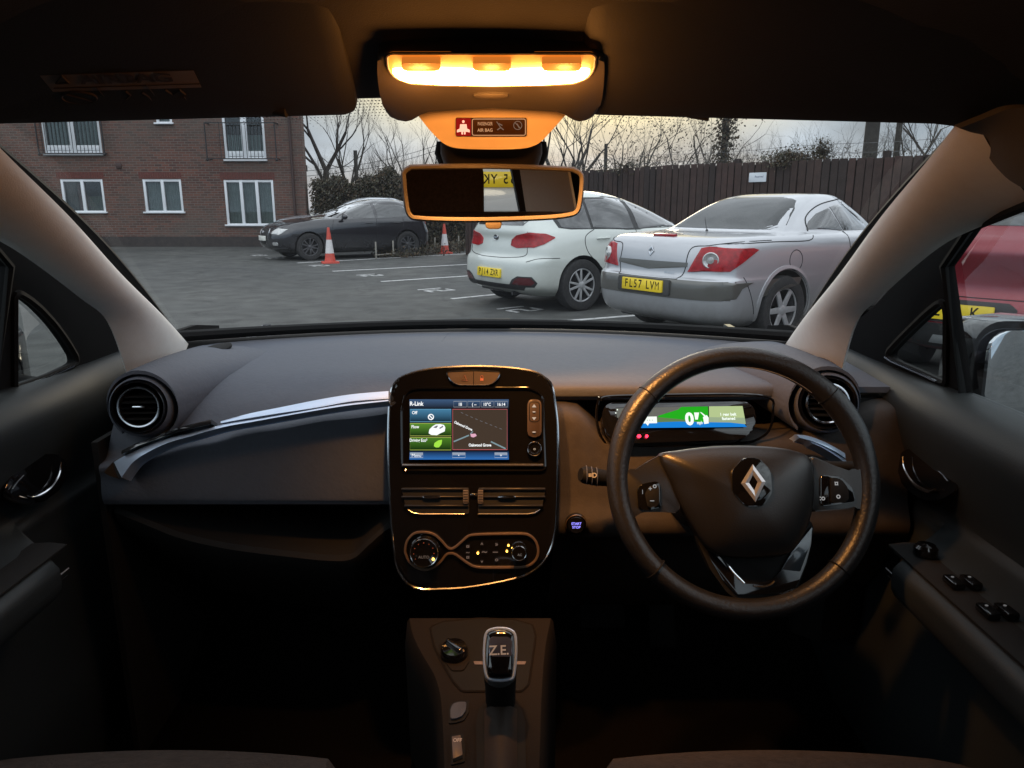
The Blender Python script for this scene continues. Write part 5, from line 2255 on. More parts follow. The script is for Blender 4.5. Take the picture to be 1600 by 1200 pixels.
# left end cheek
ld.slab([[V((-.668, 1.13, z)), V((-.672, 1.35, z)), V((-.67, 1.6, z))] for z in (.30, .6, .80, .90)], (-.01, 0, 0), M_DASH2)
ldo = fin(ld, 'lower_dashboard')
# driver side lower dash
dd = MB()
rows = []
for i in range(30):
    x = .070 + (.645 - .070) * i / 29
    ztop = interp([(.07, .948), (.105, .946), (.128, .925), (.15, .902), (.20, .896), (.44, .896), (.50, .905), (.545, .93), (.60, .95), (.65, .95)], x)
    rows.append([V((x, y, z)) for y, z in crm([(1.24, ztop + .002), (1.17, ztop + .002), (1.150, ztop - .006), (1.142, ztop - .03), (1.13, .84), (1.12, .80), (1.105, .77), (1.11, .745), (1.14, .72), (1.20, .62), (1.32, .5)], 3)])
dd.slab(rows, (0, .01, -.004), M_FACE)
fin(dd, 'driver_dash_panel')
# cavity behind the display
cv = MB()
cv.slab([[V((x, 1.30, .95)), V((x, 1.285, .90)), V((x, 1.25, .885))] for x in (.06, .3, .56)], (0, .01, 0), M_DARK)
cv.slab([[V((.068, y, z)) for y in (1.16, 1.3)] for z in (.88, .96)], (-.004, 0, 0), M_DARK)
fin(cv, 'cluster_cavity')

# side fill by the right pillar and the two round vents
AXV = {-1: V((.10, -1, .16)).normalized(), 1: V((-.22, -1, .16)).normalized()}


def round_vent(sg, c, r):
    ax = AXV[sg]
    root = MB()
    root.lathe([(r * 1.75, -.16), (r * 1.62, -.09), (r * 1.42, -.045), (r * 1.27, -.018), (r * 1.20, -.002), (r * 1.14, .001), (r * 1.10, -.006), (r * 1.08, -.03)], c, ax, M_DASH, 44)
    v = fin(root, 'air_vent')
    a = MB()
    a.lathe([(r * 1.10, -.02), (r * 1.09, .0), (r * 1.02, .006), (r * .96, .0), (r * .95, -.03), (r * .93, -.05)], c, ax, M_GLOSS, 44)
    fin(a, 'vent_bezel', v)
    b = MB()
    x = V((1, 0, 0))
    x = (x - ax * x.dot(ax)).normalized()
    y = ax.cross(x)
    if y.z < 0:
        y = -y
    rr = r * .80
    ring = [c + ax * .002 + (x * math.cos(t) + y * math.sin(t)) * rr for t in [2 * math.pi * i / 40 for i in range(40)]]
    b.tube(ring, .0022, M_SATIN, 6, True)
    fin(b, 'vent_ring', v)
    d = MB()
    d.lathe([(r * .78, .0), (r * .76, -.02), (r * .70, -.045), (.001, -.05)], c, ax, M_DARK, 36)
    for k in (-.5, -.22, .0, .26, .52):
        w = math.sqrt(max(.05, .72 - k * k)) * r
        cc = c + y * k * r * .9 - ax * .012
        d.box(cc, (w * 1.75, .022, .0022), M_RUB if k else M_GLOSS, Matrix((x, -ax, y)).transposed() @ Matrix.Rotation(R(14 if sg < 0 else 14), 3, 'X'))
    d.box(c + y * .006 * 0 + ax * .0, (r * .5, .006, .004), M_SATIN, Matrix((x, -ax, y)).transposed(), .0015)
    fin(d, 'vent_louvre', v)


vL = P(217, 636, 1.145)
vR = P(1293, 630, 1.135)
round_vent(-1, vL, .0395)
round_vent(1, vR, .0395)
# shoulders of the dash that carry the vents
sh = MB()
for sg, c in ((-1, vL), (1, vR)):
    rows = []
    for k in range(13):
        f = k / 12
        cc = c + V((sg * .006 * f, .012 + .30 * f, .012 * f))
        rad = lerp(.058, .058, f)
        row = []
        for a_ in range(25):
            an = R(-48 + 276 * a_ / 24)
            row.append(cc + V((math.cos(an) * rad * (1.0 if sg * math.cos(an) > 0 else 1 + f * 1.6), 0, math.sin(an) * rad * (1 - .45 * f ** 1.5))))
        rows.append(row)
    sh.slab(rows, (0, .0, -.006), M_DASH)
    o = fin(sh, 'vent_shoulder')
    sh = MB()
ff = MB()
ff.slab([[V((.52, 1.22, z)), V((.56, 1.19, z)), V((.60, 1.20, z)), V((.64, 1.22, z)), V((.67, 1.30, z))] for z in (.5, .7, .86, .93, .955)], (0, .02, 0), M_DASH2)
ff.slab([[V((x, 1.20, .975)), V((x, 1.3, .98)), V((x, 1.44, .985))] for x in (.50, .55, .60, .635)], (0, 0, -.01), M_DASH)
fin(ff, 'dash_end_panel')

# ---- bright blades
bl = MB()


def blade(mb, top, bot, Y, m, dY=.022):
    rows = []
    t, b = crm(top, 5), crm(bot, 5)
    for (u0, v0), (u1, v1) in zip(t, b):
        p = P(u1, v1, Y)
        q = P(u0, v0, Y + dY)
        mid = p.lerp(q, .5) + V((0, -.001, .0008))
        rows.append([q, mid, p, p + V((0, .004, -.0015))])
    mb.slab(rows, (0, .022, -.014), m)


blade(bl, [(607, 611), (550, 616), (500, 624), (440, 636), (390, 646), (345, 658)], [(607, 623), (550, 627), (500, 636), (440, 645), (390, 653), (345, 661)], 1.100, M_BLADE, .012)
blade(bl, [(607, 624.5), (540, 631), (470, 643), (400, 655), (350, 663), (300, 676), (260, 685), (225, 698), (195, 712), (178, 722)],
      [(607, 626.5), (540, 634), (470, 645.5), (400, 658), (350, 667), (300, 681), (262, 692), (232, 706), (208, 722), (190, 746)], 1.086, M_BLADE, .012)
blade(bl, [(330, 655), (290, 665), (260, 675), (240, 684), (215, 692), (190, 704)], [(330, 662), (290, 672), (262, 680), (240, 688), (215, 697), (190, 710)], 1.088, M_GLOSS, .010)
fin(bl, 'trim_blade')
b2 = MB()
blade(b2, [(1242, 679), (1262, 681), (1285, 689), (1305, 699), (1320, 708)], [(1250, 684), (1268, 689), (1288, 697), (1306, 706), (1321, 716)], 1.090, M_BLADE, .012)
blade(b2, [(1258, 686), (1280, 694), (1300, 704), (1316, 714), (1324, 722)], [(1270, 693), (1286, 700), (1304, 711), (1318, 722), (1322, 734)], 1.086, M_BLADE, .012)
fin(b2, 'trim_blade')
hk = MB()
hk.ext([P(u, v, 1.112) for u, v in ((176, 722), (196, 724), (190, 746), (186, 748), (180, 736))], (0, .006, 0), M_SATIN, .001)
hk.ext([P(u, v, 1.114) for u, v in ((162, 738), (176, 722), (186, 748), (172, 744))], (0, .006, 0), mat('copper_tint', (.30, .16, .09), .25, .8), .001)
fin(hk, 'blade_end')
# ================================================================== centre display pod
tp_, bt_ = P(740, 573, 1.125), P(740, 919, 1.03)
CP = Fr(tp_, (1, 0, 0), tp_ - bt_)          # x right, y up along the panel, n towards us
if CP.n.y > 0:
    CP.n = -CP.n
OUT = [(647, 919), (622, 893), (613, 842), (608, 761), (606, 680), (609, 618), (618, 596), (633, 586), (660, 578), (694, 574), (742, 572), (791, 574), (833, 580), (852, 590), (863, 603), (869, 640), (872, 680), (871, 761), (868, 826), (859, 862), (840, 888), (807, 904), (742, 917), (694, 921)]
outc = crm([CP.ab(u, v) for u, v in OUT], 3, True)
pod = MB()
pod.ext([CP.pt(a, b, -.075) for a, b in outc], CP.n * .072, M_GLOSS, .006, 3)
podo = fin(pod, 'centre_pod')
podo['label'] = 'glossy black centre panel with touchscreen, vents and climate controls'
rg = MB()
rg.tube([CP.pt(a, b, -.004) for a, b in outc], .0020, M_SATIN, 6, True)
fin(rg, 'chrome_outline', podo)
bk = MB()
bk.ext([CP.pt(a * 1.03, b - .0, -.16) for a, b in outc], CP.n * .09, M_DASH2, .003)
fin(bk, 'pod_back', podo)


def q(fr, pts):
    return [fr.ab(u, v) for u, v in pts]


def pad(mb, fr, pts, m, h0=-.001, h1=.0006, r=0, bev=0.0):
    ab = q(fr, pts)
    if r:
        ab = rpoly(ab, r)
    mb.ext([fr.pt(a, b, h0) for a, b in ab], fr.n * (h1 - h0), m, bev)


def rect(u0, v0, u1, v1):
    return [(u0, v0), (u1, v0), (u1, v1), (u0, v1)]


def rim(mb, fr, pts, m, w=.0006, h=.001, r=0):
    ab = q(fr, pts)
    if r:
        ab = rpoly(ab, r)
    mb.tube([fr.pt(a, b, h) for a, b in ab], w, m, 4, True)


def txt(mb, fr, s, u, v, px, m, sx=1.0, bold=.0, h=.0008, rot=0.0):
    a, b = fr.ab(u, v)
    a2, b2 = fr.ab(u, v + px)
    mb.text(s, fr, a, b, abs(b2 - b) * 1.38, m, sx, bold, h, rot=rot)


# bezel ledge round the screen
lg = MB()
pad(lg, CP, rect(629, 724.5, 849, 728), mat('ledge_satin', (.35, .34, .33), .25, .9), -.001, .006, 0, .001)
fin(lg, 'ledge', podo)
inn = MB()
rim(inn, CP, [(628, 735), (627, 640), (634, 612), (650, 606), (830, 606), (848, 616), (853, 735)], M_GLOSS, .0018, .0006, .01)
fin(inn, 'inner_bezel', podo)

# ---- the touchscreen
W = lambda n, c, s=1.0: glow_mat('screen_' + n, c, s)
S_WHITE = W('white', (.92, .94, .95), 1.1)
S_GREY = W('grey', (.20, .20, .22), .8)
S_DKBLUE = W('dark_blue', (.02, .06, .12), .9)
S_BLUE = W('blue', (.04, .22, .62), .9)
S_CYAN = W('blue_line', (.16, .42, .66), .9)
S_GREEN = W('green', (.05, .17, .015), 1)
S_DKGREEN = W('dark_green', (.012, .045, .006), 1)
S_LIME = W('lime', (.34, .72, .06), 1.1)
S_BROWN = W('map_brown', (.060, .040, .028), 1)
S_RED = W('red_line', (.80, .18, .20), .8)
S_ROAD = W('road', (.26, .38, .42), .8)
S_BLACK = W('black', (.004, .005, .007), 1)
S_YEL = W('olive_line', (.42, .48, .10), 1)
sc = MB()
pad(sc, CP, rect(639.5, 624, 795.5, 718), S_BLACK, -.001, .0010)
z1 = OWN.z


def strip(mb, n, c0, c1, r_):
    """display band whose own colours run across it"""
    (u0, v0, u1, v1) = r_
    k = 10
    for i in range(k):
        t = (i + .5) / k
        va, vb = lerp(v0, v1, i / k), lerp(v0, v1, (i + 1) / k)
        c = tuple(lerp(c0[j], c1[j], t) for j in range(3))
        pad(mb, CP, rect(u0, va, u1, vb), W('%s_band' % n, c), .0008, .0014)


strip(sc, 'top', (.05, .10, .20), (.012, .014, .02), (640, 624, 795, 638))
strip(sc, 'low', (.010, .02, .05), (.03, .15, .45), (640, 705, 795, 718))
strip(sc, 'off', (.06, .20, .34), (.008, .02, .035), (641, 640, 705, 659))
strip(sc, 'eco', (.10, .26, .03), (.01, .03, .006), (641, 661.5, 705, 680.5))
strip(sc, 'drv', (.07, .20, .02), (.01, .03, .006), (641, 683.5, 705, 702.5))
pad(sc, CP, rect(707.5, 639.5, 792.5, 702.5), S_BROWN, .0008, .0014)
for r_, m in (((641, 639.5, 705, 659), S_CYAN), ((641, 661.5, 705, 681), S_YEL), ((641, 683.5, 705, 703), S_YEL), ((707.5, 639.5, 792.5, 702.5), S_RED)):
    rim(sc, CP, rect(*r_), m, .00045, .0016)
for r_ in ((709, 627, 729, 636), (731, 627, 750, 636), (752, 627, 771, 636), (773, 627, 793, 636)):
    rim(sc, CP, rect(*r_), W('tab', (.45, .47, .5)), .0003, .0016)
txt(sc, CP, 'R-Link', 651, 631, 6.5, S_WHITE, .9, .03, .0018)
for s_, u in (('\u25A0 18', 719), ('\u260E' if False else '( --', 741), ('10\u00b0C', 761), ('16:14', 783)):
    txt(sc, CP, s_ if s_[0] != '\u25A0' else '18', u, 632, 5, S_WHITE, .85, .02, .0018)
txt(sc, CP, 'Off', 648, 645, 5, S_WHITE, .9, .02, .0018)
txt(sc, CP, 'Flow', 649, 667, 5, S_WHITE, .9, .02, .0018)
txt(sc, CP, 'Driving Eco\u00b2', 654, 688, 5, S_WHITE, .8, .02, .0018)
# off symbol, little car, leaf
a, b = CP.ab(673.5, 651.5)
ring = [CP.pt(a + .0040 * math.cos(t), b + .0040 * math.sin(t), .0018) for t in [2 * math.pi * i / 20 for i in range(20)]]
sc.tube(ring, .0008, S_WHITE, 4, True)
sc.tube([CP.pt(a - .0026, b + .0026, .0018), CP.pt(a + .0026, b - .0026, .0018)], .0009, S_WHITE, 4)
pad(sc, CP, [(670, 677), (671, 671), (676, 666), (681, 663), (688, 662.5), (694, 664), (696, 668), (695, 674), (688, 677), (683, 680), (674, 679.5)], S_WHITE, .001, .0018, .001)
pad(sc, CP, [(677, 668), (682, 665), (685, 665), (682, 669)], S_GREY, .001, .0021)
pad(sc, CP, [(686, 669), (692, 665), (693, 667), (688, 670)], S_GREY, .001, .0021)
pad(sc, CP, [(678, 697), (679, 692), (685, 688), (691, 687), (690, 694), (686, 699), (681, 699)], S_LIME, .001, .0018, .001)


def mline(mb, pts, m, w, h=.0018):
    mb.tube([CP.pt(*CP.ab(u, v), h) for u, v in pts], w, m, 4)


for i in range(9):
    t0, t1 = i / 9, (i + .5) / 9
    mline(sc, [(lerp(720, 788, t0), lerp(644, 672, t0 ** .92)), (lerp(720, 788, t1), lerp(644, 672, t1 ** .92))], S_GREY, .0004)
mline(sc, [(709, 690), (733, 680)], S_ROAD, .0011)
mline(sc, [(767, 690), (790, 701)], S_ROAD, .0012)
mline(sc, [(735, 678), (739, 674)], S_ROAD, .0008)
pad(sc, CP, [(735, 678), (743, 677.5), (745, 681), (740, 683.5), (736, 682.5)], W('pink', (.78, .42, .55)), .001, .0022, .001)
txt(sc, CP, 'Oakwood Grove', 724, 665.5, 4, S_WHITE, .8, .03, .0020, rot=-.42)
txt(sc, CP, 'Oakwood Grove', 750, 695.5, 4.6, S_WHITE, .8, .03, .0020)
for r_, s_ in (((641, 707.5, 661, 715), 'Menu'), ((707, 707.5, 727, 715), '\u2022'), ((773, 707.5, 792.5, 715), '+')):
    rim(sc, CP, rect(*r_), W('key', (.5, .55, .62)), .0004, .0016)
    pad(sc, CP, rect(r_[0], r_[1], r_[2], (r_[1] + r_[3]) / 2), W('keytop', (.28, .33, .42)), .001, .0016)
    txt(sc, CP, s_, (r_[0] + r_[2]) / 2, (r_[1] + r_[3]) / 2 + .5, 5.5, S_WHITE, .9, 0, .0019)
so = fin(sc, 'touchscreen', podo, recalc=True)
so['label'] = 'lit touchscreen showing menu tiles and a street map'

# ---- hazard and lock switches
hz = MB()
hb = rpoly(q(CP, [(697, 581), (740, 579), (783, 581), (776, 595), (764, 602), (716, 602), (704, 595)]), .006)
M_HAZ = mat('switch_brown_black', (.05, .035, .028), .4)
hz.ext([CP.pt(a, b, -.001) for a, b in hb], CP.n * .003, M_HAZ, .001)
hz.tube([CP.pt(a, b, .002) for a, b in hb], .0011, M_SATIN, 5, True)
hz.tube([CP.pt(*CP.ab(740, 580), .0022), CP.pt(*CP.ab(740, 601), .0022)], .0005, M_BLACK, 4)
M_ICON = mat('icon_red_brown', (.30, .09, .06), .5)
hz.tube([CP.pt(*CP.ab(u, v), .0028) for u, v in ((726, 587), (721.5, 595), (730.5, 595))], .0005, M_ICON, 4, True)
pad(hz, CP, rect(750.5, 591, 755.5, 595), M_ICON, .001, .0028)
hz.tube([CP.pt(*CP.ab(u, v), .0028) for u, v in ((751, 591), (751.3, 588), (753, 587), (754.7, 588), (755, 591))], .0004, M_ICON, 4)
fin(hz, 'hazard_switch', podo)
# ---- side keys
sk = MB()
kb = rpoly(q(CP, [(824, 624), (846, 624), (846, 683), (824, 683)]), .009)
sk.ext([CP.pt(a, b, -.001) for a, b in kb], CP.n * .003, M_HAZ, .001)
sk.tube([CP.pt(a, b, .002) for a, b in rpoly(q(CP, [(827, 628), (843, 628), (843, 659), (827, 659)]), .006)], .0007, M_BLACK, 5, True)
M_ICW = glow_mat('key_backlight', (.85, .62, .45), .7)
pad(sk, CP, [(834.5, 631.5), (838, 636.5), (831, 636.5)], M_ICW, .001, .0026)
pad(sk, CP, [(831, 652), (838, 652), (834.5, 656.5)], M_ICW, .001, .0026)
sk.ball(CP.pt(*CP.ab(834.3, 643.5), .0022), (.0026, .0026, .0008), M_ICW, 8)
sk.ball(CP.pt(*CP.ab(834.3, 675), .0022), (.0030, .0030, .0008), M_ICW, 8)
fin(sk, 'volume_keys', podo)
pk = MB()
pc = CP.pt(*CP.ab(835, 701), 0)
pk.lathe([(.0115, 0), (.0115, .004), (.0105, .006), (.008, .006), (.007, .0045), (.0005, .0045)], pc, CP.n, M_GLOSS, 28)
pk.tube([pc + CP.n * .0055 + (CP.x * math.cos(t) + CP.y * math.sin(t)) * .0105 for t in [2 * math.pi * i / 28 for i in range(28)]], .0007, M_SATIN, 5, True)
txt(pk, CP, 'o', 835, 701, 5, M_ICW, 1, .0, .0055)
fin(pk, 'power_knob', podo)

# ---- centre vents
M_LOUV = mat('louvre_dark', (.014, .013, .013), .35)
for side_ in (0, 1):
    vv = MB()
    pts = [(627, 762), (733, 762), (733, 803), (648, 803), (634, 792)] if side_ == 0 else [(747, 762), (853, 762), (847, 792), (833, 803), (747, 803)]
    pad(vv, CP, pts, M_DARK, -.002, .0004, .004)
    v0 = fin(vv, 'slot_vent', podo)
    lv = MB()
    for vy, th in ((764, 1.6), (776, 1.3), (790, 1.3)):
        xa, xb = (628, 732) if side_ == 0 else (748, 852)
        if vy > 785:
            xa, xb = (632, 732) if side_ == 0 else (748, 848)
        pad(lv, CP, rect(xa, vy - th, xb, vy + th), M_LOUV, .0, .004, 0, .0008)
    u0, u1 = (724, 732) if side_ == 0 else (747, 755)
    pad(lv, CP, rect(u0, 765, u1, 786), mat('thumbwheel_grey', (.10, .085, .075), .5), .0, .007, .0015, .001)
    for i in range(5):
        pad(lv, CP, rect(u0 + .5, 767 + i * 4, u1 - .5, 768 + i * 4), M_BLACK, .006, .0075)
    uc = 675 if side_ == 0 else 792
    pad(lv, CP, [(uc - 15, 776), (uc - 10, 773.5), (uc + 10, 773.5), (uc + 15, 776), (uc + 10, 778), (uc - 10, 778)], M_SATIN, .002, .006, .002, .0008)
    lo = [(637, 796), (645, 801), (655, 803), (700, 803), (726, 803)] if side_ == 0 else [(747, 803), (790, 803), (825, 803), (836, 801), (844, 796)]
    lv.tube([CP.pt(*CP.ab(u, v), .001) for u, v in lo], .0008, M_SATIN, 5)
    fin(lv, 'vent_slats', v0)
cb_ = MB()
pad(cb_, CP, rect(734.5, 771.5, 745.5, 775), M_SATIN, .0, .002, 0, .0005)
fin(cb_, 'vent_bridge', podo)

# ---- climate island
M_RING = mat('climate_ring_brown', (.16, .11, .08), .35, .5)
path = []
for a in range(-120, 91, 0 + 10):
    pass
cl = [(633, 860), (636, 846), (645, 835), (656, 831.5), (668, 832), (680, 836), (690, 845), (698, 854), (704, 857.5), (711, 855), (722, 846), (731, 838), (742, 835.5), (770, 834.5), (815, 834), (828, 837), (837, 846), (841, 860), (838, 873), (829, 882), (815, 886), (775, 887), (745, 886), (731, 880), (720, 872), (711, 866), (704, 864.5), (697, 867), (689, 877), (678, 886), (665, 890), (652, 887), (640, 878), (635, 868)]
cc_ = crm([CP.ab(u, v) for u, v in cl], 4, True)
ci = MB()
ci.tube([CP.pt(a, b, .0008) for a, b in cc_], .0021, M_RING, 6, True)
fin(ci, 'climate_outline', podo)
for (u, v, r_, nm) in ((664.5, 861, .0225, 'temperature_dial'), (811, 861.5, .0115, 'fan_dial')):
    d = MB()
    c = CP.pt(*CP.ab(u, v), 0)
    d.lathe([(r_ * 1.08, 0), (r_ * 1.06, .003), (r_, .004), (r_ * .97, .016), (r_ * .90, .019), (r_ * .86, .0185), (.0005, .0185)], c, CP.n, M_GLOSS, 40)
    d.tube([c + CP.n * .0185 + (CP.x * math.cos(t) + CP.y * math.sin(t)) * r_ * .93 for t in [2 * math.pi * i / 40 for i in range(40)]], .0008, M_SATIN, 5, True)
    f2 = Fr(c + CP.n * .0187, CP.x, CP.y)
    f2.n = CP.n
    if r_ > .02:
        for i in range(9):
            t = R(215 - i * 31)
            d.ball(f2.pt(.0155 * math.cos(t), .0155 * math.sin(t), .0003), (.0009, .0005, .0009), M_ICON if i < 8 else M_ICW, 6)
        d.text('AUTO', f2, 0, -.006, .006, glow_mat('legend_dim', (.20, .14, .11), .6), 1, .01)
    else:
        d.text('AC', f2, .001, -.002, .005, glow_mat('legend_dim2', (.25, .2, .17), .6), 1, .01)
    fin(d, nm, podo)
ic = MB()
M_LEG = glow_mat('legend_faint', (.20, .13, .10), .7)
for s_, u, v, p_ in (('\u00a4', 731, 854, 6), ('~', 731, 863, 6), ('\u00a4', 731, 871, 6), ('^', 753, 851, 6), ('v', 753, 877, 5), ('\u00bb', 776, 850, 6), ('\u2013', 774, 862, 9), ('o', 776, 874, 6), ('~', 757, 862, 9)):
    txt(ic, CP, s_, u, v, p_, M_LEG, 1.2, .02, .001)
fin(ic, 'climate_legend', podo)
M_AMB = glow_mat('amber_led', (1.0, .52, .08), 5.0)
am = MB()
for u, v, r_ in ((679, 870, .0026), (746.7, 864, .0022), (794.5, 852, .0020), (792, 861, .0021), (800, 856, .0013)):
    am.ball(CP.pt(*CP.ab(u, v), .0015 if u > 700 else .0195), (r_ * .8, .0006, r_), M_AMB, 10)
fin(am, 'indicator_light', podo)

# ================================================================== driver display
ca, cb2, cc2 = P(965, 637, 1.155), P(1161, 634, 1.155), P(1167, 668, 1.135)
CF = Fr(ca, cb2 - ca, cb2 - cc2)
if CF.n.y > 0:
    CF.n = -CF.n
cl_ = MB()
cl_.ext([CF.pt(a, b, -.03) for a, b in rpoly(q(CF, [(948, 628), (1172, 625), (1184, 645), (1180, 672), (1160, 686), (968, 692), (945, 678), (940, 645)]), .012)], CF.n * .026, M_GLOSS, .003)
clo = fin(cl_, 'driver_display')
clo['label'] = 'wide driver display with green and blue power gauge'
hdm = MB()
for pts_, w_ in (([(936, 620), (932, 650), (940, 684), (965, 698), (1060, 696), (1160, 692), (1190, 683), (1204, 668), (1208, 640), (1203, 622), (1150, 616), (1000, 618), (948, 620), (938, 626)], .0022), ):
    hdm.tube([P(u, v, 1.15) for u, v in crm(pts_, 4)], w_, M_GLOSS, 6)
fin(hdm, 'display_surround', clo)
sd = MB()
D_G = W('gauge_green', (.02, .42, .015), 1.0)
D_GY = W('gauge_grey', (.16, .16, .14), .9)
D_GY2 = W('gauge_grey_green', (.14, .24, .09), .9)
D_B = W('gauge_blue', (.01, .22, .70), 1.0)
D_P = W('panel_pale_green', (.42, .52, .25), 1.1)
D_P2 = W('panel_pale_green_low', (.33, .42, .26), 1.0)
D_W = W('digits_white', (.85, .93, .85), 1.15)


def cpad(pts, m, h=.0005):
    sd.add([CF.pt(*CF.ab(u, v), h) for u, v in pts], [tuple(range(len(pts)))], m, False)


cpad([(962, 637), (1160, 634.3), (1166.6, 667.6), (966, 669.5)], S_BLACK, .0002)
cpad([(962, 638), (1078, 635.5), (1040, 646), (1028, 652), (1000, 652), (964, 653)], D_GY, .0006)
cpad([(1028, 650), (1060, 640), (1064, 636), (1106, 635.3), (1107, 662), (1030, 663)], D_G, .0008)
cpad([(1028, 652), (1060, 655), (1090, 659), (1090, 664), (1000, 663)], D_GY2, .0010)
cpad([(1107.5, 635.2), (1160, 634.6), (1165, 662), (1108, 662)], D_P, .0008)
cpad([(1108, 652), (1163, 653), (1165, 663), (1109, 662)], D_P2, .0010)
cpad([(966, 664), (1000, 662.5), (1030, 660), (1060, 659), (1107, 660), (1140, 660.5), (1163, 663), (1166.6, 667.4), (966, 669.3)], D_B, .0012)
cpad([(1000, 651.5), (1026, 651.2), (1026.5, 661.5), (1014, 661.8), (1012, 666), (1009, 662), (999, 662)], D_W, .0014)
txt(sd, CF, '- - - -', 1013, 656.5, 5, D_GY, .9, .02, .0018)
txt(sd, CF, '0', 1077, 656, 19, D_W, .95, .045, .0016)
txt(sd, CF, 'km/h' if False else 'mph', 1093, 661, 5, D_W, .7, .03, .0016)
cpad([(1084, 645), (1092, 645), (1090, 656), (1086, 656)], D_W, .0016)
cpad([(1098, 652), (1104, 649), (1107, 653), (1107, 662), (1100, 663)], D_W, .0016)
cpad([(1093, 644), (1096, 645), (1104, 651), (1100, 651)], D_W, .0016)
txt(sd, CF, '1 rear belt', 1137, 648, 4.6, D_W, .9, .03, .0016)
txt(sd, CF, 'fastened', 1138, 654.5, 4.8, D_W, .9, .03, .0016)
for u, v in ((964.5, 640.5), (962, 645.5)):
    sd.ball(CF.pt(*CF.ab(u, v), .001), .0012, D_W, 6)
fin(sd, 'display_screen', clo, recalc=False)
tl = MB()
M_TELL = glow_mat('telltale_red', (1.0, .03, .07), 4.0)
for u, v, w_ in ((998.5, 681.5, .0036), (1010.5, 681.5, .0026)):
    tl.ball(CF.px(u, v, .001), (w_, .0008, .0030), M_TELL, 10)
fin(tl, 'warning_light', clo)
vs_ = MB()
vs_.ext([P(u, v, 1.165) for u, v in ((1016, 621.5), (1038, 621.5), (1038, 623.5), (1016, 623.5))], (0, .002, 0), M_SATIN)
fin(vs_, 'display_catch', clo)

# ---- start button, stalks, column
sb = MB()
sc_c = P(900, 819, 1.098)
axs = V((0, -1, .12)).normalized()
sb.lathe([(.0175, -.006), (.0172, .002), (.0155, .004), (.0145, .002), (.0142, .0045), (.013, .006), (.0005, .006)], sc_c, axs, M_GLOSS, 32)
sb.tube([sc_c + axs * .003 + V((math.cos(t) * .0165, 0, math.sin(t) * .0165)) for t in [2 * math.pi * i / 32 for i in range(32)]], .0006, M_RING, 5, True)
SF = Fr(sc_c + axs * .0065, (1, 0, 0), (0, .12, 1))
M_BLU = glow_mat('start_blue', (.30, .26, 1.0), 1.6)
sb.text('START', SF, 0, .0026, .0058, M_BLU, .95, .02)
sb.text('STOP', SF, 0, -.0032, .0058, M_BLU, .95, .02)
sbo = fin(sb, 'start_button')
st = MB()
st.tube([P(952, 748, 1.06), P(930, 745, 1.05), P(914, 742, 1.045), P(907, 741, 1.043)], [.012, .0135, .0135, .010], M_RUB, 14)
for u in (916, 924, 932):
    st.tube([P(u + .8 * math.sin(t) * 0, 742 + (u - 916) * .2, 1.045) + V((0, math.cos(t) * .0142, math.sin(t) * .0142)) for t in [2 * math.pi * i / 16 for i in range(16)]], .0007, M_DASH, 4, True)
SFr = Fr(P(926, 744, 1.030), (1, 0, 0), (0, .2, 1))
st.text('\u2261D', SFr, 0, .001, .010, mat('stalk_print', (.45, .45, .45), .6), 1, .02)
fin(st, 'light_stalk')
st2 = MB()
st2.tube([V((.40, 1.02, .90)), V((.47, 1.0, .905)), V((.51, .99, .91))], [.010, .009, .007], M_RUB, 12)
fin(st2, 'wiper_stalk')
co = MB()
axis_w = V((0, .906, -.423)).normalized()
co.tube([V((.313, .99, .884)), V((.313, 1.06, .85)), V((.313, 1.20, .79))], [.055, .065, .07], M_DASH2, 24)
fin(co, 'steering_column')
# ================================================================== steering wheel
WT = R(23)
WC = V((.313, .94, .909))
WF = Fr(WC, (1, 0, 0), (0, math.sin(WT), math.cos(WT)))      # n towards the driver
if WF.n.y > 0:
    WF.n = -WF.n
RW = .170


def wpt(a, b, h=0.0):
    return WF.o + WF.x * a + WF.y * b + WF.n * h


def wab(u, v, h=0.0):
    return WF.ab(u, v, h)


wm_ = MB()
ringp, ringr = [], []
nR = 120
vs, fs = [], []
nc_ = 18
for i in range(nR):
    t = 2 * math.pi * i / nR
    d = WF.x * math.cos(t) + WF.y * math.sin(t)
    th = .0149 + .0022 * math.exp(-((math.degrees(t) - 32) / 16) ** 2) + .0022 * math.exp(-((math.degrees(t) - 148) / 16) ** 2)
    for j in range(nc_):
        a = 2 * math.pi * j / nc_
        vs.append(wpt(0, 0) + d * (RW + math.cos(a) * th * .98) + WF.n * math.sin(a) * th * 1.05)
for i in range(nR):
    for j in range(nc_):
        fs.append((i * nc_ + j, i * nc_ + (j + 1) % nc_, ((i + 1) % nR) * nc_ + (j + 1) % nc_, ((i + 1) % nR) * nc_ + j))
wm_.add(vs, fs, M_LEATH)
wheel_o = fin(wm_, 'steering_wheel')
wheel_o['label'] = 'leather steering wheel with diamond badge'
seam = MB()
for deg in (43, 137, 224, 316):
    t = R(deg)
    d = WF.x * math.cos(t) + WF.y * math.sin(t)
    seam.tube([wpt(0, 0) + d * (RW + math.cos(a) * .0161) + WF.n * math.sin(a) * .0169 for a in [2 * math.pi * j / 24 for j in range(24)]], .0009, M_BLACK, 5, True)
M_STITCH = mat('grey_stitching', (.22, .22, .23), .8)
for i in range(150):
    dg_ = 50 + 80 * i / 149 if i < 75 else 50 + 80 * i / 149
    t = R(dg_)
    d = WF.x * math.cos(t) + WF.y * math.sin(t)
    t2 = R(dg_ + .38)
    d2 = WF.x * math.cos(t2) + WF.y * math.sin(t2)
    seam.tube([wpt(0, 0) + d * (RW - .0152) + WF.n * .0052, wpt(0, 0) + d2 * (RW - .0152) + WF.n * .0052], .0005, M_STITCH, 3, caps=False)
fin(seam, 'stitching', wheel_o)


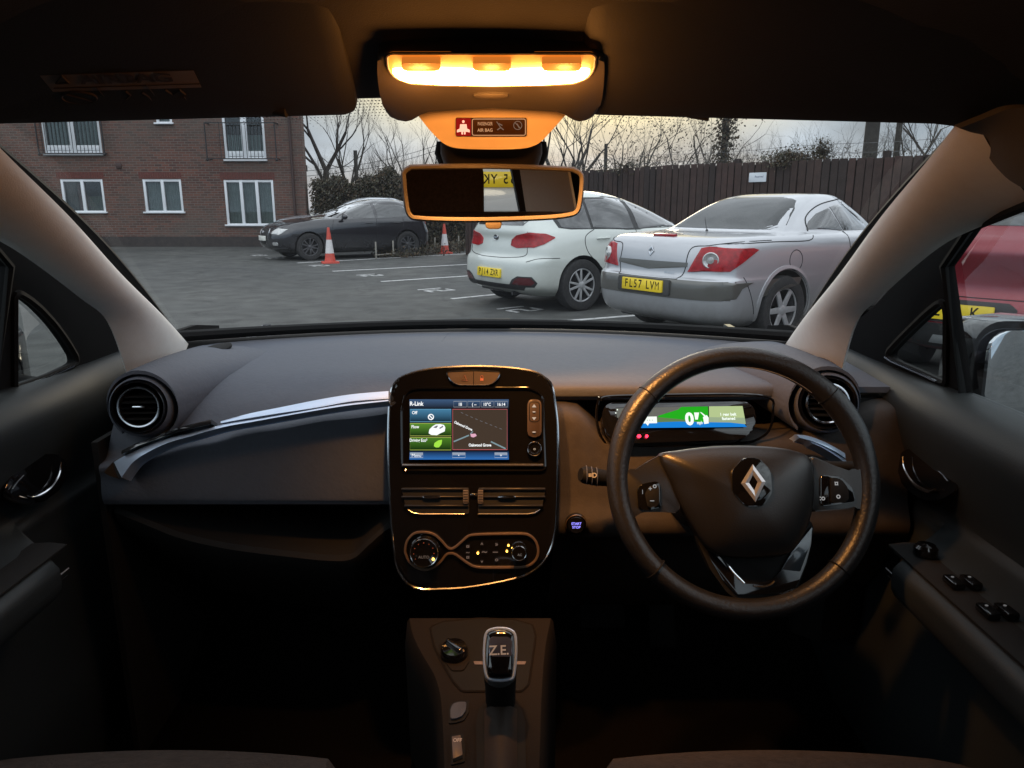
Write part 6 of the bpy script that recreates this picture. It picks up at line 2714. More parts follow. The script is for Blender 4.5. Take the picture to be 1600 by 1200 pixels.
def wpoly(pix, r=.004, h=0.0):
    return rpoly([wab(u, v, h) for u, v in pix], r)


# spokes
sp1 = MB()
L_ = wpoly([(966, 728), (986, 738), (1010, 722), (1040, 706), (1062, 716), (1060, 802), (1030, 800), (1002, 800), (985, 812), (968, 792)], .006)
R_ = wpoly([(1264, 712), (1300, 728), (1330, 738), (1352, 728), (1360, 760), (1352, 800), (1338, 790), (1318, 795), (1264, 800)], .006)
for pl_ in (L_, R_):
    sp1.ext([wpt(a, b, -.008) for a, b in pl_], WF.n * .016, M_AIRB, .004)
low_ = wpoly([(1078, 800), (1092, 850), (1110, 890), (1135, 925), (1150, 936), (1230, 936), (1246, 920), (1262, 880), (1272, 820), (1250, 800)], .004)
sp1.ext([wpt(a, b, -.014) for a, b in low_], WF.n * .014, M_RUB, .004)
fin(sp1, 'spoke', wheel_o)
# airbag cover, domed
ab_ = crm([wab(u, v, .02) for u, v in ((1032, 711), (1060, 703), (1110, 697), (1160, 695), (1210, 697), (1250, 704), (1270, 716), (1277, 745), (1276, 785), (1268, 820), (1256, 846), (1238, 865), (1210, 871), (1160, 873), (1126, 868), (1104, 852), (1082, 818), (1064, 785), (1049, 750))], 3, True)
ax_c = (sum(p[0] for p in ab_) / len(ab_), sum(p[1] for p in ab_) / len(ab_))
am_ = MB()
rings = []
for s_, h in ((1.0, -.012), (1.0, .004), (.985, .009), (.95, .0125), (.86, .018), (.76, .0225), (.64, .0265), (.5, .0298), (.36, .032), (.2, .0335), (.02, .034)):
    rings.append([wpt(lerp(ax_c[0], a, s_), lerp(ax_c[1], b, s_), h + .004) for a, b in ab_])
am_.loft(rings, M_AIRB)
fin(am_, 'airbag_cover', wheel_o)
# badge
bg_ = MB()
bc = wab(1173, 754, .034)
hexa = rpoly([(bc[0] + x, bc[1] + y) for x, y in ((-.009, .032), (.010, .032), (.0255, .016), (.0255, -.014), (.012, -.031), (-.010, -.031), (-.0255, -.013), (-.0255, .015))], .004)
bg_.ext([wpt(a, b, .030) for a, b in hexa], WF.n * .0095, M_GLOSS, .002)
M_BADGE = mat('badge_satin', (.55, .56, .58), .30, .7)
out_ = [(.002, .0235), (.0175, .001), (.003, -.0255), (-.0145, -.001)]
inn_ = [(.0015, .0100), (.0072, .0005), (.0022, -.0105), (-.0042, -.0005)]
for i in range(4):
    o0, o1 = V(out_[i]), V(out_[(i + 1) % 4])
    i0, i1 = V(inn_[i]), V(inn_[(i + 1) % 4])
    m0, m1 = (o0 + i0) / 2, (o1 + i1) / 2
    W3 = lambda p, h: wpt(bc[0] + p.x, bc[1] + p.y, .0400 + h)
    tp = [W3(o0, 0), W3(o1, 0), W3(m1, .0012), W3(m0, .0012)]
    bo = [W3(m0, .0012), W3(m1, .0012), W3(i1, 0), W3(i0, 0)]
    bg_.add(tp + bo, [(0, 1, 2, 3), (4, 5, 6, 7)], M_BADGE, False)
    bg_.add([W3(o0, 0), W3(o1, 0), W3(o1, -.002), W3(o0, -.002)], [(0, 1, 2, 3)], M_BADGE, False)
    bg_.add([W3(i0, 0), W3(i1, 0), W3(i1, -.002), W3(i0, -.002)], [(0, 1, 2, 3)], M_BADGE, False)
b_o = fin(bg_, 'wheel_badge', wheel_o)
b_o['label'] = 'chrome diamond badge in a black recess'
# button pods
M_WICON = glow_mat('wheel_icon', (.5, .5, .5), .6)
bp_ = MB()
pl_ = wpoly([(995, 765), (1001, 757), (1023, 752), (1031, 755), (1032, 793), (1010, 798), (997, 794)], .003, .008)
bp_.ext([wpt(a, b, .006) for a, b in pl_], WF.n * .005, M_GLOSS, .0015)
pl2 = wpoly([(1007, 772), (1014, 760), (1026, 757), (1029, 763), (1029, 790), (1012, 794)], .003, .01)
bp_.ext([wpt(a, b, .010) for a, b in pl2], WF.n * .004, M_RUB, .0015)
for c_, u, v, s_ in (('o', 1023, 759, .010), ('+', 1016, 764, .009), ('\u2013', 1019, 782, .010), ('|', 1004, 768, .006)):
    a, b = wab(u, v, .015)
    bp_.text(c_, WF, a, b, s_, M_WICON, 1, .02, .0146)
fin(bp_, 'button_pod', wheel_o)
bp_ = MB()
pl_ = wpoly([(1281, 742), (1312, 745), (1330, 762), (1335, 784), (1308, 788), (1281, 791)], .004, .008)
bp_.ext([wpt(a, b, .006) for a, b in pl_], WF.n * .005, M_GLOSS, .0015)
pl2 = wpoly([(1296, 746), (1312, 748), (1324, 764), (1324, 784), (1296, 787)], .004, .01)
bp_.ext([wpt(a, b, .010) for a, b in pl2], WF.n * .004, M_RUB, .0015)
for c_, u, v, s_ in (('\u00a4', 1307, 756, .010), ('o', 1310, 775, .011), (':o', 1285, 778, .010)):
    a, b = wab(u, v, .015)
    bp_.text(c_, WF, a, b, s_, M_WICON, 1, .02, .0146)
fin(bp_, 'button_pod', wheel_o)
# lower gloss trim with its V
lt = MB()
for pix in ([(1100, 848), (1139, 884), (1152, 905), (1164, 912), (1185, 912), (1205, 905), (1222, 888), (1236, 862), (1268, 822), (1266, 850), (1258, 880), (1248, 905), (1235, 928), (1150, 928), (1128, 905), (1110, 875)],):
    a_ = wpoly(pix, .002)
    lt.ext([wpt(a, b, -.001) for a, b in a_], WF.n * .004, M_GLOSS, .001)
g1 = wpoly([(1236, 864), (1269, 823), (1265, 852), (1250, 893), (1221, 890)], .002, .004)
lt.ext([wpt(a, b, .002) for a, b in g1], WF.n * .003 , mat('gloss_blue_reflection', (.06, .07, .08), .18, .4, coat=1), .001)  # blue tint painted in for a reflection on the gloss trim
lt.tube([wpt(*wab(u, v, .004), .004) for u, v in crm([(1139, 885), (1148, 896), (1160, 908), (1163, 911)], 4)], .0012, M_SATIN, 5)
lt.tube([wpt(*wab(u, v, .004), .004) for u, v in crm([(1177, 915), (1194, 916), (1206, 912), (1210, 908)], 4)], .0013, M_SATIN, 5)
fin(lt, 'lower_trim', wheel_o)

# ================================================================== gear console
t0, t1 = V((-.03, 1.02, .665)), V((-.03, .70, .615))
GF = Fr(t0, (1, 0, 0), t0 - t1)         # y away from us, n up
if GF.n.z < 0:
    GF.n = -GF.n
M_CONS = mat('console_soft_brown_black', (.012, .0095, .008), .8, spec=.12, bump=(420, .35, .0006))
gc_ = MB()
po = crm([GF.ab(u, v) for u, v in ((636, 966), (639, 985), (648, 1008), (660, 1030), (673, 1052), (681, 1075), (685, 1100), (688, 1150), (690, 1215), (700, 1300))], 2)
pr = crm([GF.ab(u, v) for u, v in ((867, 953), (863, 975), (857, 1005), (853, 1045), (851, 1081), (850, 1100), (849, 1150), (847, 1215), (842, 1300))], 2)
rows = []
for i in range(19):
    a = po[min(i, len(po) - 1)]
    # match by distance along y
    yb = a[1]
    xb = None
    for (x0, y0), (x1, y1) in zip(pr, pr[1:]):
        if (y0 - yb) * (y1 - yb) <= 0 and y0 != y1:
            xb = x0 + (x1 - x0) * (yb - y0) / (y1 - y0)
            break
    if xb is None:
        xb = pr[0][0] if yb > pr[0][1] else pr[-1][0]
    row = [GF.pt(a[0] - .010, yb, -.35), GF.pt(a[0] - .006, yb, -.05), GF.pt(a[0], yb, -.006)]
    for k in range(9):
        row.append(GF.pt(lerp(a[0] + .004, xb - .004, k / 8), yb, .0))
    row += [GF.pt(xb, yb, -.006), GF.pt(xb + .006, yb, -.05), GF.pt(xb + .010, yb, -.35)]
    rows.append(row)
gc_.slab(rows, lambda p: V((0, 0, -.004)), M_CONS)
go = fin(gc_, 'gear_console')
tr_ = MB()
TP = [(672, 981), (692, 972), (750, 967), (804, 969), (832, 977), (837, 994), (826, 1070), (815, 1081), (722, 1081), (707, 1064), (691, 1037), (678, 1010)]
pad(tr_, GF, TP, M_RUB, -.002, .0012, .004)
rim(tr_, GF, TP, M_CONS, .0016, .0012, .004)
pad(tr_, GF, [(740, 1035), (822, 1035), (820, 1040), (742, 1040)], mat('tray_lip', (.13, .10, .09), .5), .001, .0022)
pad(tr_, GF, [(686, 1008), (700, 1001), (724, 1004), (732, 1012), (733, 1036), (724, 1050), (706, 1050), (694, 1034)], M_CONS, .001, .003, .003, .001)
fin(tr_, 'storage_tray', go)
kd = MB()
kc = GF.pt(*GF.ab(710, 1024), .003)
kd.lathe([(.0195, 0), (.019, .010), (.0175, .0125), (.001, .0130)], kc, GF.n, M_GLOSS, 32)
d_ = (GF.x * .72 - GF.y * .70).normalized()
kd.tube([kc + GF.n * .0145 - d_ * .014 + V((0, 0, 0)), kc + GF.n * .0155 + d_ * .014], [.0012, .0012], M_SATIN, 6)
kd.box(kc + GF.n * .015, (.030, .007, .007), M_GLOSS, Matrix((d_, GF.n.cross(d_), GF.n)).transposed(), .002)
fin(kd, 'ignition_dial', go)
b1 = MB()
b1p = [(701, 1112), (704, 1101), (716, 1097), (733, 1096), (732, 1115), (725, 1127), (712, 1131), (701, 1132)]
pad(b1, GF, b1p, M_BLACK, 0, .002, .002)
pad(b1, GF, [(704, 1113), (707, 1104), (717, 1101), (729, 1101), (728, 1114), (722, 1123), (712, 1127), (704, 1127)], mat('switch_grey_blue', (.045, .05, .065), .45, spec=.3), .002, .005, .002, .001)
fin(b1, 'speed_limiter_switch', go)
b3 = MB()
pad(b3, GF, [(703, 1150), (724, 1148), (727, 1170), (726, 1192), (705, 1197)], M_BLACK, 0, .002, .002)
pad(b3, GF, [(706, 1157), (720, 1155), (723, 1186), (708, 1192)], mat('rocker_brown', (.10, .07, .055), .4, spec=.3), .002, .007, .001, .001)
txt(b3, GF, 'OFF', 715, 1164, 6, mat('print_pale', (.5, .42, .36), .5), .8, .02, .0075)
fin(b3, 'eco_switch', go)
# slot with gaiter and lever
sl_ = MB()
slot = [(745, 1215), (744, 1130), (748, 1108), (760, 1098), (782, 1094), (803, 1098), (815, 1110), (820, 1130), (822, 1215), (822, 1300), (744, 1300)]
pad(sl_, GF, slot, M_RUB, -.002, .0022, .006, .001)
fin(sl_, 'lever_slot', go)
rows = []
for i in range(9):
    v = lerp(1108, 1290, i / 8)
    row = []
    for k in range(9):
        u = lerp(757, 808, k / 8)
        row.append(GF.px(u, v, .003) + GF.n * (.010 * math.sin(math.pi * k / 8)))
    rows.append(row)
gt = MB()
gt.slab(rows, (0, 0, -.003), mat('gaiter_brown', (.024, .017, .013), .6, spec=.2, bump=(60, .4, .002)))
fin(gt, 'lever_gaiter', go)
lv_ = MB()
kt = P(780, 1020, .800)
kb_ = P(782, 1092, .845)
lv_.tube([kb_ + V((0, 0, -.02)), P(782, 1070, .835), P(781, 1050, .822)], [.019, .020, .0215], M_RUB, 20)
lvo = fin(lv_, 'gear_lever')
KF = Fr(kt, (1, 0, .04), (0, .55, .83))
if KF.n.y > 0:
    KF.n = -KF.n
kn = MB()
kout = crm([KF.ab(u, v) for u, v in ((760, 990), (768, 984), (781, 982), (795, 984), (804, 991), (806, 1010), (805, 1035), (802, 1056), (797, 1061), (781, 1063), (766, 1061), (760, 1055), (757, 1035), (757, 1010))], 3, True)
kcx, kcy = sum(p[0] for p in kout) / len(kout), sum(p[1] for p in kout) / len(kout)
kn.loft([[KF.pt(lerp(kcx, a, s_), lerp(kcy, b, s_), h) for a, b in kout] for s_, h in ((.70, -.034), (.92, -.026), (1.0, -.014), (1.0, -.004))], M_RUB)
kno = fin(kn, 'gear_knob', lvo)
kc2 = MB()
kc2.tube([KF.pt(a, b, -.001) for a, b in kout], .0020, M_BLADE, 6, True)
kc2.loft([[KF.pt(lerp(kcx, a, s_), lerp(kcy, b, s_), h) for a, b in kout] for s_, h in ((.98, -.006), (.96, .000), (.86, .0035), (.6, .0055), (.02, .006))], M_GLOSS)
pl_b = [KF.ab(u, v) for u, v in ((764, 1000), (769, 995), (794, 995), (800, 1000), (801, 1024), (796, 1026), (768, 1026), (764, 1022))]
kc2.ext([KF.pt(a, b, .0045) for a, b in rpoly(pl_b, .002)], KF.n * .0016, mat('badge_blue_grey', (.10, .11, .16), .15, .5, coat=1), .0005)
a, b = KF.ab(781, 1018, .006)
kc2.text('Z.E.', KF, a - .001, b + .001, .0155, mat('silver_print', (.72, .75, .8), .3, .4), 1.0, .015, .0062)
fin(kc2, 'knob_cap', lvo)

# ================================================================== doors
def door(sg):
    X = lambda d: CX + sg * d
    root_lbl = None
    mb = MB()
    rows = []
    for i in range(30):
        y = lerp(1.46, -.05, i / 29)
        f = min(1, max(0, (1.30 - y) / .25))
        arm = min(1, max(0, (1.045 - y) / .10))
        # belt line falls towards the dash
        zb = 1.0 - .008 * (1 - f)
        pts = [(.738, zb - .005), (.724, zb), (.706 - .022 * f, zb - .010), (.690 - .028 * f, zb - .040), (.690 - .018 * f, zb - .085), (.705 - .012 * f, .86), (.712, .815),
               (.712 - .030 * arm, .800), (.708 - .100 * arm, .790), (.704 - .118 * arm, .782), (.704 - .122 * arm, .765), (.702 - .112 * arm, .735), (.702 - .06 * arm, .695), (.700, .655), (.700, .55), (.690, .45), (.70, .30)]
        rows.append([V((X(a), y, b)) for a, b in crm(pts, 3)])
    mb.slab(rows, (sg * .008, 0, 0), M_DOOR)
    d = fin(mb, 'door_panel')
    d['label'] = "driver's door panel" if sg > 0 else 'passenger door panel'
    # sail panel under the quarter window
    s_ = MB()
    rows = []
    for i in range(11):
        y = lerp(1.42, 1.02, i / 10)
        zt = interp([(1.02, .985), (1.14, .992), (1.30, 1.000), (1.42, 1.015)], y)
        z0 = .955
        rows.append([V((X(.735), y, zt)), V((X(.715), y, zt - .004)), V((X(.700), y, lerp(zt, z0, .45) + .01)), V((X(.672), y, z0 + .004)), V((X(.668), y, z0 - .03))])
    s_.slab(rows, (sg * .004, 0, -.004), M_DOOR)
    # release handle recess
    h = MB()
    plane = Fr((X(.686), 1.06, .88), (0, sg * 1.0, 0), (sg * .12, 0, 1))
    if plane.n.x * sg > 0:
        plane = Fr((X(.686), 1.06, .88), (0, -sg * 1.0, 0), (sg * .12, 0, 1))
    px_ = [(1405, 716), (1420, 703), (1440, 702), (1465, 710), (1485, 726), (1502, 750), (1498, 764), (1480, 778), (1458, 782), (1436, 776), (1416, 760), (1406, 740)]
    if sg < 0:
        px_ = [(4, 764), (10, 750), (25, 730), (45, 718), (68, 710), (88, 712), (100, 722), (101, 740), (94, 760), (76, 776), (54, 788), (30, 786), (10, 777)]
    ab = crm([plane.ab(u, v) for u, v in px_], 3, True)
    h.ext([plane.pt(a, b, -.004) for a, b in ab], plane.n * .008, M_GLOSS, .003)
    ho = fin(h, 'handle_recess', d)
    c = MB()
    arc = [(1420, 714), (1421, 728), (1427, 742), (1438, 757), (1452, 766), (1464, 769), (1472, 765)] if sg > 0 else [(86, 723), (85, 736), (80, 750), (70, 764), (56, 774), (42, 779), (30, 776)]
    w = [.0010, .0016, .0022, .0028, .0030, .0024, .0018]
    arc_c = crm([(*plane.ab(u, v), k) for (u, v), k in zip(arc, w)], 4)
    c.tube([plane.pt(a, b, .010) for a, b, k in arc_c], [k for a, b, k in arc_c], M_SATIN, 8)
    arc2 = [(1474, 737), (1482, 744), (1489, 753)] if sg > 0 else [(29, 744), (20, 753), (11, 766)]
    c.tube([plane.pt(*plane.ab(u, v), .008) for u, v in arc2], .0013, M_SATIN, 6)
    fin(c, 'release_handle', d)
    # door bin edge and speaker
    sp_ = MB()
    sp_.lathe([(.085, -.002), (.085, .006), (.078, .009), (.070, .005), (.002, .005)], (X(.690), 1.0, .50), (-sg, 0, .05), M_DASH2, 36)
    bn = MB()
    bn.slab([[V((X(.615), y, z)) for y in [lerp(.95, .0, i / 8) for i in range(9)]] for z in (.28, .42)], (sg * .01, 0, 0), M_DOOR)
    fin(bn, 'door_bin', d)
    # armrest insert and switches
    ar = MB()
    rows = []
    for i in range(14):
        y = lerp(.985, .05, i / 13)
        rows.append([V((X(.648), y, .7905)), V((X(.620), y, .7925)), V((X(.597), y, .7895))])
    ar.slab(rows, (0, 0, .003), M_DASH2)
    ar.tube([V((X(.590), lerp(.97, .0, i / 10), .762)) for i in range(11)], .0011, M_STITCH, 5)
    ar.tube([V((X(.594), lerp(.97, .0, i / 10), .750)) for i in range(11)], .0011, M_BLACK, 5)
    fin(ar, 'armrest_pad', d)
    if sg > 0:
        sw = MB()
        for y, x in ((.86, .618), (.86, .640), (.79, .618), (.79, .640)):
            sw = MB()
            sw.box((X(x), y, .800), (.016, .028, .010), M_GLOSS, bev=.003)
            sw.ball((X(x), y + .004, .8055), (.0022, .0016, .0008), glow_mat('switch_mark', (.3, .3, .3), .4), 6)
            fin(sw, 'window_switch', d)
        sw = MB()
        sw.lathe([(.016, 0), (.0155, .010), (.012, .014), (.001, .015)], (X(.628), .945, .797), (0, 0, 1), M_GLOSS, 20)
        fin(sw, 'mirror_control', d)
    return d


door(-1)
door(1)


# ================================================================== exterior mirrors
def ext_mirror(sg):
    X = lambda d: CX + sg * d
    m_ = MB()
    rings = []
    for y, s_ in ((1.20, .985), (1.215, 1.0), (1.26, .98), (1.31, .86), (1.345, .62), (1.36, .25)):
        cx_, cz_ = X(.925), 1.005
        rings.append([V((cx_ + sg * a * s_ * 1.0, y, cz_ + b * s_)) for a, b in rrect(.225, .165, .045, 6)])
    m_.loft(rings, M_GLOSS)
    m_.tube([V((X(.74), 1.27, .945)), V((X(.80), 1.265, .95)), V((X(.86), 1.26, .96))], [.03, .028, .03], M_RUB, 12)
    mo = fin(m_, 'door_mirror')
    g = MB()
    fr = Fr((X(.927), 1.197, 1.003), (1, sg * .28, 0), (0, .05, 1))
    if fr.n.y > 0:
        fr.n = -fr.n
    fr.x = V((1, sg * .10, 0)).normalized()
    g.ext([fr.pt(a, b, 0) for a, b in rrect(.195, .138, .035, 6)], fr.n * .006, mat('mirror_silvering', (.75, .77, .80), .01, 1.0), .001)
    fin(g, 'mirror_glass', mo)
    t_ = MB()
    t_.slab([[V((X(.84), 1.22, 1.082)), V((X(.925), 1.215, 1.0895)), V((X(1.01), 1.22, 1.082))], [V((X(.84), 1.30, 1.076)), V((X(.925), 1.31, 1.082)), V((X(1.01), 1.30, 1.076))]], (0, 0, .003), mat('mirror_sky_sheen', (.55, .57, .60), .2, coat=1))  # pale strip painted for the sky reflected on the black housing
    fin(t_, 'mirror_top_sheen', mo)


ext_mirror(-1)
ext_mirror(1)

# ================================================================== roof console, interior mirror, visors
HP = Fr((CX, .93, 1.374), (1, 0, 0), (0, -.18, .085))
if HP.n.z > 0:
    HP.n = -HP.n
M_OHC = mat('overhead_console_plastic', (.045, .037, .031), .55, bump=(500, .25, .0005))
oc = MB()
o1 = crm([HP.ab(u, v) for u, v in ((590, 90), (596, 82), (625, 78), (700, 76), (770, 75), (840, 76), (915, 78), (938, 83), (944, 92), (943, 130), (938, 160), (928, 180), (905, 188), (885, 180), (872, 166), (668, 166), (655, 180), (635, 188), (608, 180), (598, 160), (591, 125))], 2, True)
oc.ext([HP.pt(a, b, -.03) for a, b in o1], HP.n * .034, M_OHC, .005, 3)
# trough round the lamp
oco = fin(oc, 'overhead_console')
LB = Fr(P(768, 165, .950), (1, 0, 0), P(768, 165, .950) - P(768, 231, .968))
if LB.n.y > 0:
    LB.n = -LB.n
lo = MB()
lob = crm([LB.ab(u, v) for u, v in ((625, 163), (645, 170), (656, 182), (672, 202), (690, 220), (705, 228), (725, 231), (768, 232), (812, 231), (832, 227), (846, 219), (866, 198), (882, 180), (893, 170), (915, 163), (900, 158), (768, 155), (640, 158))], 3, True)
lo.ext([LB.pt(a, b, -.03) for a, b in lob], LB.n * .034, mat('console_lobe_lamplit', (.78, .60, .40), .5), .004, 3)  # warm lamp light put into the colour, far paler than the console body
fin(lo, 'console_lobe', oco)
lens = MB()
lc_ = [HP.ab(u, v, .006) for u, v in ((604, 88), (606, 108), (616, 122), (640, 131), (690, 134), (768, 135), (850, 134), (898, 131), (920, 122), (929, 108), (931, 88), (925, 84), (768, 84), (611, 84))]
lc_ = rpoly(lc_, .006)
M_TROUGH = mat('lamp_trough_glow', (.30, .16, .07), .5, emit=(.9, .22, .02), estr=.8)  # orange spill of the lamp put in as emission of the trough
lens.ext([HP.pt(a, b, .0035) for a, b in lc_], HP.n * .0012, M_TROUGH)
lens.tube([HP.pt(a, b, .0055) for a, b in lc_], .0016, M_OHC, 6, True)
fin(lens, 'lamp_surround', oco)
lamp_m = glow_mat('amber_lamp_lens', (1.0, .46, .11), 50.0)
ln = MB()
le = [HP.ab(u, v, .007) for u, v in ((612, 110), (630, 108), (690, 108), (742, 110), (800, 110), (850, 108), (905, 108), (923, 110), (916, 121), (896, 128), (850, 131), (768, 132.5), (690, 131), (640, 128), (620, 121))]
ln.ext([HP.pt(a, b, .0045) for a, b in rpoly(le, .003)], HP.n * .004, lamp_m, .001)
lno = fin(ln, 'courtesy_lamp', oco)
for dx_ in (-.08, .0, .08):
    ld_ = bpy.data.lights.new('courtesy_bulb', 'POINT')
    ld_.energy = .44
    ld_.color = (1.0, .38, .08)
    ld_.shadow_soft_size = .012
    lo_ = bpy.data.objects.new('courtesy_bulb', ld_)
    COL.objects.link(lo_)
    lo_.parent = own
    ca_, cb_2 = HP.ab(768, 120, .006)
    lo_.location = HP.pt(ca_ + dx_, cb_2, .034) - OWN
for dx_, en_ in ((-.06, 14.0), (.06, 14.0), (.0, 22.0)):  # middle beam is extra, aimed backwards to brighten the rear pillar trim
    ld_ = bpy.data.lights.new('courtesy_beam', 'SPOT')
    ld_.energy = en_ * 1.15
    ld_.spot_size = R(80)
    ld_.spot_blend = .9
    ld_.color = (1.0, .42, .11)
    ld_.shadow_soft_size = .014
    lo_ = bpy.data.objects.new('courtesy_beam', ld_)
    COL.objects.link(lo_)
    lo_.parent = own
    lo_.location = HP.pt(ca_ + dx_, cb_2, .022) - OWN
    lo_.rotation_euler = (V((dx_ * 1.0 + .27, .44, -1)) if dx_ else V((.25, -.95, -.32))).to_track_quat('-Z', 'Y').to_euler()
lno['label'] = 'lit amber courtesy lamp'
sw_ = MB()
M_SWT = mat('lamp_switch_glow_plastic', (.22, .13, .07), .4, emit=(.62, .17, .02), estr=.9)  # faint glow put in, as the lamp leaves these pads unlit
for u0, u1 in ((627, 689), (738, 799), (846, 909)):
    pts = [HP.ab(u, v, .012) for u, v in ((u0, 98), (u1, 98), (u1 - 1, 107), (u1 - 6, 110), (u0 + 6, 110), (u0 + 1, 107))]
    sw_.ext([HP.pt(a, b, .005) for a, b in rpoly(pts, .002)], HP.n * .008, M_SWT, .001)
fin(sw_, 'lamp_switch', oco)
mo_ = MB()
c = HP.pt(*HP.ab(767, 150, .006), .004)
mo_.lathe([(.020, 0), (.019, .003), (.015, .004), (.001, .0045)], c, HP.n, M_OHC, 28, 1.0, .28, (1, 0, 0))
fin(mo_, 'microphone_cover', oco)
dp_ = MB()
dpp = rpoly([LB.ab(u, v, .005) for u, v in ((712, 184), (823, 184), (823, 213), (712, 213))], .002)
dp_.ext([LB.pt(a, b, .0035) for a, b in dpp], LB.n * .002, mat('indicator_panel_brown', (.045, .022, .012), .25), .0006)
rp = rpoly([LB.ab(u, v, .006) for u, v in ((712.5, 185), (736, 185), (736, 212.5), (712.5, 212.5))], .002)
dp_.ext([LB.pt(a, b, .005) for a, b in rp], LB.n * .001, glow_mat('belt_panel_red', (.30, .008, .006), 1.0))
M_BELT = glow_mat('belt_symbol', (1.0, .42, .28), 1.6)
M_LG = glow_mat('legend_orange', (.62, .30, .14), 1.0)
H6 = .0064


def lbp(u, v):
    return LB.ab(u, v, H6)


a, b = lbp(724, 190)
dp_.ball(LB.pt(a, b, H6), (.0016, .0004, .0018), M_BELT, 10)
for pix in ([(719, 194), (729, 194), (730, 202), (718, 202)], [(716, 202), (732, 202), (733, 206), (715, 206)], [(714, 203), (718, 201), (718, 206), (714, 207)], [(730, 201), (734, 203), (734, 207), (730, 206)], [(721, 206), (723.5, 206), (723.5, 210), (721, 210)], [(725, 206), (727.5, 206), (727.5, 210), (725, 210)]):
    pp = [lbp(u, v) for u, v in pix]
    dp_.add([LB.pt(a, b, H6) for a, b in pp], [tuple(range(len(pp)))], M_BELT, False)
dp_.tube([LB.pt(a, b, H6) for a, b in rpoly([lbp(u, v) for u, v in ((738, 186), (821, 186), (821, 211.5), (738, 211.5))], .0025)], .0005, M_LG, 4, True)
a, b = lbp(758, 193.5)
a2, b2 = lbp(756, 198.5)
sz = abs(b2 - b) * 1.45
dp_.text('PASSENGER', LB, a, b, sz * 1.02, M_LG, .62, .01, H6)
a, b = lbp(758, 203.5)
dp_.text('AIR BAG', LB, a, b, sz, M_LG, .9, .02, H6)
M_LG2 = glow_mat('legend_dim_brown', (.20, .12, .08), .9)
for (x0, y0, x1, y1) in ((776, 190, 782, 199), (782, 199, 787, 203), (777, 203, 783, 199), (779, 193, 785, 196)):
    dp_.tube([LB.pt(*lbp(x0, y0), H6), LB.pt(*lbp(x1, y1), H6)], .0007, M_LG2, 4)
a, b = lbp(809, 196)
dp_.tube([LB.pt(a + .0050 * math.cos(t), b + .0050 * math.sin(t), H6) for t in [2 * math.pi * i / 20 for i in range(20)]], .0005, M_LG2, 4, True)
dp_.tube([LB.pt(a - .0035, b + .0035, H6), LB.pt(a + .0035, b - .0035, H6)], .0006, M_LG2, 4)
dp_.tube([LB.pt(a - .001, b + .002, H6), LB.pt(a + .002, b - .003, H6)], .0009, M_LG2, 4)
dpo = fin(dp_, 'airbag_indicator', oco)
dpo['label'] = 'small panel with red seat belt symbol and PASSENGER AIR BAG'
rl_ = MB()
rl_.ball(LB.pt(*LB.ab(724, 152, .0), .006), (.0024, .001, .0016), glow_mat('red_reflection_led', (.8, .03, .02), .8), 8)

# sensor housing behind the mirror and the stalk
sn = MB()
rings = []
for s_, p in ((1.0, P(768, 225, 1.00)), (1.03, P(768, 240, 1.02)), (.96, P(768, 262, 1.035)), (.9, P(768, 275, 1.03))):
    rings.append([p + V((a * s_, b_ * s_, 0)) for a, b_ in rrect(.130, .055, .02, 5)])
sn.loft(rings, mat('sensor_housing', (.045, .04, .037), .55))
sn2 = MB()
rings = []
for s_, p in ((1.0, P(768, 222, 1.03)), (1.06, P(768, 240, 1.05)), (.94, P(768, 268, 1.06))):
    rings.append([p + V((a * s_, b_ * s_, 0)) for a, b_ in rrect(.146, .03, .012, 5)])
sn.loft(rings, M_RUB)
fin(sn, 'sensor_housing')

MC = P(769, 302, .985)
mn = (V((0.0, -1.0, -.015)))
MFr = Fr(MC, (1, .077, .012), (0, -.029, 1))
if MFr.n.y > 0:
    MFr.n = -MFr.n
mi_ = MB()
mout = [(627, 280), (628, 267), (638, 259), (655, 257), (768, 256), (880, 260), (900, 263), (911, 271), (913, 285), (909, 320), (903, 334), (888, 340), (850, 344), (768, 347), (700, 347), (655, 345), (640, 341), (632, 325)]
mo2 = crm([MFr.ab(u, v) for u, v in mout], 3, True)
mcx, mcy = sum(p[0] for p in mo2) / len(mo2), sum(p[1] for p in mo2) / len(mo2)
mi_.loft([[MFr.pt(lerp(mcx, a, s_), lerp(mcy, b, s_), h) for a, b in mo2] for s_, h in ((.35, -.050), (.75, -.042), (.93, -.026), (1.0, -.010), (1.0, -.002), (.988, .0005))], M_DASH2)
mi_.tube([MC + V((0, .04, .0)), MC + V((0, .06, .03)), P(768, 240, 1.03)], .014, M_RUB, 12)
mio = fin(mi_, 'interior_mirror')
mr1 = MB()
ring_o = mo2
ring_i = [(lerp(mcx, a, 1) * 1, b) for a, b in mo2]


def inset(pl_, d):
    out = []
    n = len(pl_)
    for i in range(n):
        a, b, c = V(pl_[i - 1]), V(pl_[i]), V(pl_[(i + 1) % n])
        t = (c - a).normalized()
        nn = V((-t.y, t.x))
        if (V((mcx, mcy)) - b).dot(nn) < 0:
            nn = -nn
        out.append(tuple(b + nn * d))
    return out


M_MFR = mat('mirror_frame_plastic', (.105, .088, .072), .5)
i1, i2 = inset(mo2, .0022), inset(mo2, .0068)
mr1.loft([[MFr.pt(a, b, -.003) for a, b in inset(mo2, -.0005)], [MFr.pt(a, b, .002) for a, b in mo2], [MFr.pt(a, b, .0045) for a, b in i1], [MFr.pt(a, b, .0040) for a, b in inset(mo2, .0050)], [MFr.pt(a, b, .0012) for a, b in i2]], M_MFR, True, False)
fin(mr1, 'mirror_frame', mio)
mg = MB()
M_MIRR = mat('mirror_glass_tinted', (.80, .78, .76), .01, 1.0)
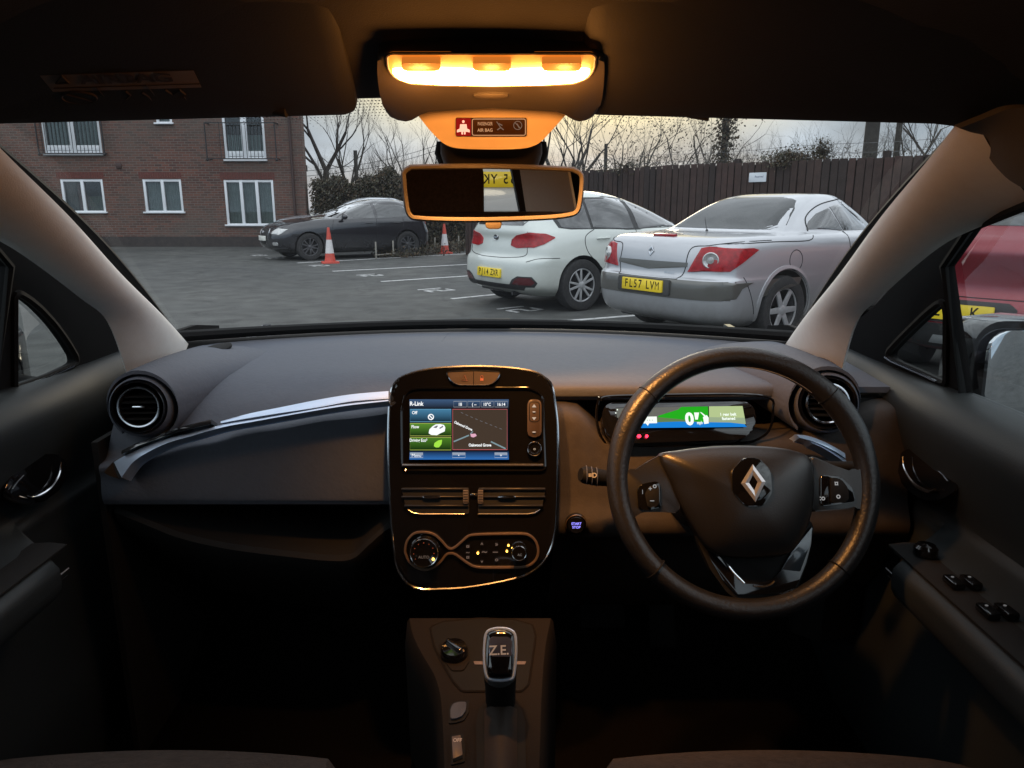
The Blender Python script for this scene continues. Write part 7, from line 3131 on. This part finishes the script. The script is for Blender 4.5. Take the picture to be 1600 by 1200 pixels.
# glass tipped a touch inside its frame
gl_ = inset(mo2, .0060)
mg.add([MFr.pt(a, b, .0018) for a, b in gl_], [tuple(range(len(gl_)))], M_MIRR, False)
fin(mg, 'mirror_glass', mio)
tb = MB()
tb.ext([MFr.pt(*MFr.ab(u, v), -.006) for u, v in ((758, 345), (784, 345), (784, 351), (782, 357), (778, 358), (764, 358), (760, 356), (758, 351))], MFr.n * .008, M_MFR, .002)
fin(tb, 'dimming_tab', mio)

# fabric corners where the lining folds over the tops of the pillars
for sg in (-1, 1):
    ct_ = MB()
    lowe = crm([(1519, 207, .85), (1536, 219, .845), (1549, 241, .835), (1568, 268, .82), (1602, 296, .80), (1690, 335, .73)], 4)
    uppe = crm([(1490, 196, .83), (1530, 180, .80), (1570, 165, .77), (1620, 165, .74), (1680, 180, .70), (1780, 215, .64)], 4)
    rows = []
    for (u0, v0, y0), (u1, v1, y1) in zip(lowe, uppe):
        a_, b_ = P(u0, v0, y0), P(u1, v1, y1)
        row = []
        for k in range(6):
            t = k / 5
            p_ = a_.lerp(b_, t) + V((0, -.012, -.004)) * math.sin(math.pi * min(1, t * 1.6 + .0) * .5)
            row.append(V((CX + sg * (p_.x - CX), p_.y, p_.z)))
        rows.append(row)
    ct_.slab(rows, (0, .012, .004), mat('lining_corner_lit', (.075, .062, .048), .9, bump=(600, .5, .0008)))  # headliner fabric again, with light painted in as a paler colour
    fin(ct_, 'lining_corner')


# visors: follow the slope of the header
def visor(sg):
    X = lambda d: CX + sg * d
    mb = MB()
    rows = []
    n = 20
    pts = rpoly([(.132, .012), (.118, .200), (.126, .226), (.52, .214), (.575, .185), (.585, .05), (.57, .004), (.14, -.004)], .022, 5)
    # plate over the header slope; a = sideways, b = up the slope
    ring0, ring1 = [], []
    b_ = bmesh.new()
    sl = V((0, -.18, .085)).normalized()

    def pos(a, b, h):
        drop = .0 + .085 * (a / .56) ** 2.2
        yb = .945 - .30 * a * a
        base = V((X(a), yb, 1.396 - .085 * a * a))
        return base + sl * b + V((0, -.42, -.9)) * h
    up = [pos(a, b, .004) for a, b in pts]
    dn = [pos(a, b, .022) for a, b in pts]
    cxm = sum(a for a, b in pts) / len(pts)
    cym = sum(b for a, b in pts) / len(pts)
    rings = [[pos(lerp(cxm, a, s_), lerp(cym, b, s_), h) for a, b in pts] for s_, h in ((.05, .004), (.97, .004), (1.0, .010), (.995, .016), (.97, .020), (.9, .0215), (.7, .0222), (.4, .0224), (.05, .0225))]
    mb.loft(rings, M_VISOR)
    v = fin(mb, 'sun_visor')
    v['label'] = "driver's sun visor" if sg > 0 else 'passenger sun visor with airbag warning label'
    if sg < 0:
        lbm = MB()
        M_LBL = mat('label_cream', (.15, .11, .085), .6)
        M_INK = mat('label_ink', (.035, .022, .018), .7)

        def lp(u, v, h=.0228):
            # intersect the visor face plane
            o = pos(.35, .1, h)
            ex = (pos(.25, .1, h) - pos(.45, .1, h)).normalized()
            ey = (pos(.35, .2, h) - pos(.35, .05, h)).normalized()
            f = Fr(o, ex, ey)
            return f
        f = lp(0, 0)
        if f.n.z > 0:
            f.n = -f.n
        P4 = [f.ab(u, v, .001) for u, v in ((62, 118), (302, 110), (325, 157), (105, 170))]
        lbm.ext([f.pt(a, b, .0) for a, b in P4], f.n * .0012, M_LBL)
        def L(u, v):
            return f.pt(*f.ab(u, v, .0015), .0016)
        for p0, p1 in (((84, 138), (312, 131)), ((150, 136), (176, 165)), ((228, 132), (252, 161))):
            lbm.tube([L(*p0), L(*p1)], .0005, M_INK, 4)
        a, b = f.ab(198, 123, .0015)
        lbm.text('AIRBAG', f, a if f.x.x > 0 else a, b, .020, M_INK, 1.3, .03, .0018)
        lbm.tube([L(88, 130), L(97, 118), L(108, 129)], .0014, M_INK, 4, True)
        a, b = f.ab(124, 152, .0015)
        lbm.tube([f.pt(a + .017 * math.cos(t), b + .010 * math.sin(t), .0016) for t in [2 * math.pi * i / 24 for i in range(24)]], .0016, M_INK, 4, True)
        lbm.tube([f.pt(a - .011, b + .007, .0018), f.pt(a + .011, b - .007, .0018)], .0013, M_INK, 4)
        for pts_ in ([(196, 142), (204, 148), (197, 154)], [(222, 144), (232, 150), (238, 156)], [(258, 140), (270, 147), (281, 140), (290, 147)], [(275, 153), (288, 150), (293, 157), (280, 158)]):
            lbm.tube([L(*p) for p in pts_], .0014, M_INK, 4)
        fin(lbm, 'warning_label', v)
    cl = MB()
    u0, v0 = ((437, 172) if sg < 0 else (1093, 178))
    c = P(u0, v0, .915)
    cl.box(c + V((0, .01, .008)), (.034, .024, .014), M_HEAD, bev=.005)
    cl.tube([c + V((-.013, -.004, .002)), c + V((.010, -.006, -.002))], .007, M_HEAD, 12)
    fin(cl, 'visor_clip', v)
    return v


visor(-1)
visor(1)

# ================================================================== seats, floor, rear of the cabin
def seat(sg):
    x0 = CX + sg * .365
    mb = MB()
    rows = []
    for i in range(17):
        f = i / 16
        y = lerp(.755, .12, f)
        zc = .652 - .05 * f - .045 * math.exp(-(f / .07) ** 2) * 1.0 + .012
        row = []
        for k in range(15):
            t = -1 + 2 * k / 14
            w = .255 * (1 - .12 * math.exp(-(f / .10) ** 2))
            side_ = .035 * max(0, (abs(t) - .62) / .38) ** 1.2 * min(1, f * 4)
            edge = -.05 * max(0, (abs(t) - .88) / .12) ** 2
            row.append(V((x0 + t * w, y + .02 * (1 - t * t) * (1 - f), zc + side_ + edge)))
        rows.append(row)
    mb.slab(rows, (0, 0, -.16), M_SEAT)
    s_ = fin(mb, 'front_seat')
    s_['label'] = "driver's seat cushion front" if sg > 0 else 'passenger seat cushion front'
    b = MB()
    rings = []
    for z, w, d, y in ((.56, .24, .10, .02), (.75, .25, .11, -.06), (.95, .255, .10, -.14), (1.10, .22, .08, -.20), (1.17, .15, .06, -.225)):
        rings.append([V((x0 + sg * .03 + a, y + c, z)) for a, c in rrect(w * 2 * .88, d * 2 * .7, .05, 5)])
    b.loft(rings, M_SEAT)
    fin(b, 'backrest', s_)
    h = MB()
    h.box((x0 + sg * .03, -.25, 1.12), (.25, .09, .12), M_SEAT, bev=.035, seg=4)
    for dx in (-.05, .05):
        h.tube([V((x0 + sg * .03 + dx, -.235, 1.0)), V((x0 + sg * .03 + dx, -.245, 1.08))], .006, M_SATIN, 8)
    fin(h, 'head_restraint', s_)


seat(-1)
seat(1)
fl = MB()
fl.slab([[V((CX + x, y, .30)) for y in (-1.6, -.5, .5, 1.3)] for x in (-.70, -.3, .3, .70)], (0, 0, -.05), M_CARPET)
fl.slab([[V((CX + x, 1.30, .30)), V((CX + x, 1.5, .40)), V((CX + x, 1.62, .60)), V((CX + x, 1.64, .95))] for x in (-.72, -.3, .3, .72)], (0, .03, 0), M_CARPET)
fl.slab([[V((x, 1.6, .30)), V((x, 1.3, .36)), V((x, .9, .42)), V((x, .2, .40))] for x in (-.16, -.05, .06)], (0, 0, -.08), M_CARPET)
fin(fl, 'floor_carpet')
kp = MB()
rows = []
for i in range(9):
    z = lerp(.30, .78, i / 8)
    rows.append([V((-.62 + .04 * math.sin(z * 3), 1.15 - .30 * (z - .3), z)), V((-.66, 1.05, z)), V((-.70, .98, z))])

pd = MB()
pd.box((.30, 1.33, .46), (.055, .02, .11), M_RUB, Matrix.Rotation(R(-30), 3, 'X'), .006)
pd.box((.18, 1.33, .48), (.09, .02, .07), M_RUB, Matrix.Rotation(R(-30), 3, 'X'), .006)
pd.tube([V((.18, 1.34, .50)), V((.18, 1.45, .66))], .008, M_RUB, 6)
fin(pd, 'pedals')
# tailgate with the rear window, rear pillars, rear bench
tg = MB()
outer = [(-.70, .35), (.70, .35), (.72, .95), (.56, 1.40), (.48, 1.44), (-.48, 1.44), (-.56, 1.40), (-.72, .95)]
hole = [(-.52, 1.03), (.52, 1.03), (.44, 1.33), (-.44, 1.33)]
tris = geometry.tessellate_polygon([[V((a, b, 0)) for a, b in outer], [V((a, b, 0)) for a, b in hole]])
al = outer + hole


def rearp(a, b, o=0):
    return V((CX + a, -1.72 + .35 * max(0, b - .95) + .0 - o, b))


n = len(al)
vsr = [rearp(a, b) for a, b in al] + [rearp(a, b, .06) for a, b in al]
fsr = [tuple(t) for t in tris] + [tuple(i + n for i in t[::-1]) for t in tris]
k0 = 0
for l_ in (outer, hole):
    for i in range(len(l_)):
        a, b = k0 + i, k0 + (i + 1) % len(l_)
        fsr.append((a, b, b + n, a + n))
    k0 += len(l_)
tg.add(vsr, fsr, M_VISOR, False)
tgo = fin(tg, 'tailgate')
rgm = MB()
rgm.add([rearp(a, b, .03) for a, b in hole], [(0, 1, 2, 3)], M_SIDEGL, False)
fin(rgm, 'rear_window', tgo, recalc=False)
for sg in (-1, 1):
    cp = MB()
    rows = []
    for i in range(8):
        f = i / 7
        z = lerp(.95, 1.40, f)
        y = lerp(-1.45, -1.30, f)
        rows.append([V((CX + sg * lerp(.68, .545, f), y + .35, z)), V((CX + sg * lerp(.66, .53, f), y + .1, z)), V((CX + sg * lerp(.58, .47, f), y - .12, z)), V((CX + sg * lerp(.55, .45, f), y - .18, z))])
    cp.slab(rows, (sg * .01, 0, 0), M_BEIGE)
    fin(cp, 'rear_pillar_trim')
rb = MB()
rb.box((CX, -1.20, .84), (1.24, .14, .56), M_SEAT, Matrix.Rotation(R(14), 3, 'X'), .05, 3)
rb.box((CX, -.85, .50), (1.24, .56, .18), M_SEAT, bev=.05, seg=3)
for dx_, w_, h_ in ((-.345, .49, .30), (.085, .39, .30)):
    rb.ext([V((CX + dx_ + a, -1.27, 1.02 + h_ / 2 + b)) for a, b in rrect(w_, h_ + .1, .11, 8)], V((0, -.11, 0)), M_SEAT, .02)
fin(rb, 'rear_bench')
# bonnet, scuttle and wipers
bn = MB()
rows = []
for i in range(16):
    t = -1 + 2 * i / 15
    row = []
    for y, z in ((1.90 - .33 * abs(t) ** 2.3, .955), (2.05 - .2 * abs(t) ** 2.3, .945), (2.25, .905 - .03 * t * t), (2.45, .84 - .05 * t * t), (2.60 - .08 * t * t, .74 - .06 * t * t), (2.66 - .14 * t * t, .55), (2.64 - .15 * t * t, .28)):
        row.append(V((CX + t * .80, y, z)))
    rows.append(row)
bn.slab(rows, (0, 0, -.02), M_BODY)
fin(bn, 'bonnet')
scu = MB()
rows = []
for i in range(25):
    t = -1 + 2 * i / 24
    p = ws_bottom(t)
    rows.append([p + V((0, -.055, -.035)), p + V((0, -.03, -.020)), p + V((0, .0, -.012)), p + V((0, .06, -.02)), p + V((0, .14, -.035))])
scu.slab(rows, (0, 0, -.01), M_RUB)
fin(scu, 'scuttle_panel')
bl_ = MB()
rows = []
for i in range(33):
    t = -1 + 2 * i / 32
    rows.append([ws_pt(.0, t * .97, .003), ws_pt(.018 + .012 * abs(t) ** 3, t * .97, .003)])
bl_.slab(rows, (0, .001, .001), M_RUB)
fin(bl_, 'lower_frit_band')
wi = MB()
wi.box(P(765, 503, 1.84) + V((0, 0, -.004)), (.105, .03, .022), M_DASH2, bev=.004)
wi.tube([P(765, 505, 1.84), P(700, 509, 1.83), P(600, 513, 1.80), P(430, 517, 1.70)], .007, M_RUB, 6)
wi.tube([P(440, 514, 1.70), P(425, 515, 1.70)], .010, M_RUB, 6)
fin(wi, 'wiper')
# rear quarters, sills and road wheels of our car, for views from outside
for sg in (-1, 1):
    for y in (2.02, -1.10) if False else (2.05, -1.0):
        w_ = MB()
        w_.lathe([(.30, -.09), (.315, -.06), (.315, .06), (.30, .09), (.2, .09), (.19, .03), (.02, .02)], (CX + sg * .72, y, .315), (sg, 0, 0), M_TYRE, 32)
        fin(w_, 'wheel')
fw = MB()
for sg in (-1, 1):
    fw.slab([[V((CX + sg * .79, y, z)) for y in (1.93, 2.1, 2.3, 2.48)] for z in (.62, .75, .88)], (-sg * .02, 0, 0), M_BODY)
fin(fw, 'front_wing')
